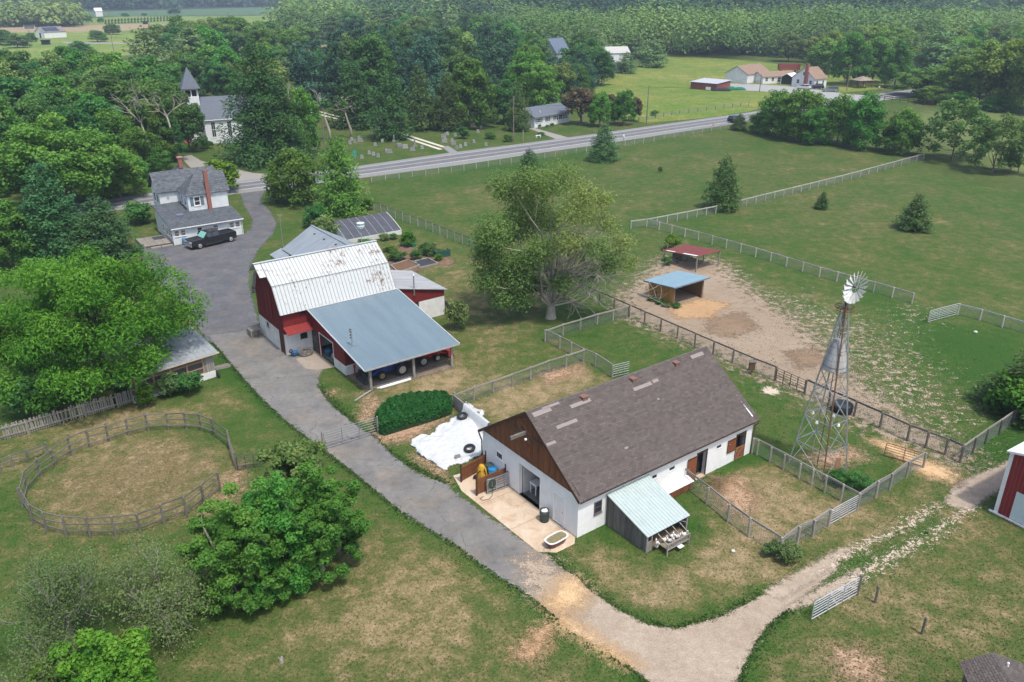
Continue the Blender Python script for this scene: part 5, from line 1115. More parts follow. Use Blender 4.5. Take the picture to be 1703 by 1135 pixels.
mb = MB(); mb.hexa([(1.37, -.8, 1.28), (1.37, .8, 1.28), (.80, .7, 1.86), (.80, -.7, 1.86), (1.40, -.8, 1.29), (1.40, .8, 1.29), (.83, .7, 1.87), (.83, -.7, 1.87)]); mb.build('windscreen', simple('sunshade_green', (.22, .46, .40), (.16, .36, .32), .3), tk)
for s in (-1, 1):
    for x0, x1, x0t, x1t in ((.25, 1.12, .30, .70), (-.72, .12, -.66, .12)):
        y0, y1 = s * (W / 2 - .015), s * (W / 2 - .165); mb = MB(); mb.hexa([(x0, y0, 1.32), (x1, y0, 1.32), (x1, y0 - s * .02, 1.32), (x0, y0 - s * .02, 1.32), (x0t, y1, 1.84), (x1t, y1, 1.84), (x1t, y1 - s * .02, 1.84), (x0t, y1 - s * .02, 1.84)]); mb.build('side_window', GLASS, tk)
    MB().box(3.06, 3.14, s * .7 - .2, s * .7 + .2, .85, 1.05).build('headlight', paint('lamp_clear', (.55, .55, .55), .1), tk)
    MB().box(.95, 1.15, s * 1.0, s * 1.25, 1.3, 1.52).build('mirror', PB, tk)
    MB().box(-3.13, -3.09, s * .86 - .08, s * .86 + .08, .85, 1.18).build('tail_light', paint('lamp_red', (.3, .02, .02)), tk)
MB().box(3.1, 3.16, -.5, .5, .72, 1.04).build('grille', STEEL, tk); MB().box(3.06, 3.24, -.95, .95, .46, .68).build('bumper', STEEL, tk)
for s in (-1, 1): MB().box(-1.0, 1.3, s * .98, s * 1.03, .40, .46).build('running_board', IRON, tk)
wheels(tk, [(2.02, -.86), (2.02, .86), (-2.28, -.86), (-2.28, .86)], .42, .27)
def simple_car(name, label, loc, rz, col, suv=True, L_=4.6):
    t = T(name, label, 'car', loc, rz); h = L_ / 2; pb = paint('paint_' + name + label[:5].replace(' ', ''), col)
    low = [(-h, .4), (-h - .02, .95), (-h + .1, 1.02), (h * .45, 1.02), (h - .1, .85), (h, .6), (h - .05, .35), (-h + .1, .33)]; car_body(low, None, 1.8).build('body', pb, t)
    cab = [(-h + .06, 1.02), (h * .45, 1.02), (h * .12, 1.58), (-h + .3, 1.62)] if suv else [(-h * .75, 1.02), (h * .45, 1.02), (h * .1, 1.45), (-h * .35, 1.45)]
    k = 4; mb = MB(); mb.add([(x, -.88 if z < 1.3 else -.72, z) for x, z in cab] + [(x, .88 if z < 1.3 else .72, z) for x, z in cab], [tuple(range(k)), tuple(range(k, 2 * k))[::-1]] + [(i, k + i, k + (i + 1) % k, (i + 1) % k) for i in range(k)]); mb.build('cabin', GLASS, t)
    MB().box(-h + .3, h * .1, -.72, .72, cab[3][1] - .01, cab[3][1] + .05).build('roof', pb, t)
    wheels(t, [(h * .62, -.78), (h * .62, .78), (-h * .62, -.78), (-h * .62, .78)], .34, .22); return t
def tractor(label, loc, rz, col, rr, fr, wb, loader, hubcol, hub2):
    t = T('tractor', label, 'tractor', loc, rz); pb = paint('tractor_' + label.split()[0], col, .4)
    mb = MB(); mb.hexa([(.35, -.33, rr * .75), (wb + .55, -.30, rr * .72), (wb + .55, .30, rr * .72), (.35, .33, rr * .75), (.35, -.33, rr * 1.75), (wb + .5, -.27, rr * 1.55), (wb + .5, .27, rr * 1.55), (.35, .33, rr * 1.75)]); mb.build('hood', pb, t)
    mb = MB(); mb.box(-.45, .5, -.28, .28, rr * .7, rr * 1.1); mb.box(wb - .15, wb + .15, -.55, .55, fr * .8, fr * 1.3); mb.box(-.12, .12, -.75, .75, rr * .85, rr * 1.12); mb.build('chassis', IRON, t)
    for s in (-1, 1):
        mb = MB(); mb.tube([(-rr * .95, s * .68, rr * 1.1), (-rr * .6, s * .68, rr * 1.9), (0, s * .68, rr * 2.15), (rr * .7, s * .68, rr * 1.8)], .06, 5); mb.hexa([(-rr * .8, s * .68 - .18, rr * 1.95), (rr * .5, s * .68 - .18, rr * 2.0), (rr * .5, s * .68 + .18, rr * 2.0), (-rr * .8, s * .68 + .18, rr * 1.95), (-rr * .6, s * .68 - .18, rr * 2.1), (rr * .4, s * .68 - .18, rr * 2.15), (rr * .4, s * .68 + .18, rr * 2.15), (-rr * .6, s * .68 + .18, rr * 2.1)]); mb.build('fender', pb, t)
    wheels(t, [(0, -.78), (0, .78)], rr, .42, hubcol); wheels(t, [(wb, -.66), (wb, .66)], fr, .26, hub2)
    mb = MB(); mb.box(-.3, .15, -.24, .24, rr * 1.75, rr * 1.95); mb.box(-.36, -.26, -.24, .24, rr * 1.9, rr * 2.5); mb.build('seat', BLACK, t)
    mb = MB(); mb.tube([(.55, 0, rr * 1.7), (.38, 0, rr * 2.15)], .03, 6); mb.torus((.36, 0, rr * 2.18), .2, .02, 'z', 14, 5); mb.build('steering_wheel', BLACK, t)
    mb = MB(); mb.tube([(-.42, -.45, rr), (-.42, -.45, rr * 2.0 + .25), (-.42, .45, rr * 2.0 + .25), (-.42, .45, rr)], .04, 6); mb.build('roll_bar', IRON, t)
    if loader:
        for s in (-1, 1):
            mb = MB(); mb.bar((wb * .55, s * .48, rr * .9), (wb * .45, s * .48, rr * 1.95), .09, .12); mb.bar((wb * .45, s * .48, rr * 1.95), (wb + .55, s * .48, rr * 1.35), .09, .15); mb.bar((wb + .55, s * .48, rr * 1.35), (wb + 1.15, s * .48, .42), .09, .13); mb.build('loader_arm', pb, t)
        mb = MB(); bp = [(wb + 1.1, .15), (wb + 1.75, .08), (wb + 1.2, .22), (wb + 1.15, .62), (wb + 1.4, .82), (wb + 1.05, .72)]; k = len(bp)
        mb.add([(x, -.85, z) for x, z in bp] + [(x, .85, z) for x, z in bp], [(i, k + i, k + (i + 1) % k, (i + 1) % k) for i in range(k)]); 
        for y in (-.85, .83): mb.add([(x, y, z) for x, z in [bp[0], bp[1], bp[4], bp[5]]] + [(x, y + .02, z) for x, z in [bp[0], bp[1], bp[4], bp[5]]], [(0, 1, 2, 3), (7, 6, 5, 4)])
        mb.build('bucket', IRON if loader == 1 else pb, t)
    mb = MB(); mb.tube([(wb * .7, .15, rr * 1.5), (wb * .7, .15, rr * 2.2)], .035, 6); mb.build('exhaust', IRON, t); return t
PALEHUB = simple('hub_pale', (.52, .48, .40), (.40, .37, .31)); TANHUB = simple('hub_tan', (.36, .26, .12), (.26, .19, .09))
tractor('blue tractor with front loader under the carport roof', LB(6.45, -9.0), BT + pi, (.016, .055, .24), .56, .40, 1.85, 1, PALEHUB, TANHUB)
tractor('red compact tractor with red loader at the far side of the carport', LB(8.85, -8.55), BT, (.36, .018, .02), .48, .33, 1.55, 2, STEEL, PALEHUB)
sp = T('spreader', 'yellow-green cone spreader behind the blue tractor', 'spreader', (*LB(7.65, -8.7), 0), BT)
MB().lathe((0, 0, .5), [(.08, 0), (.2, .1), (.45, .5), (.46, .56)], 16).build('hopper', simple('spreader_yellow', (.46, .44, .09), (.36, .34, .07), .6), sp, True)
mb = MB(); mb.bar((-.4, -.25, .45), (.35, -.25, .45), .06); mb.bar((-.4, .25, .45), (.35, .25, .45), .06); mb.box(-.06, .06, -.25, .25, 0, .5); mb.build('frame', IRON, sp)

# ------------------------------------------------------------------ church, neighbours, distant buildings
chh = T('church', 'white wooden church with grey roof and open belfry steeple among trees', 'church', G(*(345, 240)), .49)
SLATE = simple('slate_grey', (.13, .15, .18), (.095, .11, .135), .8, scale=2, stretch=(1, 1, 3))
CH = siding('church_clapboard', (.74, .77, .79), .14, .9)
mb = MB(); mb.box(0, 11, 0, 7.2, -.3, 5.2); mb.extr([(0, 0)], 0, 0) if False else None
mb.hexa([(0, 0, 5.2), (11, 0, 5.2), (11, 7.2, 5.2), (0, 7.2, 5.2), (0, 3.55, 9.0), (11, 3.55, 9.0), (11, 3.65, 9.0), (0, 3.65, 9.0)]); mb.build('wall', CH, chh)
mb = MB(); mb.slab([(-.2, -.4, 4.98), (11.3, -.4, 4.98), (11.3, 3.6, 9.25), (-.2, 3.6, 9.25)], .12); mb.slab([(11.3, 7.6, 4.98), (-.2, 7.6, 4.98), (-.2, 3.6, 9.25), (11.3, 3.6, 9.25)], .12); mb.build('roof', SLATE, chh)
mb = MB(); mb.box(-.05, 11.1, -.42, -.3, 4.8, 4.98); mb.build('cornice', WTRIM, chh)
tw = MB(); tw.box(-2.8, -.0, 2.2, 5.0, -.3, 9.4); twr = tw.build('tower', CH, chh)
bf = MB()
for x in (-2.75, -1.5, -.22):
    for y in (2.25, 3.5, 4.75): bf.box(x, x + .18, y, y + .18, 9.4, 10.9)
bf.box(-2.8, 0, 2.2, 5.0, 10.9, 11.15); bf.box(-2.8, 0, 2.2, 5.0, 9.4, 9.55)
for k in range(4):
    pass
bf.build('belfry', WTRIM, twr); MB().box(-2.4, -.4, 2.6, 4.6, 9.56, 10.8).build('belfry_core', DARK, twr)
sp_ = MB(); sp_.hexa([(-3.3, 1.7, 11.15), (.5, 1.7, 11.15), (.5, 5.5, 11.15), (-3.3, 5.5, 11.15), (-1.45, 3.55, 15.3), (-1.35, 3.55, 15.3), (-1.35, 3.65, 15.3), (-1.45, 3.65, 15.3)]); sp_.build('steeple', SLATE, chh)
for a in (1.3, 4.6, 7.9): window(chh, (0, 0), X_, NY_, a, a + .75, 1.4, 4.4, WTRIM, .05, .1, True, 1)
mb = MB(); mb.box(3.6, 5.6, -1.3, -.01, 0, .9); mb.build('cellar_hatch', simple('hatch_grey', (.42, .46, .50), (.34, .37, .41)), chh)
mb = MB(); mb.box(-3.6, -2.82, 2.2, 5.0, 0, .45); mb.box(-4.1, -3.6, 2.2, 5.0, 0, .22); mb.build('brick_steps', simple('step_red', (.24, .09, .07), (.18, .07, .055)), chh)
rh = T('ranch_house', 'long low white ranch house with grey roof beside the road', 'house', (5.33, 195.2), .823)
mb = MB(); mb.box(0, 13, 0, 7, -.3, 2.5); mb.hexa([(0, 0, 2.5), (13, 0, 2.5), (13, 7, 2.5), (0, 7, 2.5), (0, 3.45, 4.1), (13, 3.45, 4.1), (13, 3.55, 4.1), (0, 3.55, 4.1)]); mb.build('wall', siding('ranch_siding', (.74, .76, .78), .14, .9), rh)
mb = MB(); mb.slab([(-.4, -.5, 2.42), (13.4, -.5, 2.42), (13.4, 3.5, 4.3), (-.4, 3.5, 4.3)], .12); mb.slab([(13.4, 7.5, 2.42), (-.4, 7.5, 2.42), (-.4, 3.5, 4.3), (13.4, 3.5, 4.3)], .12); mb.build('roof', SLATE, rh)
for a, b in ((.9, 1.5), (1.6, 2.2), (4.4, 5.1), (7.4, 8.0), (8.8, 10.2), (10.9, 11.5)): window(rh, (0, 0), X_, NY_, a, b, 1.1, 2.0, WTRIM, .04, .07, True, 1)
for a in (.35, 2.45, 3.95, 5.3, 6.9, 8.2, 10.4, 11.8): MB().fbox((0, 0), X_, NY_, a, a + .3, 0, .05, 1.0, 2.1).build('shutter', simple('shutter_navy', (.02, .025, .035), (.015, .018, .025)), rh)
mb = MB(); mb.fbox((0, 0), X_, NY_, 6.0, 6.7, 0, .04, .1, 2.05); mb.build('door', simple('door_pale', (.6, .6, .58), (.5, .5, .48)), rh)
mb = MB(); mb.tube([(3.1, 1.1, 2.9), (3.1, 1.1, 3.6)], .08, 6); mb.build('vent_pipe', WTRIM, rh)
def gable_house(name, label, cat, loc, rz, Lx, Wy, e, r, wallm, roofm, wins=(), over=.35, door=None, ends=()):
    """ridge along local x; eave wall y=0 faces local -y, gable x=0 faces local -x"""
    t = T(name, label, cat, loc, rz)
    mb = MB(); mb.box(0, Lx, 0, Wy, -.3, e); mb.hexa([(0, 0, e), (Lx, 0, e), (Lx, Wy, e), (0, Wy, e), (0, Wy / 2 - .02, r), (Lx, Wy / 2 - .02, r), (Lx, Wy / 2 + .02, r), (0, Wy / 2 + .02, r)]); mb.build('wall', wallm, t)
    s = (r - e) / (Wy / 2); mb = MB(); mb.slab([(-over, -over, e - s * over + .14), (Lx + over, -over, e - s * over + .14), (Lx + over, Wy / 2, r + .14), (-over, Wy / 2, r + .14)], .1); mb.slab([(Lx + over, Wy + over, e - s * over + .14), (-over, Wy + over, e - s * over + .14), (-over, Wy / 2, r + .14), (Lx + over, Wy / 2, r + .14)], .1); mb.build('roof', roofm, t)
    for a, b, z0, z1 in wins: window(t, (0, 0), X_, NY_, a, b, z0, z1, WTRIM, .04, .08, True, 1)
    for a, b, z0, z1 in ends: window(t, (0, 0), Y_, NX_, a, b, z0, z1, WTRIM, .04, .08, True, 1)
    if door: MB().fbox((0, 0), door[0], door[1], door[2], door[3], 0, .05, .05, door[4]).build('door', door[5], t)
    return t
TANROOF = simple('tan_roof', (.27, .19, .14), (.21, .145, .105), .9, scale=1.5); TAUPE = simple('taupe_roof', (.30, .25, .21), (.23, .19, .16), .9, scale=1.5)
PALE = simple('pale_siding', (.72, .72, .71), (.62, .62, .61), .8, scale=1)
rsd = T('storage_shed', 'long low red metal shed with pale roof in the far meadow', 'shed', G(1148, 148), -.73)
L2 = 9.4; mb = MB(); mb.hexa([(0, 0, 0), (L2, 0, 0), (L2, 9, 0), (0, 9, 0), (0, 0, 2.2), (L2, 0, 2.2), (L2, 9, 2.6), (0, 9, 2.6)]); mb.build('wall', simple('dull_red_metal', (.26, .075, .06), (.19, .055, .045), .7, scale=2), rsd)
mb = MB(); ribbed(mb, (-.3, -.3, 2.24), (L2 + .3, -.3, 2.24), (-.3, 9.3, 2.68), (L2 + .3, 9.3, 2.68), .8, .03); mb.build('roof', simple('pale_roof_metal', (.44, .47, .49), (.36, .38, .40), .5), rsd)
for k in range(3): MB().fbox((0, 0), X_, NY_, 1.2 + k * 2.9, 1.26 + k * 2.9, 0, .05, 0, 2.1).build('panel_seam', simple('seam_red', (.14, .04, .035), (.1, .03, .026)), rsd)
MB().box(5.9, 7.6, -.6, -.5, .2, 1.1).build('sign_board', WTRIM, rsd)
gable_house('garage', 'white gabled garage with tan roof in the far meadow', 'garage', G(1242, 139.5), .0, 14, 8.6, 3.0, 5.4, PALE, TANROOF).rotation_euler = (0, 0, .75)
_g = gable_house('breezeway', 'long tan-roofed white wing joined beside the far garage', 'house', G(1268, 140), .35, 13, 6, 2.3, 3.6, PALE, TANROOF, [(1, 2, .9, 1.9), (3.5, 4.5, .9, 1.9), (6, 7.4, .4, 1.9), (9, 10, .9, 1.9)])
cp = gable_house('carport', 'small white gabled carport next to the tan-roofed wing', 'carport', G(1317, 141.5), .9, 6, 4, 2.3, 3.4, DARK, simple('white_roof', (.7, .7, .7), (.6, .6, .6)))
for y in (0.05, 3.95): MB().box(-.1, .1, y - .1, y + .1, 0, 2.3).build('post', WTRIM, cp)
hw = gable_house('cottage', 'white steep gabled cottage with tall brick chimney on its end wall', 'house', G(1357, 148), -.38, 6.5, 8.5, 3.0, 6.2, PALE, TANROOF)
hw.location = (*G(1353, 148), 0); hw.rotation_euler = (0, 0, .62)
hw2 = MB()
window(hw, (0, 0), X_, NY_, 1.0, 1.9, 1.2, 2.3, WTRIM, .04, .08); window(hw, (0, 0), X_, NY_, 4.2, 5.0, 1.2, 2.3, WTRIM, .04, .08)
window(hw, (0, 0), Y_, NX_, 1.0, 1.9, 1.2, 2.4, WTRIM, .04, .08); window(hw, (0, 0), Y_, NX_, 5.8, 6.8, 1.2, 2.4, WTRIM, .04, .08); window(hw, (0, 0), Y_, NX_, 3.9, 4.7, 3.9, 4.8, WTRIM, .04, .08)
MB().box(-.75, -.05, 2.6, 3.6, 0, 7.6).build('chimney', BRICK, hw)
hg = gable_house('brick_house', 'brown house with broad taupe roof half hidden by the right-hand trees', 'house', G(1496, 124), .35, 15, 9, 3.0, 6.0, simple('brown_siding', (.26, .18, .14), (.20, .14, .11)), TAUPE, [(2, 3.2, 1.1, 2.2), (6, 7.2, 1.1, 2.2)])
gable_house('bungalow', 'taupe roofed bungalow deep in the right-hand trees', 'house', G(1560, 106), .3, 12, 8, 2.8, 5.2, PALE, TAUPE)
h1 = gable_house('gable_house', 'pale gabled house with blue-grey roof rising from the woods', 'house', G(925, 118), .95, 10, 8, 6.6, 11.6, simple('stone_siding', (.40, .40, .38), (.33, .33, .31)), simple('blue_slate', (.13, .17, .23), (.10, .13, .18)), ends=[(2.6, 3.8, 5.0, 6.8), (4.2, 5.4, 5.0, 6.8), (3.4, 4.6, 8.0, 9.0)])
gable_house('farm_dwelling', 'white hipped house behind the dark trees left of the meadow', 'house', G(1006, 108), .25, 11, 8, 4.6, 6.8, PALE, simple('light_roof', (.46, .45, .42), (.37, .36, .34)))
wf_ = gable_house('white_barn', 'long white farm barn with dark solar panelled roof in the far left pasture', 'barn', (-302.5, 548.0), .86, 14, 11, 3.6, 6.4, PALE, simple('brown_metal_roof', (.22, .19, .18), (.17, .15, .14)))
wf_.location = (*G(75, 64), 0); wf_.rotation_euler = (0, 0, .96)
mb = MB(); mb.slab([(1, .5, 4.12), (10.5, .5, 4.12), (10.5, 4.6, 6.2), (1, 4.6, 6.2)], .05); pz = mb.build('solar_panel', simple('solar_blue', (.05, .065, .10), (.04, .05, .08), .3), wf_)
MB().fbox((0, 0), Y_, NX_, 4.2, 6.0, 0, .1, 0, 3.0).build('door', DARK, wf_)
for k, (bx, by, Lx, lab) in enumerate([(40, 48.5, 7.5, 'dark roofed animal shelter farthest left in the far pasture'), (69, 75, 4.6, 'black walled shelter below the white farm barn'), (174, 55, 4.6, 'dark shelter beside the far pasture tree'), (235, 54, 5.5, 'dark and white shelter at the edge of the far woods'), (247, 55, 3.6, 'small dark shelter to the right of the white one by the far woods'), (238, 41, 4, 'dark shelter above the others near the far woods')]):
    t = T('animal_shelter', lab, 'shelter', G(bx, by), .45, 'animal shelters in the far pasture')
    mb = MB(); mb.box(0, .3, 0, 4, 0, 2.4); mb.box(Lx - .3, Lx, 0, 4, 0, 2.4); mb.box(.3, Lx - .3, 3.7, 4, 0, 2.1); mb.build('wall', WTRIM if k in (0, 3) else DARKWOOD, t)
    MB().slab([(-.4, -.5, 2.7), (Lx + .4, -.5, 2.7), (Lx + .4, 4.3, 2.2), (-.4, 4.3, 2.2)], .15).build('roof', simple('shelter_roof', (.14, .13, .13), (.10, .095, .095)), t)
gable_house('far_house', 'tall white house at the edge of the far crop field', 'house', G(160, 28), .7, 7, 6, 5.5, 8.5, PALE, PALE, ends=[(2, 4, 3, 5)])
tr = T('box_trailer', 'rusty red hay wagon standing behind the far white houses', 'wagon', G(1311, 121), -.1)
mb = MB(); mb.box(-4, 4, -1.3, 1.3, 1.0, 1.2); mb.box(-4, -3.8, -1.3, 1.3, 1.2, 3.2); mb.box(3.8, 4, -1.3, 1.3, 1.2, 3.2)
for z in (1.5, 2.0, 2.5, 3.0): mb.box(-3.8, 3.8, -1.3, -1.2, z - .15, z + .15); mb.box(-3.8, 3.8, 1.2, 1.3, z - .15, z + .15)
mb.build('bed', simple('wagon_red', (.26, .07, .055), (.19, .05, .04)), tr); wheels(tr, [(-2.8, -1.1), (-2.8, 1.1), (2.8, -1.1), (2.8, 1.1)], .5, .3)
simple_car('car', 'black car parked close to the white cottage', G(1357, 148.5), 3.0, (.012, .014, .022)); simple_car('minivan', 'grey-green minivan parked nearest the road by the cottage', G(1380, 153), 3.05, (.13, .18, .18), True, 4.9)
simple_car('sedan', 'white sedan parked left of the black car at the cottage', G(1336, 148.5), 2.4, (.62, .62, .60), False, 4.4)
simple_car('car', 'black car on the road half hidden by the roadside trees', G(1224, 203.5), .62, (.012, .012, .014))
gz = T('gazebo', 'brown roofed open gazebo right of the cottage', 'gazebo', G(1432, 146), .3)
mb = MB(); mb.hexa([(-2.8, -2.4, 2.4), (2.8, -2.4, 2.4), (2.8, 2.4, 2.4), (-2.8, 2.4, 2.4), (-.1, -.1, 3.6), (.1, -.1, 3.6), (.1, .1, 3.6), (-.1, .1, 3.6)]); mb.build('roof', TAUPE, gz)
for x in (-2.5, 0, 2.5):
    for y in (-2.1, 2.1): MB().box(x - .1, x + .1, y - .1, y + .1, 0, 2.4).build('post', BROWN, gz)
for lab, bx, by, Lx, mt in (('dark tarpaulin heap beside the red metal shed', 1198, 151.5, 6, simple('tarp_black', (.03, .03, .034), (.02, .02, .022))), ('bright green tarpaulin heap near the red metal shed', 1222, 150, 6.5, simple('tarp_green', (.015, .17, .09), (.012, .12, .065)))):
    mb = MB(); mb.ell((-Lx * .2, 0, .3), Lx * .28, 1.1, .85, 12, 8); mb.ell((Lx * .22, .1, .2), Lx * .3, 1.2, .75, 12, 8); mb.box(-Lx * .45, Lx * .5, -1.1, 1.2, -.05, .35)
    tag(mb.build('tarpaulin', mt, loc=(*G(bx, by), 0)), lab, 'tarpaulin')
# ------------------------------------------------------------------ windmill
wm = T('windmill', 'tall galvanised farm windmill on a lattice tower with a conical tank', 'windmill', (21.42, 48.45), .0)
WZ = 12.3; base_r = 1.95; angs = [radians(a) for a in (168, 262, 342, 82)]
def leg_at(k, z):
    f = z / WZ; r = base_r + (.16 - base_r) * f; return np.array([r * cos(angs[k]), r * sin(angs[k]), z])
for k in range(4):
    mb = MB(); mb.bar(leg_at(k, -.3), leg_at(k, WZ), .075); mb.build('leg', RUST if k == 1 else STEEL, wm)
levels = [0.05, 2.0, 4.0, 5.9, 7.6, 9.1, 10.4, 11.4]
for i, z in enumerate(levels[1:-1]):
    for k in range(4): MB().bar(leg_at(k, z), leg_at((k + 1) % 4, z), .045).build('girt', STEEL, wm)
for i in range(len(levels) - 1):
    for k in range(4): MB().bar(leg_at(k, levels[i]), leg_at((k + 1) % 4, levels[i + 1]), .034).build('brace', STEEL, wm); MB().bar(leg_at((k + 1) % 4, levels[i]), leg_at(k, levels[i + 1]), .034).build('brace', STEEL, wm)
mb = MB(); mb.tube([(0, 0, 0), (0, 0, WZ)], .03, 6); mb.build('pump_rod', IRON, wm)
TANK = simple('tank_staves', (.42, .42, .41), (.25, .25, .245), .75, .0, scale=1.2, stretch=(6, 6, .5))
mb = MB(); mb.lathe((0, 0, 7.7), [(.0, 0), (.76, 0), (.70, .45), (.43, 1.75), (.32, 2.1), (.0, 2.15)], 20); tk_ = mb.build('tank', TANK, wm)
for k, z in enumerate((.25, .7, 1.15, 1.6)): f = z / 2.1; mb = MB(); mb.torus((0, 0, 7.7 + z), .775 - .435 * f, .022, 'z', 24, 5); mb.build('hoop', IRON, tk_)
mb = MB(); mb.lathe((0, 0, 11.75), [(.62, -.03), (.62, .03)], 16); mb.v = []; mb.f = []
mb.torus((0, 0, 12.05), .62, .03, 'z', 20, 5); mb.torus((0, 0, 11.85), .5, .025, 'z', 20, 5)
for a in range(8): mb.bar((0, 0, 11.9), (.62 * cos(a * pi / 4), .62 * sin(a * pi / 4), 12.05), .03)
mb.build('platform', RUST, wm)
# wheel axis tilted a little up, facing away to the right of the tower
ax = np.array([cos(radians(-62)), sin(radians(-62)), .0]); ax /= np.linalg.norm(ax); side = np.array([-ax[1], ax[0], 0]); upv = np.array([0, 0, 1.0]); hub = np.array([0, 0, 13.5]) + ax * .42 + side * .1
mb = MB(); mb.tube([(0, 0, WZ - .1), (0, 0, 13.0)], .07, 8); mb.box(-.14, .14, -.14, .14, 12.95, 13.55); mb.tube([hub - ax * .5, hub], .06, 8); mb.build('gearbox', simple('gear_rust', (.12, .095, .08), (.07, .055, .05)), wm)
BL_M = simple('blade_metal', (.72, .72, .70), (.58, .58, .56), .5, .15, scale=4); WR = 1.08; nbl = 18
whl = MB()
for R_ in (.42, .78):
    pts = [hub + (side * cos(a) + upv * sin(a)) * R_ for a in np.linspace(0, 2 * pi, 25)]; whl.tube(pts, .016, 5, False)
for k in range(6): a = k * pi / 3 + .1; d = side * cos(a) + upv * sin(a); whl.bar(hub + ax * .1, hub + d * .8, .022); whl.bar(hub - ax * .12, hub + d * .78, .02)
wheel = whl.build('wheel_frame', STEEL, wm)
for k in range(nbl):
    a = 2 * pi * (k + .5) / nbl; d = side * cos(a) + upv * sin(a); tn = -side * sin(a) + upv * cos(a); c1, c2 = hub + d * .36, hub + d * WR; pit = ax * .5
    w1, w2 = .055, .165; q = []
    for cc, w in ((c1, w1), ((c1 + c2) / 2, (w1 + w2) / 2), (c2, w2)):
        q += [cc - (tn * .86 + pit) * w, cc + ax * .02 * w / .16, cc + (tn * .86 + pit) * w]
    mb = MB(); mb.add(q, [(0, 1, 4, 3), (1, 2, 5, 4), (3, 4, 7, 6), (4, 5, 8, 7)]); mb.build('blade', BL_M, wheel)
for k, z in ((0, 4.0), (1, 4.0), (2, 3.95), (3, 4.0)):
    p = (leg_at(k, z) + leg_at((k + 1) % 4, z)) / 2; mb = MB(); mb.lathe((p[0], p[1], p[2] - .2), [(.02, .2), (.08, .14), (.11, .0), (.06, -.04)], 10); mb.build('lamp_bowl', WTRIM, wm)
mb = MB(); p = (leg_at(1, 1.0) + leg_at(2, 1.0)) / 2; mb.box(p[0] - .02, p[0] + .3, p[1] - .06, p[1] - .02, .4, 1.5); mb.build('sign_board', simple('board_orange', (.36, .20, .10), (.28, .15, .08)), wm)

# ------------------------------------------------------------------ fences and gates
def fence(label, pts, n, h=1.25, post=POSTWOOD, rail=POSTWOOD, rails=(1.16,), wire=True, pw=.11, rw=.05, rh=.13, px=True, closed=False, wmat=None, name='fence', group=None, wire_top=None, rail_wob=.0):
    """posts along a line of photo points (each given point that ends a run carries a post), rails between posts, woven wire below"""
    P = PX(pts) if px else pts; t = T(name, label, 'fence', (P[0][0], P[0][1], 0), 0, group); ox, oy = P[0]
    seq = [P[0]]
    counts = n if isinstance(n, (list, tuple)) else None
    tot = sum(hypot(P[i + 1][0] - P[i][0], P[i + 1][1] - P[i][1]) for i in range(len(P) - 1))
    for i in range(len(P) - 1):
        L_ = hypot(P[i + 1][0] - P[i][0], P[i + 1][1] - P[i][1]); k = counts[i] if counts else max(1, round(L_ / n))
        seq += [lerp(P[i], P[i + 1], (j + 1) / k) for j in range(k)]
    pm = MB(); pm.lathe((0, 0, -.3), [(pw * .55, 0), (pw * .55, h + .28), (pw * .42, h + .3)], 7); PM = pm.mesh('post', post)
    for p in seq:
        o = link('post', PM, t); o.location = (p[0] - ox, p[1] - oy, 0); o.rotation_euler = (random.gauss(0, .012), random.gauss(0, .012), random.random() * 6); o.scale = (1, 1, random.uniform(.97, 1.05))
    wm_ = MB()
    for a, b in zip(seq, seq[1:]):
        A, B = np.array([a[0] - ox, a[1] - oy, 0.0]), np.array([b[0] - ox, b[1] - oy, 0.0]); L_ = np.linalg.norm(B - A)
        if L_ < .1: continue
        d = (B - A) / L_; off = np.array([-d[1], d[0], 0]) * (pw * .55 + rw / 2 - .01)
        for z in rails:
            r = MB(); za, zb = z + random.gauss(0, .012 + rail_wob), z + random.gauss(0, .012 + rail_wob); r.bar(A - d * .04 + off + np.array([0, 0, za]), B + d * .04 + off * 1.02 + np.array([0, 0, zb]), rw, rh); r.build('rail', rail, t)
        if wire:
            o2 = off * .55; top = wire_top or (max(rails) - .06 if rails else h - .05)
            for z in np.linspace(.06, top, 9): wm_.bar(A + o2 + np.array([0, 0, z]), B + o2 + np.array([0, 0, z]), .011)
            for k in range(1, int(L_ / .16)): p = A + d * k * .16 + o2; wm_.bar(p + np.array([0, 0, .06]), p + np.array([0, 0, top]), .009)
    if wire: wm_.build('wire_mesh', wmat or WIRE, t, kind='stuff')
    return t
WIRE = simple('fence_wire', (.30, .34, .32), (.22, .25, .24), .6, .3, scale=3)
PALEPOST = simple('pale_post', (.410, .402, .361), (.295, .287, .254), .9, scale=3, rnd=.1)
fence('long grey post and wire fence along the near side of the road', [(618, 303), (771.6, 284.5), (941, 258), (1070, 239), (1212, 212.5)], [7, 9, 8, 9], 1.25, PALEPOST, PALEPOST, (), True, .14, wire_top=1.15)
fence('pale rail fence running diagonally up the middle pasture', [(1049, 381), (1075, 378), (1190, 355.5), (1400, 303), (1536, 265.5)], [1, 7, 14, 10], 1.15, PALEPOST, PALEPOST, (1.08,), True, .14, .06, .16)
fence('pale rail and wire fence from the pasture corner down to the far gate', [(1075, 378), (1161, 400.5), (1256, 428), (1362, 461), (1452, 486), (1516, 505)], [4, 4, 4, 3, 2], 1.2, PALEPOST, PALEPOST, (1.1,), True, .15, .06, .15)
fence('pale rail and wire fence right of the open far gate', [(1592, 524), (1629, 533), (1666, 544.5), (1720, 560)], 3.2, 1.2, PALEPOST, PALEPOST, (1.1,), True, .16, .06, .15)
fence('dark rail fence from the garden bush down behind the big tree', [(622, 349), (657.6, 364), (708, 382), (782, 411.6), (880, 450), (997, 505)], [3, 4, 6, 6, 6], 1.25, POSTWOOD, DARKWOOD, (1.2,), True, .13, .06, .1)
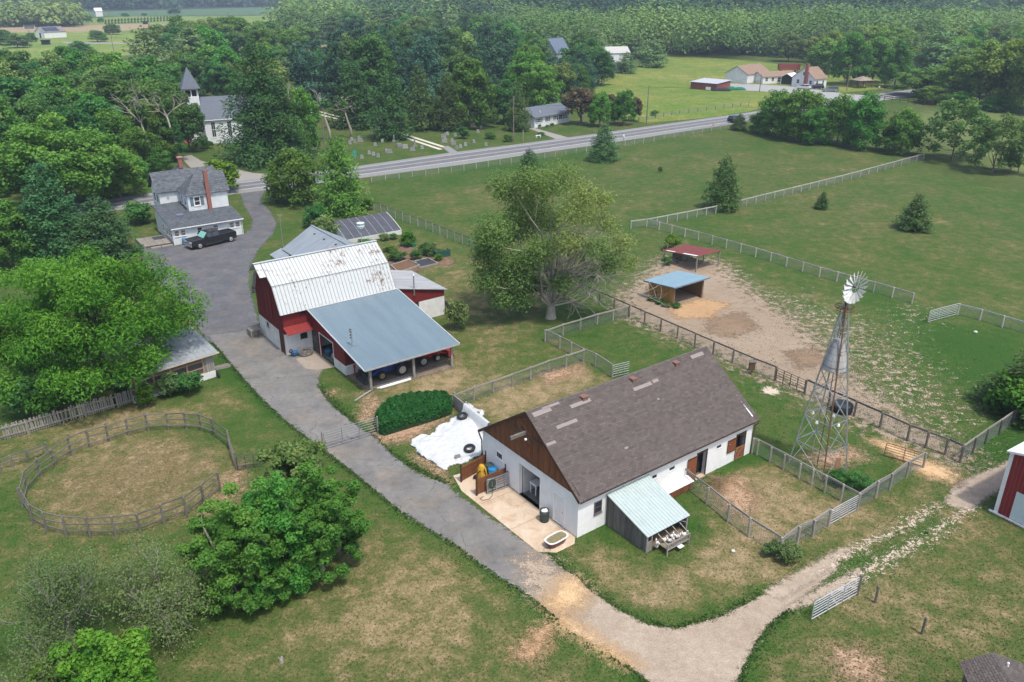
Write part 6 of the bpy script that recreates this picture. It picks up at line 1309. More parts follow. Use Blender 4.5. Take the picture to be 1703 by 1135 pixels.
fence('dark rail fence between the sandy paddock and the stable yard', [(997, 505), (1046, 528), (1155, 576.7), (1251, 619), (1288, 634)], [2, 4, 3, 1], 1.35, DARKWOOD, DARKWOOD, (1.28,), True, .15, .07, .12)
fence('dark rail fence past the windmill to the lane corner', [(1338, 656), (1420, 693), (1508, 733.7), (1570.7, 757), (1596, 769.5)], [2, 2, 2, 1], 1.35, DARKWOOD, DARKWOOD, (1.28,), True, .16, .07, .14)
fence('grey rail and green wire fence along the lane at the right', [(1596, 769.5), (1638, 739), (1683, 708), (1720, 683)], 2.6, 1.25, DARKWOOD, POSTWOOD, (1.2,), True, .14, .06, .14)
fence('weathered rail fence round the small grass pen behind the stable', [(1045, 527), (993, 540.6), (936, 558.5), (906.7, 568.5), (930.5, 580.4), (970, 602), (990, 610), (1018, 629)], [2, 2, 1, 1, 2, 1, 1], 1.25, POSTWOOD, POSTWOOD, (1.18,), True, .15, .06, .13)
fence('weathered rail fence along the dry pen left of the stable', [(970, 602), (912, 620), (852, 643), (788, 665.5), (757, 678)], [2, 2, 2, 1], 1.25, POSTWOOD, POSTWOOD, (1.18,), True, .14, .06, .13)
fence('grey rail fence from the stable corner past the windmill base', [(1250, 755), (1258.4, 757), (1302, 781), (1328, 796), (1371, 819), (1425, 849)], [1, 2, 1, 2, 2], 1.25, POSTWOOD, POSTWOOD, (1.2,), True, .14, .06, .12)
fence('grey double-board fence rising from the metal gate to the windmill yard corner', [(1425, 849), (1455.7, 828), (1478.7, 815.5), (1507, 794), (1535, 778.4)], [1, 1, 1, 1], 1.25, POSTWOOD, POSTWOOD, (1.2, 1.02), True, .14, .05, .11)
fence('grey double-board fence from the corner bush to the metal gate', [(1297, 926.8), (1325.4, 903.8), (1351, 893.5), (1377.5, 875.7)], [1, 1, 1], 1.25, POSTWOOD, POSTWOOD, (1.2, 1.0), True, .15, .05, .12)
fence('grey board and wire fence from the hen house corner to the bush', [(1133, 806), (1175, 839), (1210, 868), (1244.7, 893.5), (1297, 926.8)], [1, 1, 1, 1], 1.35, POSTWOOD, POSTWOOD, (1.3,), True, .14, .05, .13)
tag(MB().lathe((0, 0, 0), [(.07, -.2), (.07, 1.7), (.05, 1.72)], 8).build('gate_post', POSTWOOD, loc=(*G(1125.5, 804), 0)), 'short grey post beside the feed bin lid', 'post')
WEATHER = simple('pen_wood', (.183, .170, .149), (.111, .102, .089), .92, scale=2.5, stretch=(3, 3, 1), rnd=.2)
ring = [(395, 782), (383, 745), (356, 724), (335, 716.5), (310, 714), (280.5, 714.6), (247, 717), (214, 725), (181, 735), (149.5, 744), (119, 758), (92, 776), (68, 793), (46, 816), (38, 844), (56, 873), (79, 886), (111, 893.5), (151, 895), (193, 893.5), (234, 888.5), (273, 873), (311, 860), (340, 840), (366.7, 818)]
fence('round riding pen of weathered three-rail fencing with an open gap', ring, [1] * (len(ring) - 1), 1.5, WEATHER, WEATHER, (.42, .92, 1.42), False, .13, .04, .095, name='round_pen', rail_wob=.03)
fence('short leaning rail fence by the left edge near the round pen', [(2, 785), (22, 778), (48, 770), (80, 757)], 2.0, 1.0, WEATHER, WEATHER, (.5, .95), False, .12, .05, .1, rail_wob=.05)
fence('bare post row below the wide metal gate at the lower right', [(1455, 1003), (1533, 1055), (1631, 1120)], [1, 1], 1.15, DARKWOOD, DARKWOOD, (), False, .13)
fence('brown rail fence on the far side of the road at the right', [(1470, 168), (1551, 177)], 2.6, 1.3, BROWN_DK, BROWN_DK, (1.2, .7), False, .16, .06, .15)
fence('thin dark post fence along the far meadow roadside', [(1062, 202), (1130, 190), (1245, 176)], 3.4, 1.1, DARKWOOD, DARKWOOD, (), True, .14, wire_top=1.0)
fence('short dark fence at the meadow edge below the woods', [(1000, 141), (1018, 131)], 3.0, 1.2, DARKWOOD, DARKWOOD, (), False, .2)
# picket fence
pf = [(-6, 735.5), (48.5, 721), (143, 693), (222, 670), (266, 657.5)]; P = PX(pf); ox, oy = P[0]
pk = T('picket_fence', 'long weathered grey picket fence sagging along the left lawn', 'fence', (ox, oy, 0))
pm = MB(); pm.hexa([(-.055, -.012, .05), (.055, -.012, .05), (.055, .012, .05), (-.055, .012, .05), (-.055, -.012, 1.22), (.055, -.012, 1.22), (.055, .012, 1.22), (-.055, .012, 1.22)]); PKM = pm.mesh('picket', GREYWOOD)
for a, b in zip(P, P[1:]):
    L_ = hypot(b[0] - a[0], b[1] - a[1]); ang = atan2(b[1] - a[1], b[0] - a[0]); k = int(L_ / .155)
    for j in range(k):
        if random.random() < .03: continue
        p = lerp(a, b, (j + .5) / k); o = link('picket', PKM, pk); o.location = (p[0] - ox, p[1] - oy, .0 + random.gauss(0, .015)); o.rotation_euler = (random.gauss(0, .05), random.gauss(0, .025), ang + random.gauss(0, .04)); o.scale = (1, 1, random.uniform(.95, 1.05))
    n_ = (sin(ang), -cos(ang))
    for z in (.32, 1.0):
        mb = MB(); mb.bar((a[0] - ox + n_[0] * .045, a[1] - oy + n_[1] * .045, z), (b[0] - ox + n_[0] * .045, b[1] - oy + n_[1] * .045, z + random.gauss(0, .02)), .05, .1); mb.build('rail', GREYWOOD, pk)
    for j in range(max(1, int(L_ / 2.4)) + 1):
        p = lerp(a, b, min(.99, j * 2.4 / L_)); mb = MB(); mb.box(p[0] - ox + n_[0] * .1 - .05, p[0] - ox + n_[0] * .1 + .05, p[1] - oy + n_[1] * .1 - .05, p[1] - oy + n_[1] * .1 + .05, -.3, 1.15); mb.build('post', GREYWOOD, pk)
def tube_gate(label, a, b, h=1.25, bars=6, mat=STEEL, z0=.12, stiles=2, r=.024, px=True, name='gate', brace=False, bottom_lift=0):
    A, B = (G(*a), G(*b)) if px else (a, b); L_ = hypot(B[0] - A[0], B[1] - A[1]); t = T(name, label, 'gate', (A[0], A[1], 0), atan2(B[1] - A[1], B[0] - A[0]))
    mb = MB(); mb.tube([(0, 0, z0), (0, 0, z0 + h - .08), (.08, 0, z0 + h), (L_ - .08, 0, z0 + h), (L_, 0, z0 + h - .08), (L_, 0, z0), (0, 0, z0)], r * 1.15, 7); mb.build('frame', mat, t)
    for k in range(1, bars): m2 = MB(); z = z0 + h * (k / bars) ** .9; m2.tube([(.03, 0, z), (L_ - .03, 0, z)], r * .9, 6); m2.build('bar', mat, t)
    for k in range(stiles): x = L_ * (k + 1) / (stiles + 1); m2 = MB(); m2.box(x - .02, x + .02, -.035, .035, z0, z0 + h); m2.build('stile', mat, t)
    if brace: m2 = MB(); m2.bar((.03, .03, z0), (L_ - .05, .03, z0 + h), .03); m2.build('brace', mat, t)
    return t
tube_gate('grey tubular gate standing closed across the asphalt drive', (541, 748), (627, 722), 1.3, 6, simple('dull_steel', (.30, .31, .32), (.22, .225, .23), .55, .4), r=.02)
for p, lab in (((538, 749), 'grey post at the left end of the drive gate'), ((629, 722), 'grey post at the hedge end of the drive gate')): tag(MB().lathe((0, 0, 0), [(.06, -.3), (.06, 1.5), (.04, 1.52)], 8).build('gate_post', GREYWOOD, loc=(*G(*p), 0)), lab, 'post')
tube_gate('bright tubular gate standing open at the lower right', (1349, 1033), (1424, 990), 1.15, 6, simple('bright_steel', (.62, .63, .64), (.5, .51, .52), .4, .5))
tag(MB().lathe((0, 0, 0), [(.09, -.3), (.09, 1.35), (.06, 1.37)], 8).build('gate_post', DARKWOOD, loc=(*G(1425.5, 989), 0)), 'dark wooden post at the hinge end of the open bright gate', 'post')
tube_gate('bright tubular gate in the grey board fence beside the windmill yard', (1380, 874), (1423, 850), 1.1, 6, MATS['bright_steel'])
tube_gate('wire-grid gate in the dark fence left of the windmill', (1290, 635), (1336, 655.5), 1.15, 5, IRON, stiles=3)
tube_gate('brown tubular gate standing open on the orange sand', (1470, 759), (1533, 778), 1.0, 5, RUST, stiles=1)
tube_gate('pale tubular gate swung open at the far gap in the pasture fence', (1543, 537), (1591, 524), 1.15, 6, MATS['bright_steel'])
tube_gate('small grey gate at the rear corner of the stable roof', (1019, 629), (1046, 622.5), 1.1, 5)
tube_gate('low rusty gate by the gap in the round pen', (396, 783), (437, 776), 1.0, 5, IRON)
tube_gate('loose dark gate lying against the lower right gate post', (1342, 1029), (1351, 1029.5), .9, 4, IRON, stiles=0) if False else None
# ------------------------------------------------------------------ run-in sheds, round trough, box on post
OCHRE = simple('ochre_board', (.36, .20, .065), (.27, .145, .045), .8, scale=2.5, stretch=(5, 5, .5), rnd=.12)
rs2 = T('run_in_shed', 'ochre wooden run-in shed with light blue roof on the sandy paddock', 'shed', (16.9, 79.23), .644)
RL, RW = 4.64, 3.59; BLUE = simple('blue_roof', (.215, .33, .395), (.18, .285, .345), .6, scale=1.2)
for k in range(14): y0, y1 = RW * k / 14, RW * (k + 1) / 14 - .014; zt = 2.22 - (y0 + y1) / 2 * .115; MB().box(-.02, .03, y0, y1, 0, zt).build('board', OCHRE, rs2); 
for k in range(18): x0, x1 = RL * k / 18, RL * (k + 1) / 18 - .012; MB().box(x0, x1, RW - .03, RW + .02, 0, 1.82).build('board', OCHRE, rs2)
mb = MB(); mb.hexa([(RL - .04, 0, 0), (RL + .02, 0, 0), (RL + .02, RW - .04, 0), (RL - .04, RW - .04, 0), (RL - .04, 0, 2.24), (RL + .02, 0, 2.24), (RL + .02, RW - .04, 1.84), (RL - .04, RW - .04, 1.84)]); mb.build('end_wall', simple('ochre_wall', (.22, .13, .06), (.16, .095, .045), .85, scale=2), rs2)
for x in (.09, RL - .12): MB().box(x - .09, x + .09, -.02, .16, -.2, 2.22).build('post', simple('post_brown', (.20, .135, .09), (.14, .095, .065)), rs2)
mb = MB(); mb.box(.0, RL, .02, .12, 2.05, 2.22); mb.build('beam', MATS['post_brown'], rs2)
rf2 = MB(); rf2.slab([(-.43, -.43, 2.36), (RL + .43, -.43, 2.36), (RL + .43, RW + .43, 1.92), (-.43, RW + .43, 1.92)], .06); rr2 = rf2.build('roof', BLUE, rs2)
mb = MB(); mb.bar((-.43, -.45, 2.31), (RL + .43, -.45, 2.31), .04, .14); mb.bar((-.45, -.43, 2.30), (-.45, RW + .43, 1.86), .04, .14); mb.build('fascia', simple('slate_fascia', (.17, .20, .22), (.12, .14, .16)), rr2)
MB().box(-.035, -.022, 2.35, 2.65, .55, .95).build('hatch', IRON, rs2)
pv = T('field_shelter', 'open shelter with flat rusty red roof on slim posts', 'shelter', (21.6, 90.37), .62)
PL, PW2 = 4.03, 5.5
rf3 = MB(); rf3.slab([(-.05, -.1, 2.0), (PL + .1, -.1, 2.0), (PL + .1, PW2 + .1, 1.32), (-.05, PW2 + .1, 1.32)], .06); rr3 = rf3.build('roof', simple('red_felt', (.20, .055, .05), (.14, .04, .038), .9, scale=1.4), pv)
for a, b, y0, y1 in ((.0, .35, .1, 2.3), (.05, .3, 3.6, 5.0)): zz_ = lambda y: 2.0 - (y + .1) * .68 / 5.7 + .012; MB().hexa([(a, y0, zz_(y0)), (b, y0, zz_(y0)), (b, y1, zz_(y1)), (a, y1, zz_(y1)), (a, y0, zz_(y0) + .01), (b, y0, zz_(y0) + .01), (b, y1, zz_(y1) + .01), (a, y1, zz_(y1) + .01)]).build('peeled_strip', WTRIM, rr3)
for x, y in ((.1, .05), (PL - .05, .05), (PL - .05, 2.4), (PL - .05, 4.6), (.1, 5.3), (2.0, 5.3)): MB().box(x - .06, x + .06, y - .06, y + .06, -.2, 1.95 - (y + .1) * .12).build('post', POSTWOOD, pv)
MB().box(1.6, 2.9, 5.2, 5.3, .02, 1.25).build('back_board', DARKWOOD, pv)
tr_ = T('water_trough', 'round black water trough by the dark fence behind the windmill', 'trough', G(1400, 684))
mb = MB(); mb.lathe((0, 0, 0), [(.70, 0), (.78, .08), (.80, .6), (.76, .64), (.70, .62), (.66, .2), (.0, .2)], 24); mb.build('tub', BLACK, tr_, True)
mb = MB(); mb.torus((0, 0, .62), .76, .04, 'z', 24, 6); mb.build('rim', BLACK, tr_)
MB().lathe((0, 0, .44), [(.0, 0), (.69, 0), (.69, .012), (0, .012)], 20).build('water', GLASS, tr_)
bx = T('post_box', 'small brown wooden box fixed to a dark fence post above the stable roof', 'box', G(1249, 621))
mb = MB(); mb.box(-.32, .18, -.36, -.1, .45, 1.2); mb.build('box_body', simple('box_brown', (.12, .075, .04), (.08, .05, .028)), bx); MB().slab([(-.37, -.42, 1.22), (.23, -.42, 1.22), (.23, -.05, 1.32), (-.37, -.05, 1.32)], .04).build('lid', DARKWOOD, bx)
# ------------------------------------------------------------------ screened porch building under the walnut tree
pb_ = T('porch_building', 'small grey building with timber-framed screened porch under the big walnut', 'building', (-25.55, 62.75), .78)
# local x runs left-back along the screened front (towards -x), so build towards negative x
PZ = 2.35
mb = MB(); mb.box(-7.0, 0, 0, .25, -.3, .62); mb.box(-.25, 0, .25, 4.2, -.3, .62); mb.build('white_plinth', WHITE_BLOCK, pb_)
FR = simple('fir_frame', (.42, .28, .17), (.32, .21, .13), .8, scale=3)
for k, x in enumerate((-.95, -2.35, -3.75, -5.15, -6.6)): MB().box(x - .07, x + .07, .03, .17, .62, PZ).build('post', FR, pb_)
for z in (.66, 1.15, 1.75, PZ - .06): MB().box(-7.0, -.85, .06, .14, z - .04, z + .04).build('rail', FR, pb_)
scr = simple('insect_screen', (.085, .08, .075), (.06, .058, .055), .7); MB().box(-7.0, -.9, .09, .1, .62, 1.75).build('screen', scr, pb_)
MB().box(-7.0, -.9, .09, .1, 1.79, PZ - .1).build('upper_panel', simple('panel_brown', (.25, .15, .085), (.19, .11, .065)), pb_)
for k in range(5): MB().box(-.86 + k * .172, -.70 + k * .172, .02, .06, .62, PZ).build('board', GREYWOOD, pb_)
for k in range(20): MB().box(-.04, .0, .07 + k * .2, .25 + k * .2, .62, PZ - .05).build('board', GREYWOOD, pb_)
mb = MB(); ribbed(mb, (-7.5, -.35, PZ + .02), (.35, -.35, PZ + .02), (-7.5, 4.7, PZ + 1.0), (.35, 4.7, PZ + 1.0), .45, .025, .05); mb.build('roof', simple('pale_grey_roof', (.30, .325, .34), (.22, .24, .25), .55), pb_)
MB().box(-7, -.3, 4.0, 4.2, 0, PZ + .5).build('rear_wall', WHITE_BLOCK, pb_)
MB().bar((-7.5, -.38, PZ - .06), (.4, -.38, PZ - .06), .04, .12).build('fascia', simple('pale_fascia', (.55, .47, .40), (.44, .37, .31)), pb_)
lo_ = T('lumber_pile', 'small pile of scrap boards beside the porch building corner', 'lumber', (*G(368, 612), 0), .6)
for k in range(7): mb = MB(); mb.box(-.9 + random.uniform(-.2, .2), .8 + random.uniform(-.2, .3), -.35 + k * .1, -.27 + k * .1, .02 + (k % 3) * .06, .07 + (k % 3) * .06); mb.build('board', GREYWOOD, lo_)
bt_ = T('tyre', 'black tyre against the white plinth of the porch building', 'tyre', (-25.3, 62.55), .78); MB().torus((0, 0, .22), .2, .09, 'x', 16, 7).build('tread', BLACK, bt_)
# ------------------------------------------------------------------ red metal barn at the right edge
r0 = (30.97, 43.11); rth = atan2(41.54 - 43.11, 31.98 - 30.96)
rbn = T('metal_barn', 'red ribbed metal barn with white corner trim at the right edge', 'barn', r0, rth)
REDM = simple('red_metal', (.23, .028, .032), (.19, .022, .026), .5, .1, scale=1); WL, WD, WH = 9.0, 12.0, 4.55
mb = MB(); wall_grid(mb, (0, 0), X_, NY_, 0, WL, 0, WH, .12, [(.92, 2.15, .12, 2.1)]); mb.box(0, .12, .12, WD, 0, WH); mb.box(WL - .12, WL, .12, WD, 0, WH); mb.box(.12, WL - .12, WD - .12, WD, 0, WH)
mb.hexa([(0, 0, WH), (WL, 0, WH), (WL, .12, WH), (0, .12, WH), (WL / 2 - .05, 0, WH + 1.2), (WL / 2 + .05, 0, WH + 1.2), (WL / 2 + .05, .12, WH + 1.2), (WL / 2 - .05, .12, WH + 1.2)]); mb.build('wall', REDM, rbn)
mb = MB()
for k in range(1, 38):
    x = .22 + k * .23
    if x > WL - .2: break
    if .9 < x < 2.2: mb.box(x - .018, x + .018, -.022, -.001, 2.2, WH)
    else: mb.box(x - .018, x + .018, -.022, -.001, .1, WH)
for k in range(1, 50): y = .2 + k * .24; mb.box(-.022, -.001, y - .018, y + .018, .1, WH)
mb.build('wall_ribs', simple('rib_red', (.33, .07, .06), (.28, .055, .05), .5, .1), rbn)
mb = MB(); mb.box(-.04, .2, -.04, -.002, 0, WH + .02); mb.box(-.04, -.002, -.002, .2, 0, WH + .02); mb.build('corner_trim', WTRIM, rbn)
mb = MB(); mb.box(-.3, 2.6, -.14, -.045, -.02, .10); mb.build('base_trim', WTRIM, rbn)
mb = MB(); mb.box(.92, 2.15, -.02, .02, .12, 2.1); d = mb.build('door', simple('door_pale_blue', (.55, .63, .63), (.48, .56, .56), .5), rbn); MB().box(1.98, 2.06, -.06, -.021, 1.05, 1.12).build('handle', IRON, d)
mb = MB(); mb.slab([(-.12, -.25, WH + .02), (WL / 2, -.25, WH + 1.25), (WL / 2, WD + .25, WH + 1.25), (-.12, WD + .25, WH + .02)], .06); mb.slab([(WL + .12, WD + .25, WH + .02), (WL / 2, WD + .25, WH + 1.25), (WL / 2, -.25, WH + 1.25), (WL + .12, -.25, WH + .02)], .06); mb.build('roof', simple('white_roof_metal', (.70, .71, .70), (.62, .63, .62), .5), rbn)
mb = MB(); mb.bar((.0, -.27, WH + .02), (WL / 2, -.27, WH + 1.22), .03, .14); mb.bar((-.14, -.25, WH - .02), (-.14, WD + .25, WH - .02), .05, .12); mb.build('fascia', WTRIM, rbn)
# ------------------------------------------------------------------ shingled shed at the lower right corner
cs = T('corner_shed', 'brown shingle roofed shed cut off by the lower right corner', 'shed', (20.3, 27.3), -.04)
# roof ridge line seen from above; ridge runs towards the camera
A0 = G(1600, 1101, 2.55); A1 = G(1657, 1101, 2.9); A2 = G(1570, 1135, 2.55)
cs.location = (A0[0], A0[1], 0); cs.rotation_euler = (0, 0, 0)
rx = A1[0] - A0[0]; 
rp = [(-.1, .05, 2.45), (rx, .05, 3.05), (rx + 1.45, .05, 2.45)]; ln_ = -3.9
mb = MB(); mb.slab([rp[0], rp[1], (rx - .2, ln_, 3.05), (-.75, ln_, 2.45)], .08); mb.slab([rp[1], rp[2], (rx + 1.6, ln_, 2.45), (rx - .2, ln_, 3.05)], .08); rc = mb.build('roof', MATS['roof_deck'], cs)
shingle_slope('shingles', (-.75, ln_, 2.46), (-.1, .06, 2.46), (rx - .2, ln_, 3.06), (rx, .06, 3.06), .3, .145, SH_BROWN, rc, .02, 31)
shingle_slope('shingles', (rx + 1.45, .06, 2.46), (rx + 1.6, ln_, 2.46), (rx, .06, 3.06), (rx - .2, ln_, 3.06), .3, .145, SH_BROWN, rc, .02, 32)
mb = MB(); mb.box(.1, rx + 1.2, ln_, -.2, 0, 2.42); mb.build('wall', DARKWOOD, cs)
mb = MB(); mb.tube([(rx + .35, -.62, 2.8), (rx + .35, -.62, 3.12)], .05, 8); mb.build('vent_pipe', WTRIM, rc)
mb = MB(); mb.box(rx + 1.5, rx + 4.5, -3.6, -.35, 1.6, 1.66); mb.box(rx + 1.5, rx + 4.5, -.4, -.34, 1.45, 1.62); mb.build('side_deck', BLACK, cs)
# ------------------------------------------------------------------ things in front of the stable
def screen(label, x0, y0, x1, y1, h):
    a, b = LS(x0, y0), LS(x1, y1); t = T('board_screen', label, 'screen', (*a, 0), atan2(b[1] - a[1], b[0] - a[0])); L_ = hypot(b[0] - a[0], b[1] - a[1])
    nbd = 7
    for k in range(nbd): z = .06 + (h - .06) * k / nbd; MB().box(0, L_, -.025, .025, z, z + (h - .06) / nbd - .015).build('board', BROWN, t)
    for x in (0, L_): MB().box(x - .06, x + .06, -.09, -.026, -.1, h + .3).build('post', BROWN_DK, t)
    return t
screen('brown slatted board screen nearest the white tarpaulin', -2.35, 9.35, .0, 9.75, 1.15)
screen('brown slatted board screen behind the stacked gates', -2.4, 7.4, .0, 7.42, 1.25)
gl = T('gate_stack', 'stack of grey tubular gates leaning on the second brown screen', 'gate', (*LS(-1.75, 7.25), 0), ST - .06)
for k in range(2):
    mb = MB(); y = -.12 - k * .13
    mb.tube([(0, y, .1), (0, y + .06, 1.12), (2.1, y + .06, 1.12), (2.1, y, .1), (0, y, .1)], .03, 7); fr = mb.build('frame', STEEL if k else IRON, gl)
    for j in range(1, 6): m2 = MB(); m2.tube([(0, y + .01 * j, .1 + .17 * j), (2.1, y + .01 * j, .1 + .17 * j)], .022, 6); m2.build('bar', STEEL, fr)
    for j in range(1, 3): m2 = MB(); m2.bar((j * .7, y, .1), (j * .7, y + .06, 1.12), .04); m2.build('stile', STEEL if k else IRON, fr)
hz_ = T('coiled_hose', 'green garden hose hung in loops over the stacked gates', 'hose', (*LS(-1.5, 7.0), 0), ST)
HOSE = simple('hose_green', (.035, .075, .05), (.025, .055, .035), .5)
mb = MB()
for k in range(4): mb.tube([(.05 * k + .18 * cos(a), -.05 - .02 * k, .78 + .33 * sin(a)) for a in np.linspace(0, 2 * pi, 20)], .022, 5, False)
mb.tube([(.1, -.1, .45), (-.1, -.3, .05), (-.5, -.5, .03), (-.9, -.35, .03), (-.95, -.1, .03), (-.6, 0, .03)], .02, 5); mb.build('hose', HOSE, hz_)
fv = T('covered_machine', 'yellow cover draped over a machine between the brown screens', 'cover', (*LS(-1.0, 8.75), 0), ST)
mb = MB(); mb.lathe((0, 0, 0), [(.38, .18), (.40, .45), (.33, .85), (.2, 1.12), (.06, 1.2)], 10, sx=.85, sy=1.1); mb.build('cover', simple('cover_yellow', (.58, .33, .03), (.46, .25, .02), .6), fv)
mb = MB(); mb.tube([(-.32, -.3, .95), (-.42, 0, .6), (-.38, .1, .2)], .03, 5); mb.tube([(-.1, -.42, 1.1), (.05, -.4, .5)], .03, 5); mb.build('strap', BLACK, fv); wheels(fv, [(-.35, -.3), (-.35, .3)], .17, .1)
for nm, lab, p, mt, r_, h_ in (('drum', 'dark green drum beside the yellow covered machine', (-.32, 8.85), simple('drum_green', (.055, .085, .065), (.04, .06, .05)), .29, .88), ('barrel', 'bright blue barrel against the stable front wall', (.0 - .4, 8.35), simple('bright_blue', (.03, .25, .50), (.02, .18, .38), .4), .30, .85)):
    t = T(nm, lab, nm, LS(*p)); mb = MB(); mb.lathe((0, 0, 0), [(r_ * .92, 0), (r_, .05), (r_, h_ * .33), (r_ * 1.04, h_ * .36), (r_, h_ * .39), (r_, h_ * .64), (r_ * 1.04, h_ * .67), (r_, h_ * .7), (r_, h_ - .03), (r_ * .93, h_)], 20); mb.build('drum_body', mt, t, True); MB().torus((0, 0, h_), r_ * .95, .02, 'z', 20, 6).build('rim', mt, t)
tb2 = T('trash_barrel', 'black trash barrel with white bag outside the white door', 'barrel', LS(-.52, 2.55)); DKG = simple('barrel_dark', (.05, .065, .06), (.035, .045, .042), .6)
mb = MB(); mb.lathe((0, 0, 0), [(.28, 0), (.30, .05), (.29, .28), (.31, .31), (.29, .34), (.30, .58), (.32, .61), (.30, .64), (.30, .84), (.27, .84), (.27, .7), (0, .7)], 20); mb.build('drum_body', DKG, tb2, True)
mb = MB(); mb.ell((0, 0, .72), .24, .24, .12, 10, 6); mb.ell((.08, .06, .8), .12, .1, .08, 8, 5); mb.build('bag', simple('bag_white', (.75, .75, .75), (.6, .6, .6)), tb2)
bt2 = T('bathtub_planter', 'old white-rimmed bathtub planter full of soil on the apron', 'planter', LS(-1.42, .28), ST + .05)
def oval(r, z, n=24): return [(r[0] * np.sign(cos(a)) * abs(cos(a)) ** .6, r[1] * np.sign(sin(a)) * abs(sin(a)) ** .6, z) for a in np.linspace(0, 2 * pi, n, endpoint=False)]
def loft(rings):
    mb = MB(); n = len(rings[0]); vs = [p for r in rings for p in r]; fs = [(i * n + k, i * n + (k + 1) % n, (i + 1) * n + (k + 1) % n, (i + 1) * n + k) for i in range(len(rings) - 1) for k in range(n)]; return mb.add(vs, fs + [tuple(range(n))[::-1]])
loft([oval((.58, .24), .02), oval((.66, .32), .2), oval((.74, .38), .48)]).build('tub', simple('tub_rust', (.20, .10, .07), (.14, .07, .05)), bt2, True)
loft([oval((.70, .34), .478), oval((.78, .42), .47), oval((.79, .43), .52), oval((.71, .35), .525)]).build('rim', WTRIM, bt2)
mb = loft([oval((.70, .34), .44), oval((.695, .335), .485)]); mb.f.append(tuple(range(24, 48))); mb.build('soil', simple('planter_soil', (.28, .20, .12), (.10, .13, .05), .95, scale=6), bt2)
# white tarpaulin over a low pile, with its wall of boards, tyres and blocks
tp = [(683, 742), (690, 728), (700, 722), (715, 724), (728, 712), (745, 702), (770, 690), (778, 668), (800, 690), (812, 712), (809, 755), (790, 762), (770, 772), (752, 778), (742, 782), (728, 775), (712, 765), (700, 760), (690, 752)]
poly = PX(tp); Pa = np.array(poly); lo, hi = Pa.min(0) - .3, Pa.max(0) + .3; rs_x = np.arange(lo[0], hi[0], .09); rs_y = np.arange(lo[1], hi[1], .09); X, Y = np.meshgrid(rs_x, rs_y)
wob = .13 * np.sin(X * 2.1 + 1.7 * np.sin(Y * 1.3)) + .07 * np.sin(Y * 4.3 + X * 1.9) + .03 * np.sin(X * 9 + Y * 7)
d = sdist(poly, X, Y) + wob
rgt = np.array(G(805, 700)); far_ = np.clip(1 - np.hypot(X - rgt[0], Y - rgt[1]) / 3.4, 0, 1)
import mathutils.noise as mn
nz = np.array([[mn.noise((x * 1.6, y * 1.6, 3.1)) * .5 + mn.noise((x * 4.2, y * 4.2, 9.0)) * .3 + abs(mn.noise((x * 2.2 + y, y * 2.2 - x, 1.0))) * .5 for x in rs_x] for y in rs_y])
Z = .03 + np.clip(d, 0, 1.2) * .18 + .55 * far_ ** 1.2 + nz * (.11 + .2 * np.clip(1 - np.abs(d - .45) / .6, 0, 1)) + .10 * np.exp(-((d - .22) / .13) ** 2)
Z = np.maximum(Z, .015)
ok = d > 0; q = ok[:-1, :-1] & ok[:-1, 1:] & ok[1:, 1:] & ok[1:, :-1]; ids = np.arange(X.size).reshape(X.shape)
Fq = np.stack([ids[:-1, :-1][q], ids[:-1, 1:][q], ids[1:, 1:][q], ids[1:, :-1][q]], -1); used, inv = np.unique(Fq.ravel(), return_inverse=True)
mb = MB(); mb.add(np.stack([X.ravel()[used], Y.ravel()[used], Z.ravel()[used]], -1).tolist(), [tuple(f) for f in inv.reshape(-1, 4).tolist()])
TARP = simple('tarp_white', (.56, .575, .57), (.48, .495, .495), .5, scale=2, spec=.4)
tarp = mb.build('tarpaulin', TARP, smooth=True); tag(tarp, 'large crumpled white tarpaulin spread over a low pile beside the stable', 'tarpaulin')
md = tarp.modifiers.new('thick', 'SOLIDIFY'); md.thickness = .012
KEEP_OUT.append(poly)
w0, w1 = G(757, 680), G(815, 728); wv = np.array([w1[0] - w0[0], w1[1] - w0[1]]); wl_ = np.linalg.norm(wv)
bw = T('bunker_wall', 'grey plank retaining wall at the corner of the dry pen', 'wall', w0, atan2(wv[1], wv[0]))
for k in range(6): MB().box(-.3, wl_ * .98, -.04, .04, .02 + k * .19, .195 + k * .19).build('plank', GREYWOOD, bw)
for x in (-.25, wl_ * .3, wl_ * .65): MB().box(x - .07, x + .07, .05, .19, -.2, 1.3).build('post', GREYWOOD, bw)
ws = MB(); nseg = 26; rows = []
for i in range(nseg + 1):
    x = wl_ * (.30 + .68 * i / nseg); b_ = .10 * math.sin(i * 1.3) + .05 * math.sin(i * 2.9); rows.append([(x, .13, .72), (x, .12, 1.19), (x, -.02, 1.23), (x, -.13 - .02 * b_, 1.16), (x, -.2 + .12 * b_, .75), (x, -.42 + .25 * b_, .3), (x, -.75 + .3 * b_, .12)])
ws.add([p for r in rows for p in r], [(i * 7 + j, (i + 1) * 7 + j, (i + 1) * 7 + j + 1, i * 7 + j + 1) for i in range(nseg) for j in range(6)])
o = ws.build('tarpaulin', TARP, smooth=True, loc=(*w0, 0), rz=atan2(wv[1], wv[0])); tag(o, 'white plastic sheet draped over the plank retaining wall', 'tarpaulin')
for lab, p, z, tilt in (('black tyre lying near the plank wall end of the white tarpaulin', (769, 697), .62, 0), ('larger black tyre lying on the white tarpaulin close to the stable corner', (781, 749), .38, 0)):
    t = T('tyre', lab, 'tyre', (*G(p[0], p[1], z * .6), z)); MB().torus((0, 0, .02), .33, .11, 'z', 24, 8).build('tread', BLACK, t, True); 
    t.rotation_euler = (.18, -.12, 0)
cb = T('concrete_block', 'small grey block holding down the white tarpaulin edge', 'block', (*G(761, 765), .2), .5)
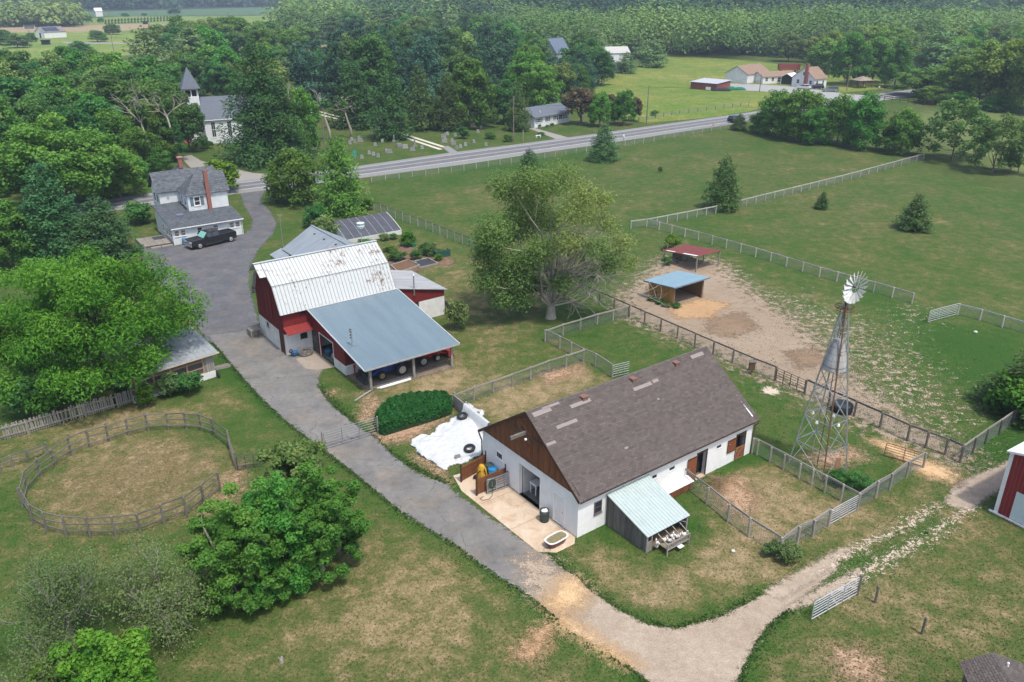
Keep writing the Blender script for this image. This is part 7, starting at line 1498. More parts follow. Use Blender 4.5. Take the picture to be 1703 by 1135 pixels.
mb = MB(); mb.box(-.2, .2, -.1, -.06, 0, .19); mb.box(-.2, .2, .06, .1, 0, .19); 
for x in (-.2, -.02, .16): mb.box(x, x + .04, -.06, .06, 0, .19)
mb.build('block_body', simple('block_grey', (.32, .31, .30), (.24, .235, .23)), cb)
# by the barn
wb2 = T('wheelbarrow', 'blue wheelbarrow tipped up against the white barn wall', 'wheelbarrow', (*LB(.55, -.55), 0), BT + .3)
loft([oval((.28, .22), .12), oval((.42, .32), .42)]).build('tray', simple('barrow_blue', (.05, .18, .36), (.04, .13, .27), .5), wb2)
mb = MB(); mb.tube([(-.35, .2, .5), (.2, .18, .15), (.62, .1, .62)], .02, 5); mb.tube([(-.35, -.2, .5), (.2, -.18, .15), (.62, -.1, .62)], .02, 5); mb.build('handle', DARKWOOD, wb2); mb = MB(); mb.torus((-.42, 0, .62), .15, .05, 'y', 16, 6); mb.build('wheel', BLACK, wb2)
hc2 = T('wire_coil', 'heap of coiled grey wire fencing on the drive by the barn', 'coil', (*LB(1.45, -.95), 0), BT)
mb = MB()
for k in range(16): r_ = random.uniform(.38, .62); z = .06 + .03 * k; ph = random.random() * 6; mb.tube([(r_ * 1.15 * cos(a) + .04 * cos(ph), r_ * .85 * sin(a), z + .05 * sin(a * 2 + ph)) for a in np.linspace(0, 2 * pi, 18)], .02, 4, False)
mb.build('coils', simple('coil_grey', (.22, .21, .19), (.13, .125, .115)), hc2)
wp = T('pallet_stack', 'stack of weathered pallets against the barn gable end', 'pallets', (*LB(-.75, 6.3), 0), BT)
for k in range(5):
    z = k * .15
    for j in range(5): mb = MB(); mb.box(-.5, .5, -.55 + j * .23, -.43 + j * .23, z + .1, z + .13); mb.build('slat', GREYWOOD, wp)
    mb = MB(); 
    for x in (-.48, -.03, .42): mb.box(x, x + .07, -.55, .55, z, z + .095)
    mb.build('bearer', GREYWOOD, wp)
ldr = T('ladder', 'long aluminium ladder lying on the ground under the carport edge', 'ladder', (*LB(3.6, -10.35), 0), BT - .03)
mb = MB()
for y in (-.2, .2): mb.box(0, 4.2, y - .03, y + .03, .02, .1)
mb.build('stile', STEEL, ldr)
for k in range(14): MB().box(.2 + k * .29, .24 + k * .29, -.169, .169, .045, .08).build('rung', STEEL, ldr)
pp = T('white_pipe', 'length of white plastic pipe lying in front of the carport', 'pipe', (*LB(3.55, -11.15), .14), BT - .02)
mb = MB(); mb.tube([(0, 0, 0), (2.95, 0, 0)], .13, 12); mb.build('pipe', WTRIM, pp, True); MB().tube([(2.951, 0, 0), (2.96, 0, 0)], .1, 10).build('pipe_mouth', DARK, pp)
pp = T('white_rail', 'second thinner white rail lying beside the plastic pipe', 'rail', (*LB(3.5, -10.85), .04), BT - .02); MB().box(0, 2.2, -.06, .06, -.04, .04).build('rail', WTRIM, pp)
gt = T('fallen_downspout', 'bent tan downspout lying on the grass left of the carport post', 'pipe', (*LB(2.75, -11.15), .05), BT + pi + .35); MB().bar((0, 0, .12), (1.9, 0, 0), .1, .08).build('pipe', simple('gutter_tan', (1, 1, 1)), gt)
jk = T('pump', 'red hand pump standing by the workshop corner', 'pump', LB(3.1, -7.55)); mb = MB(); mb.tube([(0, 0, 0), (0, 0, .75)], .06, 8); mb.lathe((0, 0, .75), [(.09, 0), (.1, .25), (.05, .32)], 10); mb.build('pump_body', paint('pump_red', (.35, .03, .03), .5), jk); m2 = MB(); m2.bar((0, 0, 1.0), (.35, .1, 1.15), .03); m2.build('handle', IRON, jk)
bb = T('storage_tub', 'blue tub inside the open workshop doorway', 'tub', (*LB(3.0, -2.35), .02)); MB().lathe((0, 0, 0), [(.24, 0), (.3, .5), (.32, .52), (.28, .5)], 14).build('tub_body', MATS['barrow_blue'], bb, True); MB().torus((0, 0, .52), .31, .02, 'z', 16, 5).build('rim', MATS['barrow_blue'], bb)
pc = T('paint_cans', 'pale bucket beside the blue tub in the workshop doorway', 'bucket', (*LB(3.2, -3.0), .02)); MB().lathe((0, 0, 0), [(.15, 0), (.18, .38), (.17, .38), (.14, .1), (0, .1)], 14).build('bucket_body', simple('bucket_pale', (.5, .48, .42), (.4, .38, .34)), pc); mb = MB(); mb.tube([(.18 * cos(a), .0, .38 + .16 * sin(a)) for a in np.linspace(0, pi, 8)], .01, 4); mb.build('handle', IRON, pc)
# garden
for lab, pts in (('timber edged raised bed of bare soil beyond the barn roof', [(650, 443), (678, 434), (698, 443), (663, 455)]), ('timber edged raised bed under black mulch film', [(690, 436), (712, 431), (728, 440), (698, 447)])):
    P = PX(pts); t = T('raised_bed', lab, 'garden bed', (*P[0], 0)); 
    for a, b in zip(P, P[1:] + P[:1]): MB().bar((a[0] - P[0][0], a[1] - P[0][1], .09), (b[0] - P[0][0], b[1] - P[0][1], .09), .13, .2).build('timber', POSTWOOD, t)
    c_ = np.mean(P, 0); MB().extr([((p[0] - c_[0]) * .93 + c_[0] - P[0][0], (p[1] - c_[1]) * .93 + c_[1] - P[0][1]) for p in P], .0, .11).build('soil', simple('bed_soil', (.17, .095, .055), (.12, .07, .04), .95, scale=5) if 'bare' in lab else simple('mulch_film', (.05, .055, .065), (.035, .038, .045), .6, scale=3), t)
gb = T('compost_bin', 'dark green compost bin at the right end of the garden', 'bin', (*G(737, 428), 0), .5); mb = MB(); mb.box(-1.0, 1.0, -.03, .03, 0, .8); mb.box(-1, -.94, .03, .9, 0, .8); mb.box(.94, 1, .03, .9, 0, .8); mb.build('mesh_panel', simple('bin_green', (.02, .085, .06), (.015, .06, .045)), gb); MB().bar((-1, 0, .82), (1, 0, .82), .05).build('rim', IRON, gb)
wb3 = T('water_butt', 'small green tub standing in the vegetable garden', 'tub', G(688, 411)); MB().lathe((0, 0, 0), [(.3, 0), (.36, .45), (.38, .47), (.3, .46)], 14).build('tub_body', simple('tub_green', (.03, .20, .08), (.02, .15, .06)), wb3); MB().torus((0, 0, .47), .37, .02, 'z', 14, 5).build('rim', MATS['tub_green'], wb3)
mh = T('martin_house', 'pale green bird house on a tall pole behind the barn ridge', 'bird house', LB(17.6, 19.5)); mb = MB(); mb.tube([(0, 0, 0), (0, 0, 4.6)], .05, 8); mb.build('pole', STEEL, mh)
for z in (4.6, 4.95): MB().lathe((0, 0, z), [(.42, 0), (.42, .2), (.5, .21), (.5, .25), (.3, .3)], 8).build('tier', simple('martin_green', (.55, .66, .62), (.45, .55, .52)), mh)
ut = T('clothes_pole', 'thin grey pole with a cross arm on the grass left of the shed', 'pole', G(471, 412)); mb = MB(); mb.tube([(0, 0, 0), (0, 0, 4.4)], .045, 8); mb.build('pole', STEEL, ut); MB().bar((-.3, 0, 4.3), (.3, 0, 4.3), .05).build('arm', STEEL, ut)
# ------------------------------------------------------------------ poles and wires
def pole(label, bx, by, ty, arm=True, r=.14):
    X, Y = G(bx, by); h = height_at(X, Y, ty); t = T('utility_pole', label, 'pole', (X, Y, 0), .7)
    mb = MB(); mb.tube([(0, 0, -.5), (0, 0, h)], [r, r * .7], 8); mb.build('shaft', simple('pole_wood', (.20, .17, .14), (.13, .11, .09)), t)
    if arm:
        MB().bar((-1.1, 0, h - .5), (1.1, 0, h - .5), .1, .12).build('crossarm', MATS['pole_wood'], t); mb = MB()
        for x in (-1, -.4, .4, 1): mb.lathe((x, 0, h - .43), [(.05, 0), (.06, .1), (.02, .16)], 6)
        mb.build('insulators', STEEL, t)
    return X, Y, h
pa = pole('utility pole among the leafy shrubs by the cemetery', 541, 258, 194, False)
pb2 = pole('utility pole beside the ranch house lawn', 854, 236, 161, False)
pc2 = pole('utility pole between the plum tree and the meadow', 1075, 206, 144, False)
pd = pole('utility pole in front of the white garage', 1263, 153, 124, False)
pole('tall utility pole with crossarm behind the white cottage', 1378, 130, 94, True); pole('utility pole at the gazebo by the road', 1408, 152, 107, True); 
pole('leaning utility pole in the far left pasture trees', 190, 90, 47, True, .16); pole('utility pole beside the white farm barn', 53, 74, 50, True, .16); pole('pale pole beside the far woods edge', 337, 80, 55, True, .16)
pole('small pole at the stubble strip woods', 503, 78, 60, False, .16); pole('far pole right of the white far house', 181, 26, 10, True, .2); pole('far pole left of the bush in the crop field', 260, 25, 9, True, .2); pole('far pole at the left woods edge', 26, 22, 9, True, .2)
WI = simple('wire_dark', (.05, .05, .05), (.04, .04, .04)); wires = [(pa, pb2), (pb2, pc2), (pc2, pd)]
for i, (a, b) in enumerate(wires):
    for dz in (.2, 1.6):
        mb = MB(); mb.tube([(a[0] + (b[0] - a[0]) * t, a[1] + (b[1] - a[1]) * t, a[2] + (b[2] - a[2]) * t - dz - 1.2 * 4 * t * (1 - t)) for t in np.linspace(0, 1, 14)], .022, 4, False)
        tag(mb.build('power_line', WI), ['power line from the cemetery shrubs to the ranch house pole', 'power line from the ranch house pole to the plum tree pole', 'power line crossing the far meadow to the garage pole'][i] + (', upper wire' if dz < 1 else ', lower wire'), 'wire')
# ------------------------------------------------------------------ cemetery, roadside odds and ends
STONE = simple('headstone_grey', (.29, .29, .285), (.19, .19, .185), .9, scale=3, rnd=.2)
def stone_mesh(kind):
    mb = MB()
    if kind == 0: mb.box(-.45, .45, -.16, .16, 0, .2); pts = [(-.36, .2), (.36, .2), (.36, .75), (.2, .88), (-.2, .88), (-.36, .75)]
    elif kind == 1: mb.box(-.5, .5, -.25, .25, 0, .3); mb.box(-.35, .35, -.2, .2, .3, .5); pts = [(-.25, .5), (.25, .5), (.16, 1.7), (.0, 1.85), (-.16, 1.7)]
    else: mb.box(-.75, .75, -.22, .22, 0, .22); pts = [(-.62, .22), (.62, .22), (.62, .85), (.4, .95), (-.4, .95), (-.62, .85)]
    k = len(pts); mb.add([(x, -.1, z) for x, z in pts] + [(x, .1, z) for x, z in pts], [tuple(range(k)), tuple(range(k, 2 * k))[::-1]] + [(i, k + i, k + (i + 1) % k, (i + 1) % k) for i in range(k)]); return mb.mesh('headstone', STONE)
SM = [stone_mesh(k) for k in range(3)]
spots = [(636, 237, 0), (655, 236, 1), (624, 243, 0), (662, 244, 0), (665, 245, 2), (671, 246, 0), (674, 247, 2), (690, 244, 1), (686, 251, 2), (702, 248, 0), (648, 255, 2), (643, 254, 0), (621, 259, 0), (629, 262, 0), (614, 257, 0), (602, 264, 0), (590, 238, 0), (599, 236, 2), (597, 232, 0), (622, 223, 2), (585, 234, 0), (582, 240, 0),
         (736, 229, 0), (740, 233, 1), (739, 237, 2), (752, 236, 0), (754, 241, 2), (757, 227, 0), (744, 225, 0), (766, 246, 0), (774, 243, 0), (788, 238, 0), (795, 221, 0), (787, 211, 2), (800, 214, 0), (808, 243, 0), (636, 226, 0), (522, 234, 2), (519, 236, 0), (523, 166, 0), (527, 167, 0), (785, 207, 0), (770, 229, 0), (760, 248, 0)]
gen = 'small grey headstone standing in the cemetery grass by the road'
for i, (bx, by, k) in enumerate(spots):
    lab = {1: 'tall pointed stone monument in the cemetery grass', 2: 'wide grey family headstone in the cemetery grass', 0: gen}[k]
    o = link('headstone', SM[k]); o.location = (*G(bx, by), 0); o.rotation_euler = (random.gauss(0, .03), 0, .5 + random.gauss(0, .15)); o.scale = (.85,) * 3; tag(o, lab, 'headstone', 'headstones in the cemetery')
BENCH = WTRIM
bn2 = T('bench', 'small white bench on the lawn left of the ranch house', 'bench', G(895, 229), .6)
MB().box(-.7, .7, -.22, .22, .42, .5).build('seat', BENCH, bn2)
for x in (-.5, .5): MB().box(x - .08, x + .08, -.2, .2, 0, .42).build('leg', BENCH, bn2)
for lab, p, h, m_, nm in (('white post at the church drive entrance', (458, 284), 1.1, WTRIM, 'marker_post'), ('dark post beside the white entrance post', (466, 284), 1.1, DARKWOOD, 'marker_post'), ('tall thin post at the ranch house drive', (870, 236), 2.4, POSTWOOD, 'marker_post')): tag(MB().box(-.1, .1, -.1, .1, -.2, h).build(nm, m_, loc=(*G(*p), 0)), lab, 'post')
mbx = T('mailbox', 'white mailbox on a post at the near road edge', 'mailbox', G(1037, 236)); MB().box(-.05, .05, -.05, .05, -.2, 1.1).build('post', POSTWOOD, mbx); MB().box(-.14, .14, -.28, .28, 1.1, 1.4).build('box_body', WTRIM, mbx)
mbx = T('mailbox', 'white mailbox at the far right road bend', 'mailbox', G(1461, 152)); MB().box(-.05, .05, -.05, .05, -.2, 1.1).build('post', POSTWOOD, mbx); MB().box(-.18, .18, -.3, .3, 1.1, 1.5).build('box_body', WTRIM, mbx)
sg = T('road_sign', 'small green sign panel at the cemetery roadside', 'sign', G(591, 266), .4); MB().box(-.04, .04, -.04, .04, 0, .9).build('post', STEEL, sg); MB().box(-.3, .3, -.05, -.041, .5, 1.9).build('panel', simple('sign_teal', (.03, .26, .24), (.02, .2, .19)), sg)
cn = T('traffic_cone', 'orange cone at the near edge of the road', 'cone', G(1186, 209.5)); MB().lathe((0, 0, 0), [(.2, .03), (.17, .04), (.04, .75), (.03, .76)], 12).build('cone_body', paint('cone_orange', (.6, .14, .03), .6), cn); MB().box(-.25, .25, -.25, .25, 0, .03).build('foot', BLACK, cn)
st_ = T('tree_stump', 'small grey stump on the foreground lawn', 'stump', G(468, 1102)); mb = MB(); mb.tube([(0, 0, -.1), (.02, 0, .22), (.05, .04, .34)], [.13, .1, .06], 8); mb.tube([(0, 0, .1), (-.14, .05, .3)], [.05, .02], 6); mb.build('stump', BARK_SILVER, st_)
tag(MB().ell((0, 0, .08), .13, .11, .1, 10, 6).build('rock', simple('rock_white', (.6, .58, .55), (.5, .48, .45)), loc=(*G(1219, 918.5), 0)), 'single white stone on the grass right of the hen house', 'rock')
tag(MB().ell((0, 0, .1), .2, .14, .13, 10, 6).build('rock', MATS['rock_white'], loc=(*G(1622, 554), 0)), 'white stone lying in the lush pasture by the far gate', 'rock')
# ------------------------------------------------------------------ trees and shrubs near the camera
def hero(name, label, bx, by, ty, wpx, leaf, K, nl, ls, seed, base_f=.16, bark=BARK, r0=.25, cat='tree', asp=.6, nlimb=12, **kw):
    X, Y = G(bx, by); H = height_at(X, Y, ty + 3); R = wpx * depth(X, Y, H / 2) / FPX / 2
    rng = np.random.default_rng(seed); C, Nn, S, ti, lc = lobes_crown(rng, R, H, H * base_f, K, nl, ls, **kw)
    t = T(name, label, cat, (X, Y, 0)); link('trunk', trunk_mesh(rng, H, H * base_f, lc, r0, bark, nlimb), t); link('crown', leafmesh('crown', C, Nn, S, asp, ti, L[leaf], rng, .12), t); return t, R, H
hero('walnut_tree', 'huge bright green walnut tree overhanging the porch building', 172, 645, 394, 325, 'walnut', 105, 74000, .165, 1, .08, r0=.42, asp=.34, nlimb=26, lob=(.09, .27), fill=.03, droop=.5, up=.5, spread=(.4, 1.0), flat=.7, low=.4)
hero('walnut_tree', 'smaller walnut crown against the picket fence at the far left', 62, 640, 505, 120, 'walnut', 30, 7000, .22, 2, .2, r0=.2, asp=.36, lob=(.2, .34), droop=.3)
hero('maple_tree', 'dense dark green tree in front of the round pen, leftmost of the three', 412, 992, 818, 165, 'maple', 170, 48000, .088, 3, .04, BARK_SILVER, .22, lob=(.07, .2), spread=(.3, 1.06), fill=.06, low=.4)
hero('maple_tree', 'dense green tree at the right of the foreground group', 535, 948, 768, 150, 'maple', 150, 44000, .088, 4, .04, BARK_SILVER, .2, lob=(.07, .2), spread=(.3, 1.06), fill=.06, low=.4)
hero('maple_tree', 'green tree in the middle of the foreground group, mostly behind its neighbours', 470, 965, 795, 150, 'maple', 110, 28000, .088, 14, .04, BARK_SILVER, .18, lob=(.1, .24), spread=(.3, 1.04), fill=.06, low=.4)
hero('young_tree', 'thin yellowish green tree beside the left end of the drive gate', 498, 838, 718, 120, 'ash', 50, 9000, .13, 5, .08, BARK, .1, lob=(.16, .28), fill=.03, spread=(.35, .95))
hero('shrub_tree', 'bright lime green tree cut off by the lower left edge', 185, 1200, 1066, 190, 'lime', 80, 18000, .10, 6, .06, BARK_SILVER, .14, lob=(.1, .24), spread=(.3, 1.04))
hero('shrub_tree', 'lime green bush poking up at the bottom edge left of the bright tree', 105, 1190, 1090, 80, 'lime', 24, 4500, .11, 7, .1, BARK_SILVER, .1)
def apple(label, bx, by, ty, wpx, nl, seed, leaf='grey', bare=3, ls=.062, lv=3):
    X, Y = G(bx, by); H = height_at(X, Y, ty); R = wpx * depth(X, Y, H / 2) / FPX / 2; rng = np.random.default_rng(seed)
    t = T('apple_tree', label, 'tree', (X, Y, 0)); mb = MB(); mb.tube([(0, 0, -.3), (0, 0, .1), (.06, .05, H * .2), (.05, .0, H * .28)], [.36, .30, .24, .2], 8, False)
    dirs = []; na = 10
    for k in range(na): a = 2 * pi * k / na + rng.normal() * .2; e = rng.uniform(.35, 1.0); dirs.append((cos(a), sin(a), e))
    ends = []
    for d in dirs: _, e = twig_mesh(rng, (.05, 0, H * rng.uniform(.16, .28)), R * .62, .065, lv, None, mb=mb, dirs=[d], spread=.55, upb=.22, kids=3); ends += e
    link('trunk', mb.mesh('trunk', BARK_SILVER, True), t)
    E_ = np.array(ends); E_[:, :2] *= np.minimum(1, R * 1.02 / np.maximum(.01, np.hypot(E_[:, 0], E_[:, 1])))[:, None]; k = rng.choice(len(E_), nl); keep = rng.random(len(E_)) < .8
    k = k[keep[k]]; C = E_[k] + rng.normal(size=(len(k), 3)) * np.array([.36, .36, .26]); ti = .2 + .35 * (k % 7) / 7 + .35 * rng.random(len(k))
    link('crown', leafmesh('crown', C, rng.normal(size=(len(k), 3)) * .7 + np.array([0, 0, .6]), ls * rng.uniform(.6, 1.3, len(k)), .6, ti, L[leaf], rng, .1), t)
apple('sparse old apple tree with silver trunk below the round pen', 275, 1048, 905, 190, 13000, 21)
apple('sparse grey-green apple tree at the far lower left', 118, 1075, 905, 200, 17000, 22)
apple('wispy grey-green apple tree at the bottom left corner', 105, 1180, 1050, 150, 10000, 23)
# half-dead tree by the pen
X, Y = G(916, 529); H = height_at(X, Y, 262); rng = np.random.default_rng(40)
t = T('half_dead_tree', 'big spreading tree with yellowing leaves and many bare dead limbs', 'tree', (X, Y, 0))
mb = MB(); mb.tube([(0, 0, -.3), (0, 0, .1), (0, 0, .9), (0, 0, 1.6)], [.75, .55, .44, .4], 10, False)
sc = depth(X, Y, 5) / FPX
lob = []
for sx, sz, rr, tn in [(-75, 60, 1.9, .3), (-95, 110, 2.1, .25), (-60, 130, 2.3, .35), (-95, 160, 2.0, .35), (-45, 175, 2.2, .4), (-15, 205, 2.3, .45), (-40, 225, 1.8, .45), (15, 235, 1.9, .5), (-80, 210, 1.7, .4), (-10, 150, 2.0, .45), (30, 185, 1.7, .75), (45, 215, 1.5, .8), (60, 165, 1.4, .75), (25, 140, 1.6, .8), (70, 130, 1.5, .4), (85, 160, 1.2, .7), (95, 110, 1.5, .35), (55, 95, 1.8, .2), (30, 105, 1.7, .25), (110, 135, 1.0, .75), (-110, 70, 1.4, .3), (-55, 30, 1.6, .2), (-30, 45, 1.2, .2), (60, 65, 1.4, .15), (90, 85, 1.1, .3), (-105, 130, 1.4, .3), (125, 90, .9, .6), (75, 200, 1.1, .8), (-100, 55, 1.7, .3), (-82, 36, 1.5, .25), (-68, 88, 1.9, .35), (-112, 98, 1.5, .4), (-38, 95, 1.5, .3), (-55, 60, 1.6, .3), (15, 60, 1.4, .2), (-20, 120, 1.7, .4)]:
    lob.append((sx * sc, rng.uniform(-4.2, 4.2), 1.0 + sz * sc * .98, rr, tn))
ends = []
for x, y, z, rr, tn in lob:
    s = np.array((rng.normal() * .2, rng.normal() * .2, rng.uniform(1.2, 3.4))); mb.tube(limb_path(rng, s, (x, y, z), .06, 5), [.16, .12, .09, .06, .04, .015], 6, False)
for a, e, ln in [(.1, .5, 4.6), (.6, .9, 5.0), (-.4, .35, 4.4), (.9, 1.4, 5.2), (-.1, .1, 4.6), (.3, -.12, 3.6), (-.8, .7, 4.2), (.2, 1.8, 5.4), (1.5, 1.2, 4.4), (-.5, 1.6, 5.0), (.0, .75, 6.0), (-.2, 1.1, 6.2), (.15, .3, 5.6), (.5, 1.9, 6.4)]:
    twig_mesh(rng, (.3, rng.uniform(-1.2, .2), rng.uniform(1.6, 4.2)), ln * .9, .10, 3, None, mb=mb, dirs=[(cos(a), sin(a), e)], spread=.5, upb=.1, kids=3)
link('trunk', mb.mesh('trunk', BARK_PALE, True), t)
CC, NN, SS, TT = [], [], [], []
for x, y, z, rr, tn in lob:
    n = int((760 if x < 0 else 480) * rr ** 1.5); d = rand_dir(rng, n); C = np.array((x, y, z)) + d * (rng.uniform(.35, 1.05, n)[:, None]) * rr * np.array([1.05, 1.05, .8]) + np.repeat(rng.normal(size=(n // 20 + 1, 3)) * .25, 20, 0)[:n]
    CC.append(C); NN.append(d * .4 + np.array([0, 0, .6]) + rng.normal(size=(n, 3)) * .4); SS.append(  .115 * rng.uniform(.6, 1.3, n)); TT.append(np.clip(tn * .7 + .1 + .35 * rng.random(n), 0, 1))
link('crown', leafmesh('crown', np.concatenate(CC), np.concatenate(NN), np.concatenate(SS), .6, np.concatenate(TT), leaf_material('leaf_half', (.050, .086, .024), (.085, .118, .038), (.18, .175, .055), .3, .0), rng, .12), t)
# conifers and single trees in the pastures
tree_px('cedar_tree', 'cedar', 0, 1200, 349, 254, 66, 'dark cedar standing on the diagonal pasture fence')
tree_px('cedar_tree', 'cedar', 1, 1519, 382, 320, 62, 'broad dark cedar alone in the right pasture')
tree_px('cedar_tree', 'cedar', 2, 1366, 348, 317, 26, 'small cedar sapling alone in the right pasture')
tree_px('spruce_tree', 'spruce', 0, 1003, 268, 203, 58, 'silvery spruce between the road fence and the pasture')
tree_px('cedar_tree', 'cedar', 3, 880, 300, 246, 50, 'pointed cedar peeking out above the half-dead tree')
tree_px('shrub', 'bush', 0, 1098, 287, 275, 9, 'tiny shrub alone in the upper pasture', 'shrub')
tree_px('spruce_tree', 'spruce', 1, 98, 430, 262, 128, 'tall blue-green spruce at the left edge, behind the walnut')
tree_px('spruce_tree', 'spruce', 2, 178, 432, 322, 112, 'shorter blue-green spruce nearest the asphalt yard')
tree_px('maple_tree', 'bigmaple', 1, 122, 345, 192, 225, 'round light green maple left of the farmhouse')
tree_px('maple_tree', 'maple', 2, 20, 440, 330, 110, 'green tree at the left edge beside the spruces')
tree_px('maple_tree', 'maple', 0, 200, 330, 240, 90, 'green tree close behind the left end of the farmhouse')
for bx, by, ty, w, kd, lab in ((316, 252, 150, 62, 'oak', 'dark tree hiding the foot of the church tower'), (285, 268, 188, 58, 'oak', 'dark tree between the pale trunk and the church'), (240, 292, 205, 70, 'maple', 'green tree right behind the round light green maple'), (268, 292, 240, 44, 'hedgerow', 'low dark growth at the foot of the pale leaning trunk'), (225, 305, 250, 50, 'hedgerow', 'low dark growth left of the farmhouse roof'), (1008, 128, 84, 40, 'pine', 'dark tree in front of the white hipped house'), (1040, 122, 84, 40, 'palepine', 'pale tree right of the white hipped house'), (978, 132, 92, 42, 'pine', 'dark tree left of the white hipped house'), (1085, 112, 62, 52, 'palepine', 'pale round pine at the meadow corner')):
    tree_px('tree' if 'pine' not in kd else 'pine_tree', kd, int(bx) % 3, bx, by, ty, w, lab)
for k, (x, y) in enumerate(((-.45, .5), (-.5, 1.5), (-.45, 2.6), (.2, -.35))): put_tree('weeds', 'bush', k % 3, *LS(x, y, (16.9, 79.23), .644), .55, .55, 'low weeds along the ochre wall of the run-in shed', 'plant', 'weeds along the run-in shed')
tree_px('shrub', 'bush', 1, 232, 372, 333, 60, 'dark shrub against the left side of the farmhouse', 'shrub')
tree_px('shrub_tree', 'limebush', 0, 368, 318, 262, 82, 'rounded light green shrub behind the farmhouse')
tree_px('maple_tree', 'hedgerow', 0, 492, 338, 240, 92, 'loose green tree by the road left of the dense tree')
tree_px('maple_tree', 'pyramid', 2, 568, 352, 222, 92, 'dense conical green tree beside the road')
tree_px('shrub', 'bush', 2, 524, 378, 336, 44, 'round green bush above the grey shed', 'shrub'); tree_px('shrub', 'greybush', 0, 546, 398, 354, 50, 'reddish tipped bush between the shed and the greenhouse', 'shrub'); tree_px('shrub', 'limebush', 1, 611, 350, 326, 22, 'small bush at the start of the dark fence', 'shrub')
tree_px('shrub', 'greybush', 1, 760, 550, 491, 42, 'grey-green bush beside the annex tyre', 'shrub'); tree_px('shrub', 'limebush', 2, 1116, 416, 387, 34, 'green bush behind the red roofed shelter', 'shrub'); tree_px('shrub', 'bush', 0, 1109, 441, 424, 20, 'dark weeds at the left post of the red roofed shelter', 'shrub')
tree_px('cedar_tree', 'cedar', 1, 1705, 688, 572, 150, 'big juniper cut off by the right edge, rear of the pair'); tree_px('shrub', 'limebush', 0, 1690, 695, 618, 112, 'bright green bush in front of the juniper at the right edge', 'shrub')
for k, (bx, by, ty, w) in enumerate([(1392, 806, 780, 34), (1418, 812, 783, 38), (1440, 820, 795, 36)]): tree_px('shrub', 'bush', k, bx, by, ty, w, ['leafy bush at the windmill leg', 'middle leafy bush of the clump behind the windmill fence', 'leafy bush nearest the gate in the windmill clump'][k], 'shrub')
tree_px('shrub', 'greybush', 2, 1310, 934, 903, 48, 'flowering grey-green bush round the corner fence post', 'shrub'); tree_px('shrub', 'greybush', 0, 1283, 925, 898, 34, 'low bush left of the corner fence post', 'shrub')
tree_px('shrub', 'bush', 1, 62, 690, 622, 96, 'spreading bush behind the left part of the picket fence', 'shrub'); tree_px('shrub', 'limebush', 1, 243, 676, 636, 40, 'light green bush hiding part of the picket fence', 'shrub')
tree_px('shrub', 'bush', 2, 316, 655, 618, 56, 'dark leafy bush against the porch building', 'shrub'); tree_px('shrub', 'greybush', 1, 284, 660, 616, 42, 'greenish bush beside the porch bush', 'shrub')
rng = np.random.default_rng(77); X, Y = G(286, 654); t = T('hydrangea', 'shrub with cream flower heads in front of the screened porch', 'shrub', (X, Y, 0)); C = rand_dir(rng, 260) * rng.uniform(.6, 1.05, 260)[:, None] * np.array([.85, .8, .85]) + np.array([.1, 0, 1.0]); C = C[C[:, 2] > .3]
link('flower_heads', leafmesh('flower_heads', C, rng.normal(size=C.shape) + np.array([0, 0, 1]), .10, .9, rng.uniform(.4, 1, len(C)), L['bloom'], rng, .2), t); Cl, Nl, Sl, tl_, _ = lobes_crown(rng, .95, 1.9, 0, 16, 1600, .1); link('foliage', leafmesh('foliage', Cl, Nl, Sl, .6, tl_ * .6, L['hedge'], rng, .1), t)
for k, (bx, by, ty, w, kd) in enumerate([(660, 433, 414, 34, 'bush'), (692, 432, 413, 26, 'bush'), (712, 424, 404, 40, 'bush'), (729, 433, 421, 20, 'limebush'), (678, 410, 381, 30, 'limebush'), (608, 408, 396, 30, 'bush'), (640, 400, 386, 22, 'greybush'), (655, 398, 387, 20, 'bush'), (735, 421, 414, 22, 'bush'), (650, 420, 408, 26, 'limebush')]):
    tree_px('garden_plant', kd, k % 3, bx, by, ty, w, ['leafy vegetable row right behind the barn ridge', 'leafy clump between the two raised beds', 'tall leafy clump at the back of the garden', 'plant clump in front of the compost bin', 'yellowish bush left of the green tub', 'plants along the greenhouse front board', 'white flowered plant at the right end of the greenhouse', 'dark plant at the greenhouse end panel', 'plant behind the compost bin', 'light green vegetable clump beside the dark row'][k], 'plant')
for bx, by, ty, w, lab in ((770, 231, 208, 26, 'round green shrub in the cemetery by the road'), (816, 231, 218, 22, 'low dark shrub right of the round cemetery shrub'), (845, 236, 222, 20, 'low shrub at the utility pole by the ranch house'), (900, 226, 218, 14, 'dark clipped bush on the ranch house lawn'), (897, 212, 205, 8, 'small bush at the left corner of the ranch house'), (918, 210, 203, 9, 'bush under the first ranch house windows'), (910, 212, 206, 8, 'light bush beside the ranch house wall'), (939, 207, 203, 12, 'bush under the big ranch house window'), (1088, 193, 182, 17, 'round bush at the meadow fence'), (345, 247, 230, 22, 'small bushy tree in front of the church')):
    tree_px('shrub', 'bush', int(bx) % 3, bx, by, ty, w, lab, 'shrub')
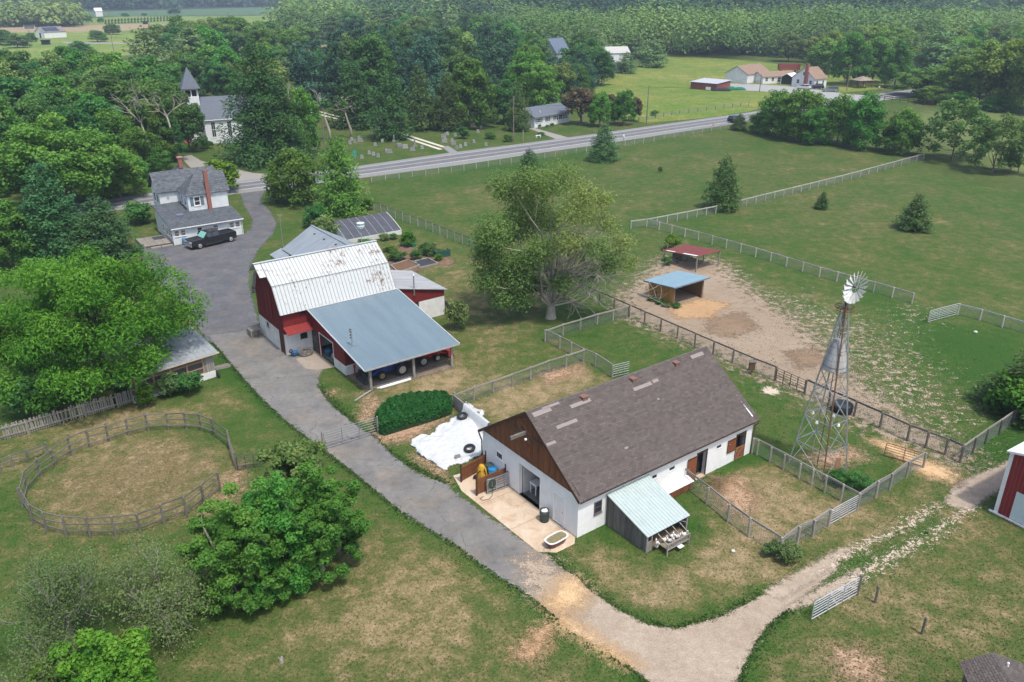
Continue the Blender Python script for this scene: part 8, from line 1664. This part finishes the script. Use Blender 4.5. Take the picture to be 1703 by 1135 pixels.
# cemetery trees, road trees
for bx, by, ty, w, kd, lab in [(592, 212, 98, 88, 'cedar', 'dark cedar left of the cemetery path'), (651, 232, 108, 78, 'cedar', 'big cedar standing over the cemetery path'), (700, 216, 104, 66, 'cedar', 'cedar behind the tall one in the cemetery'), (744, 217, 118, 60, 'cedar', 'rightmost cedar of the cemetery row'), (608, 208, 135, 34, 'cedar', 'slim cedar between the cemetery cedars'), (782, 212, 92, 92, 'maple', 'round topped green tree right of the cemetery cedars'), (838, 205, 128, 60, 'oak', 'dark tree behind the right part of the cemetery'), (862, 218, 132, 46, 'cedar', 'tall narrow cedar at the left end of the ranch house'), (446, 268, 66, 146, 'bigspruce', 'huge dark shaggy spruce right of the church'), (507, 258, 138, 62, 'maple', 'vine covered tree right of the shaggy spruce'),
        (966, 208, 143, 54, 'plum', 'bronze leaved tree over the right end of the ranch house'), (997, 211, 150, 40, 'maple', 'dark green tree right of the bronze tree'), (1014, 200, 155, 28, 'plum', 'small purple tree behind the dark green one'), (1036, 208, 147, 46, 'maple', 'full green tree nearest the pole by the meadow'), (1054, 202, 160, 26, 'plum', 'purple tree right of the full green tree'), (900, 190, 96, 70, 'maple', 'large green tree behind the ranch house roof'), (935, 178, 98, 50, 'ash', 'olive tree behind the ranch house'), (960, 165, 100, 44, 'maple', 'green tree left of the meadow edge'),
        (1229, 217, 187, 32, 'cedar', 'low dark juniper beside the road at the tree line'), (1262, 222, 183, 37, 'hedgerow', 'dark bushy tree at the left end of the tree line'), (1288, 226, 143, 68, 'hedgerow', 'tall leafy tree in front of the white garage'), (1325, 234, 139, 79, 'hedgerow', 'broad dark leafy tree of the tree line'), (1352, 240, 171, 55, 'hedgerow', 'dark shrubby tree low in the tree line'), (1392, 240, 149, 68, 'hedgerow', 'light leafy tree left of the gap in the tree line'), (1432, 248, 147, 67, 'hedgerow', 'leafy tree with its trunks showing before the gap'), (1497, 256, 173, 67, 'hedgerow', 'separate bushy tree right of the road gap'), (1478, 250, 205, 36, 'bush', 'low bush between the tree line trees'), (1582, 268, 156, 108, 'thin', 'airy grey-green tree with several stems at the fence corner'), (1650, 288, 182, 88, 'thin', 'thin yellowish tree right of the airy one'), (1692, 290, 186, 60, 'thin', 'thin tree at the right edge of the tree line'), (1628, 262, 190, 40, 'thin', 'slim tree between the two airy ones'), (1680, 285, 250, 30, 'bush', 'dark bush under the trees at the right edge'),
        (1370, 122, 60, 66, 'yellow', 'round sunlit tree left of the white cottage chimney'), (1408, 142, 50, 70, 'maple', 'tall green tree over the cottage roof'), (1450, 138, 58, 72, 'maple', 'light green tree behind the gazebo'), (1487, 146, 62, 52, 'maple', 'tree with a forked pale trunk beside the brown house'), (1543, 122, 58, 68, 'yellow', 'tree behind the brown house roof'), (1528, 160, 108, 88, 'yellow', 'broad low sunlit tree beyond the road'), (1580, 168, 90, 66, 'yellow', 'yellow-green tree beyond the road'), (1625, 175, 62, 95, 'yellow', 'tall dark tree at the right beyond the road'), (1672, 180, 50, 110, 'yellow', 'tall light green tree near the right edge'), (1710, 190, 40, 80, 'yellow', 'tree cut by the right edge beyond the tree line'), (1600, 178, 150, 50, 'hedgerow', 'low thicket below the tall right-hand trees'), (1660, 185, 155, 60, 'hedgerow', 'low thicket nearest the right edge beyond the meadow'), (1550, 172, 140, 60, 'hedgerow', 'low dark thicket beside the brown fence')]:
    tree_px('tree' if kd in ('maple', 'oak', 'ash', 'yellow', 'hedgerow', 'thin') else {'cedar': 'cedar_tree', 'bigspruce': 'spruce_tree', 'plum': 'plum_tree', 'bush': 'shrub'}[kd], kd, int(bx) % 3, bx, by, ty, w, lab, 'shrub' if kd == 'bush' else 'tree')
# bare dead trunks
for bx, by, ty, lab, sd in ((258, 283, 172, 'pale leaning trunk with forked dead limbs behind the farmhouse', 1), (299, 270, 160, 'broken pale trunk in front of the church', 2), (550, 235, 165, 'bare twisted trunk at the cemetery edge', 3), (492, 262, 165, 'bent pale trunk among vines beside the spruce', 4), (585, 230, 168, 'slim bare trunk with a leafy tip in the cemetery', 5)):
    X, Y = G(bx, by); h = height_at(X, Y, ty); rng = np.random.default_rng(sd); t = T('dead_tree', lab, 'tree', (X, Y, 0))
    mb = MB(); p = [(0, 0, -.3), (-.1, 0, h * .25), (-.7, .1, h * .5), (-1.0, 0, h * .7)]; mb.tube(p, [.34, .27, .2, .14], 7); 
    for d, ln in (((-.8, 0, .7), h * .34), ((.5, .2, 1), h * .38), ((-.2, -.3, 1), h * .3)): twig_mesh(rng, p[3], ln, .12, 2, None, mb=mb, dirs=[d], spread=.55, upb=.1)
    link('trunk', mb.mesh('trunk', BARK_PALE, True), t)
    C, Nn, S, ti, lc = lobes_crown(rng, 1.3, h * 1.02, h * .78, 8, 260, .3); C[:, 0] -= .8; link('crown', leafmesh('crown', C, Nn, S, .6, ti, L['oak'], rng), t)
# woods made of single trees
def belt(pts, spacing, kinds, h, label, group, hr=(.34, .46), seed=0, maxn=400, jitter=.35, smin=.8, smax=1.2, holes=()):
    P = np.array(PX(pts)); rng = np.random.default_rng(seed); lo, hi = P.min(0), P.max(0); n = 0; out = []
    xs = np.arange(lo[0], hi[0], spacing); ys = np.arange(lo[1], hi[1], spacing * .87)
    for j, y in enumerate(ys):
        for x in xs:
            px_ = x + (j % 2) * spacing / 2 + rng.normal() * spacing * jitter; py_ = y + rng.normal() * spacing * jitter
            if inside([tuple(p) for p in P], np.array([px_]), np.array([py_]))[0] and not any(a < proj(px_, py_, 0)[0] < b and c < proj(px_, py_, 0)[1] < d for a, b, c, d in holes): out.append((px_, py_))
    for px_, py_ in out[:maxn]:
        kd = kinds[rng.integers(len(kinds))]; hh = h * rng.uniform(smin, smax); put_tree('pine_tree' if 'pine' in kd else 'tree', kd, int(rng.integers(3)), px_, py_, hh, hh * rng.uniform(*hr), label, 'tree', group, float(rng.random() * 6.28))
    return len(out)
cnt = {}
cnt['a'] = belt([(-120, 170), (0, 168), (250, 160), (305, 180), (292, 262), (240, 290), (120, 318), (0, 330), (-120, 340)], 9.5, ['oak', 'oak', 'maple', 'ash'], 13.5, 'dark green tree of the wood left of the church', 'trees of the wood left of the church', (.38, .5), 1)
cnt['b'] = belt([(300, 150), (520, 142), (560, 160), (520, 190), (420, 200), (330, 175)], 12, ['oak', 'maple', 'ash'], 12.5, 'green tree of the wood behind the church', 'trees of the wood behind the church', (.38, .5), 2)
cnt['c'] = belt([(490, 150), (850, 128), (850, 165), (700, 188), (500, 190)], 12, ['pine', 'pine', 'pine', 'oak', 'ash'], 17.5, 'tall dark pine in the grove behind the cemetery', 'pines of the grove behind the cemetery', (.3, .4), 3)
cnt['d'] = belt([(820, 125), (980, 112), (1000, 138), (985, 165), (900, 185), (830, 190)], 12, ['oak', 'maple', 'pine'], 13, 'tree of the wood behind the ranch house', 'trees of the wood behind the ranch house', (.36, .48), 4, holes=[(895, 960, 100, 150), (1000, 1050, 100, 130)])
cnt['e'] = belt([(275, 92), (330, 78), (420, 76), (520, 76), (520, 66), (600, 58), (900, 60), (860, 110), (700, 110), (620, 96), (540, 92), (520, 130), (300, 135), (250, 140), (265, 100)], 20, ['ash', 'maple', 'oak', 'palepine'], 14, 'tree of the broad wood beyond the cemetery', 'trees of the broad wood beyond the cemetery', (.42, .56), 5, 150, holes=[(420, 650, 72, 96)], smin=1.0, smax=1.35)
cnt['f'] = belt([(960, 122), (1045, 105), (1115, 88), (1190, 93), (1270, 99), (1350, 108), (1420, 114), (1430, 96), (1250, 84), (1100, 74), (960, 80), (880, 100)], 17, ['palepine', 'palepine', 'ash', 'palepine'], 14, 'pale green pine at the edge of the far meadow', 'pines along the far meadow edge', (.36, .48), 6, 160, holes=[(895, 960, 95, 150), (995, 1050, 95, 130)])
cnt['g'] = belt([(1340, 104), (1430, 100), (1520, 90), (1800, 92), (1800, 172), (1650, 168), (1590, 150), (1545, 140), (1530, 118), (1470, 122), (1350, 116)], 15, ['yellow', 'ash', 'maple', 'palepine', 'yellow'], 15, 'tree of the wood behind the brown house', 'trees of the wood behind the brown house', (.40, .52), 7, 110)
print('belts', cnt)
# pasture and farm trees far left
for k, (bx, by, ty, w, kd) in enumerate([(188, 58, 37, 28, 'maple'), (163, 70, 48, 32, 'maple'), (52, 70, 53, 22, 'maple'), (148, 38, 21, 12, 'maple'), (20, 36, 26, 18, 'greybush'), (115, 38, 30, 18, 'greybush'), (290, 24, 11, 22, 'maple'), (208, 28, 20, 14, 'maple'), (135, 90, 66, 40, 'maple'), (270, 108, 70, 24, 'cedar'), (168, 38, 27, 12, 'maple'), (85, 38, 30, 14, 'greybush'), (240, 27, 20, 10, 'ash'), (0, 75, 48, 60, 'maple'), (30, 80, 55, 40, 'ash')]):
    tree_px('tree' if kd != 'cedar' else 'cedar_tree', kd, k % 3, bx, by, ty, w, 'lone tree in the far left pasture', 'tree', 'lone trees in the far left pasture')
for k in range(46):
    x = 176 + (k % 23) * 5.4; y = 36.5 - (k % 23) * .28 + (k // 23) * 4.2
    tree_px('young_spruce', 'cedar', k % 3, x, y, y - 6.0, 4.2, 'small young tree in the nursery rows of the far left pasture', 'tree', 'nursery rows in the far left pasture')
# ------------------------------------------------------------------ far forest: one mass of crowns
def forest_mass(name, n_target, region, hmin, hmax, mat, seed, nq=58, spread=(.4, .72), deny=(), fl=.17):
    rng = np.random.default_rng(seed); C_, N_, S_, T_ = [], [], [], []; cnt_ = 0
    for _ in range(n_target):
        u, w = rng.random(), rng.random(); px_, d = region(u, w)
        x = (px_ - CX) / FPX * d * 1.005; y = d
        P = proj(x, y, 0)
        if any(inside([tuple(p) for p in q], np.array([P[0]]), np.array([P[1]]))[0] for q in deny): continue
        h = rng.uniform(hmin, hmax); r = h * rng.uniform(*spread) * (1 + max(0, d - 500) / 1400)
        dd = rand_dir(rng, nq); dd[:, 2] = np.abs(dd[:, 2]); lob = rng.normal(size=(6, 3)) * .28
        c_ = dd * rng.uniform(.75, 1.05, (nq, 1)) * np.array([r, r, h * .62]) + lob[rng.integers(6, size=nq)] * r
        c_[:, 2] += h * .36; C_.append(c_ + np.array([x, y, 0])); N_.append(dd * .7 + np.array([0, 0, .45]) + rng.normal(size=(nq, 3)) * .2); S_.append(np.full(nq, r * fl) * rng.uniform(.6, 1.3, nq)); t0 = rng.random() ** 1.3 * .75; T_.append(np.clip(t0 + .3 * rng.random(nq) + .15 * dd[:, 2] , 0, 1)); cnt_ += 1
    me = leafmesh(name, np.concatenate(C_), np.concatenate(N_), np.concatenate(S_), .8, np.concatenate(T_), mat, rng, .15)
    o = link(name, me, kind='stuff'); print(name, cnt_); return o
L['farforest'] = leaf_material('leaf_far', (.007, .022, .013), (.015, .037, .020), (.028, .056, .027), .1, 0)
L['farpale'] = leaf_material('leaf_farpale', (.040, .075, .021), (.079, .126, .035), (.138, .176, .053), .15, 0)
DENY = [[(-500, 34), (120, 31), (200, 26), (430, 26.5), (900, 15), (900, 6), (420, 11.5), (160, 18), (-500, 22)], [(-500, 102), (-500, 32), (260, 28), (520, 30), (440, 62), (330, 64), (280, 72), (240, 92), (130, 102)], [(430, 90), (440, 72), (640, 74), (640, 92)], [(520, 30), (650, 24), (700, 30), (600, 36)]]
def reg_a(u, w): return (700 + u * 1250, 430 * (3.2 ** w))
def reg_b(u, w): return (-250 + u * 2300, 900 * (2.0 ** w))
def reg_c(u, w): return (-250 + u * 900, 560 * (1.9 ** w))
forest_mass('pale_forest', 560, lambda u, w: (860 + u * 1000, 395 * (1.32 ** w)), 9, 20, L['farpale'], 51, 560, fl=.058, deny=DENY)
forest_mass('far_forest', 1900, lambda u, w: (640 + u * 1250, 525 * (2.9 ** w)), 12, 25, L['farforest'], 52, 140, fl=.105, deny=DENY)
forest_mass('distant_woods', 900, lambda u, w: (-200 + u * 1000, 1180 * (1.5 ** w)), 16, 22, L['farforest'], 53, 90, deny=DENY)
forest_mass('distant_grove', 420, lambda u, w: (-150 + u * 330 , 690 * (1.35 ** w)), 11, 16, L['farpale'], 54, 110, deny=DENY[:1])
forest_mass('middle_wood', 420, lambda u, w: (500 + u * 420, 520 * (1.7 ** w)), 14, 19, L['farpale'], 55, 300, fl=.085, deny=DENY)
# dense clipped-looking bed of tall plants beside the drive
rng = np.random.default_rng(88); hp = PX([(622, 706), (628, 690), (645, 675), (680, 666), (735, 662), (752, 668), (752, 690), (725, 700), (640, 726), (627, 722)]); Pa = np.array(hp); lo, hi = Pa.min(0), Pa.max(0)
n = 42000; X = rng.uniform(lo[0], hi[0], n); Y = rng.uniform(lo[1], hi[1], n); d = sdist(hp, X, Y); ok = d > 0; X, Y, d = X[ok], Y[ok], d[ok]; top = .92 * np.clip(.55 + d / .8, 0, 1) + .07 * np.sin(X * 9 + Y * 4) ; Zt = top * (1 - rng.random(len(X)) ** 2.2 * np.where(d < .3, .95, .35))
me = leafmesh('foliage', np.stack([X - hp[0][0], Y - hp[0][1], Zt], 1), np.stack([rng.normal(size=len(X)) * .8, rng.normal(size=len(X)) * .8, rng.uniform(.2, 1, len(X))], 1), .085 * rng.uniform(.6, 1.3, len(X)), .38, np.clip(.15 + .55 * rng.random(len(X)) + .25 * (Zt / 1.2 - .7), 0, 1), L['hedge'], rng, .2)
t = T('plant_bed', 'dense dark green bed of tall plants between the drive gate and the tarpaulin', 'hedge', (*hp[0], 0)); link('foliage', me, t); MB().extr([(p[0] * .0 + (p[0] - hp[0][0]) * .98, (p[1] - hp[0][1]) * .98) for p in hp], 0, .35).build('stems', simple('stem_dark', (.02, .045, .015), (.012, .028, .01)), t); KEEP_OUT.append(hp)
# ------------------------------------------------------------------ grass tufts
def tufts(name, n, region, smin, smax, seed, edge_polys=None, dens=None, lush=0.0, up=.9):
    rng = np.random.default_rng(seed)
    if edge_polys:
        xs, ys = [], []
        for poly, k, w in edge_polys:
            P = np.array(poly + poly[:1]); seg = np.linalg.norm(np.diff(P, axis=0), axis=1); c = rng.choice(len(seg), k, p=seg / seg.sum()); t = rng.random(k)[:, None]; q = P[c] + (P[c + 1] - P[c]) * t + rng.normal(size=(k, 2)) * w; xs.append(q[:, 0]); ys.append(q[:, 1])
        X, Y = np.concatenate(xs), np.concatenate(ys)
    else:
        u = rng.random(n); pxs = rng.uniform(-60, 1760, n); pys = region[0] + (region[1] - region[0]) * u; pts = np.array([G(a, b) for a, b in zip(pxs, pys)]); X, Y = pts[:, 0], pts[:, 1]
    ok = np.ones(len(X), bool)
    for poly in KEEP_OUT:
        Pq = np.array(poly); m = (X > Pq[:, 0].min()) & (X < Pq[:, 0].max()) & (Y > Pq[:, 1].min()) & (Y < Pq[:, 1].max())
        if m.any(): sub = np.where(m)[0]; ok[sub[inside(poly, X[sub], Y[sub])]] = False
    X, Y = X[ok], Y[ok]; dr = dryness(X, Y)
    h = rng.uniform(smin, smax, len(X)) * (1 - .45 * np.clip(dr, 0, .8)); C = np.stack([X, Y, h * .55], 1)
    Nn = np.stack([rng.normal(size=len(X)), rng.normal(size=len(X)), rng.normal(size=len(X)) * .3 + up * 1.6], 1)
    ti = np.clip(.28 + dr * .75 + rng.normal(size=len(X)) * .2 - lush, 0, 1)
    me = leafmesh(name, C, Nn, h, .45, ti, L['turf'], rng, .1); return link(name, me, kind='stuff')
tufts('grass_tufts', 60000, (540, 1180), .03, .085, 61)
EDG = [(p, int(sum(hypot(a[0] - b[0], a[1] - b[1]) for a, b in zip(p, p[1:])) * 90), .2) for p, _, _ in LINES[:4]]
EDG = [(p[:], k, w) for p, k, w in EDG]
def open_edge(polys):
    out = []
    for p, k, w in polys: out.append((p + p[-2:0:-1], k, w))
    return out
tufts('verge_grass', 0, None, .05, .13, 63, open_edge(EDG), lush=.22, up=.6)
# ------------------------------------------------------------------ air
hzb = MB(); hzb.box(-6500, 6500, -6500, 6500, -1.5, 34.0)
hm_, nt, out = newmat('haze_air'); pv_ = nt.nodes.new('ShaderNodeVolumePrincipled'); pv_.inputs['Color'].default_value = (.72, .84, 1, 1); pv_.inputs['Density'].default_value = .00028; pv_.inputs['Anisotropy'].default_value = .2
nt.links.new(pv_.outputs[0], out.inputs['Volume']); HAZE = True
if HAZE: hzb.build('haze', hm_, kind='stuff')
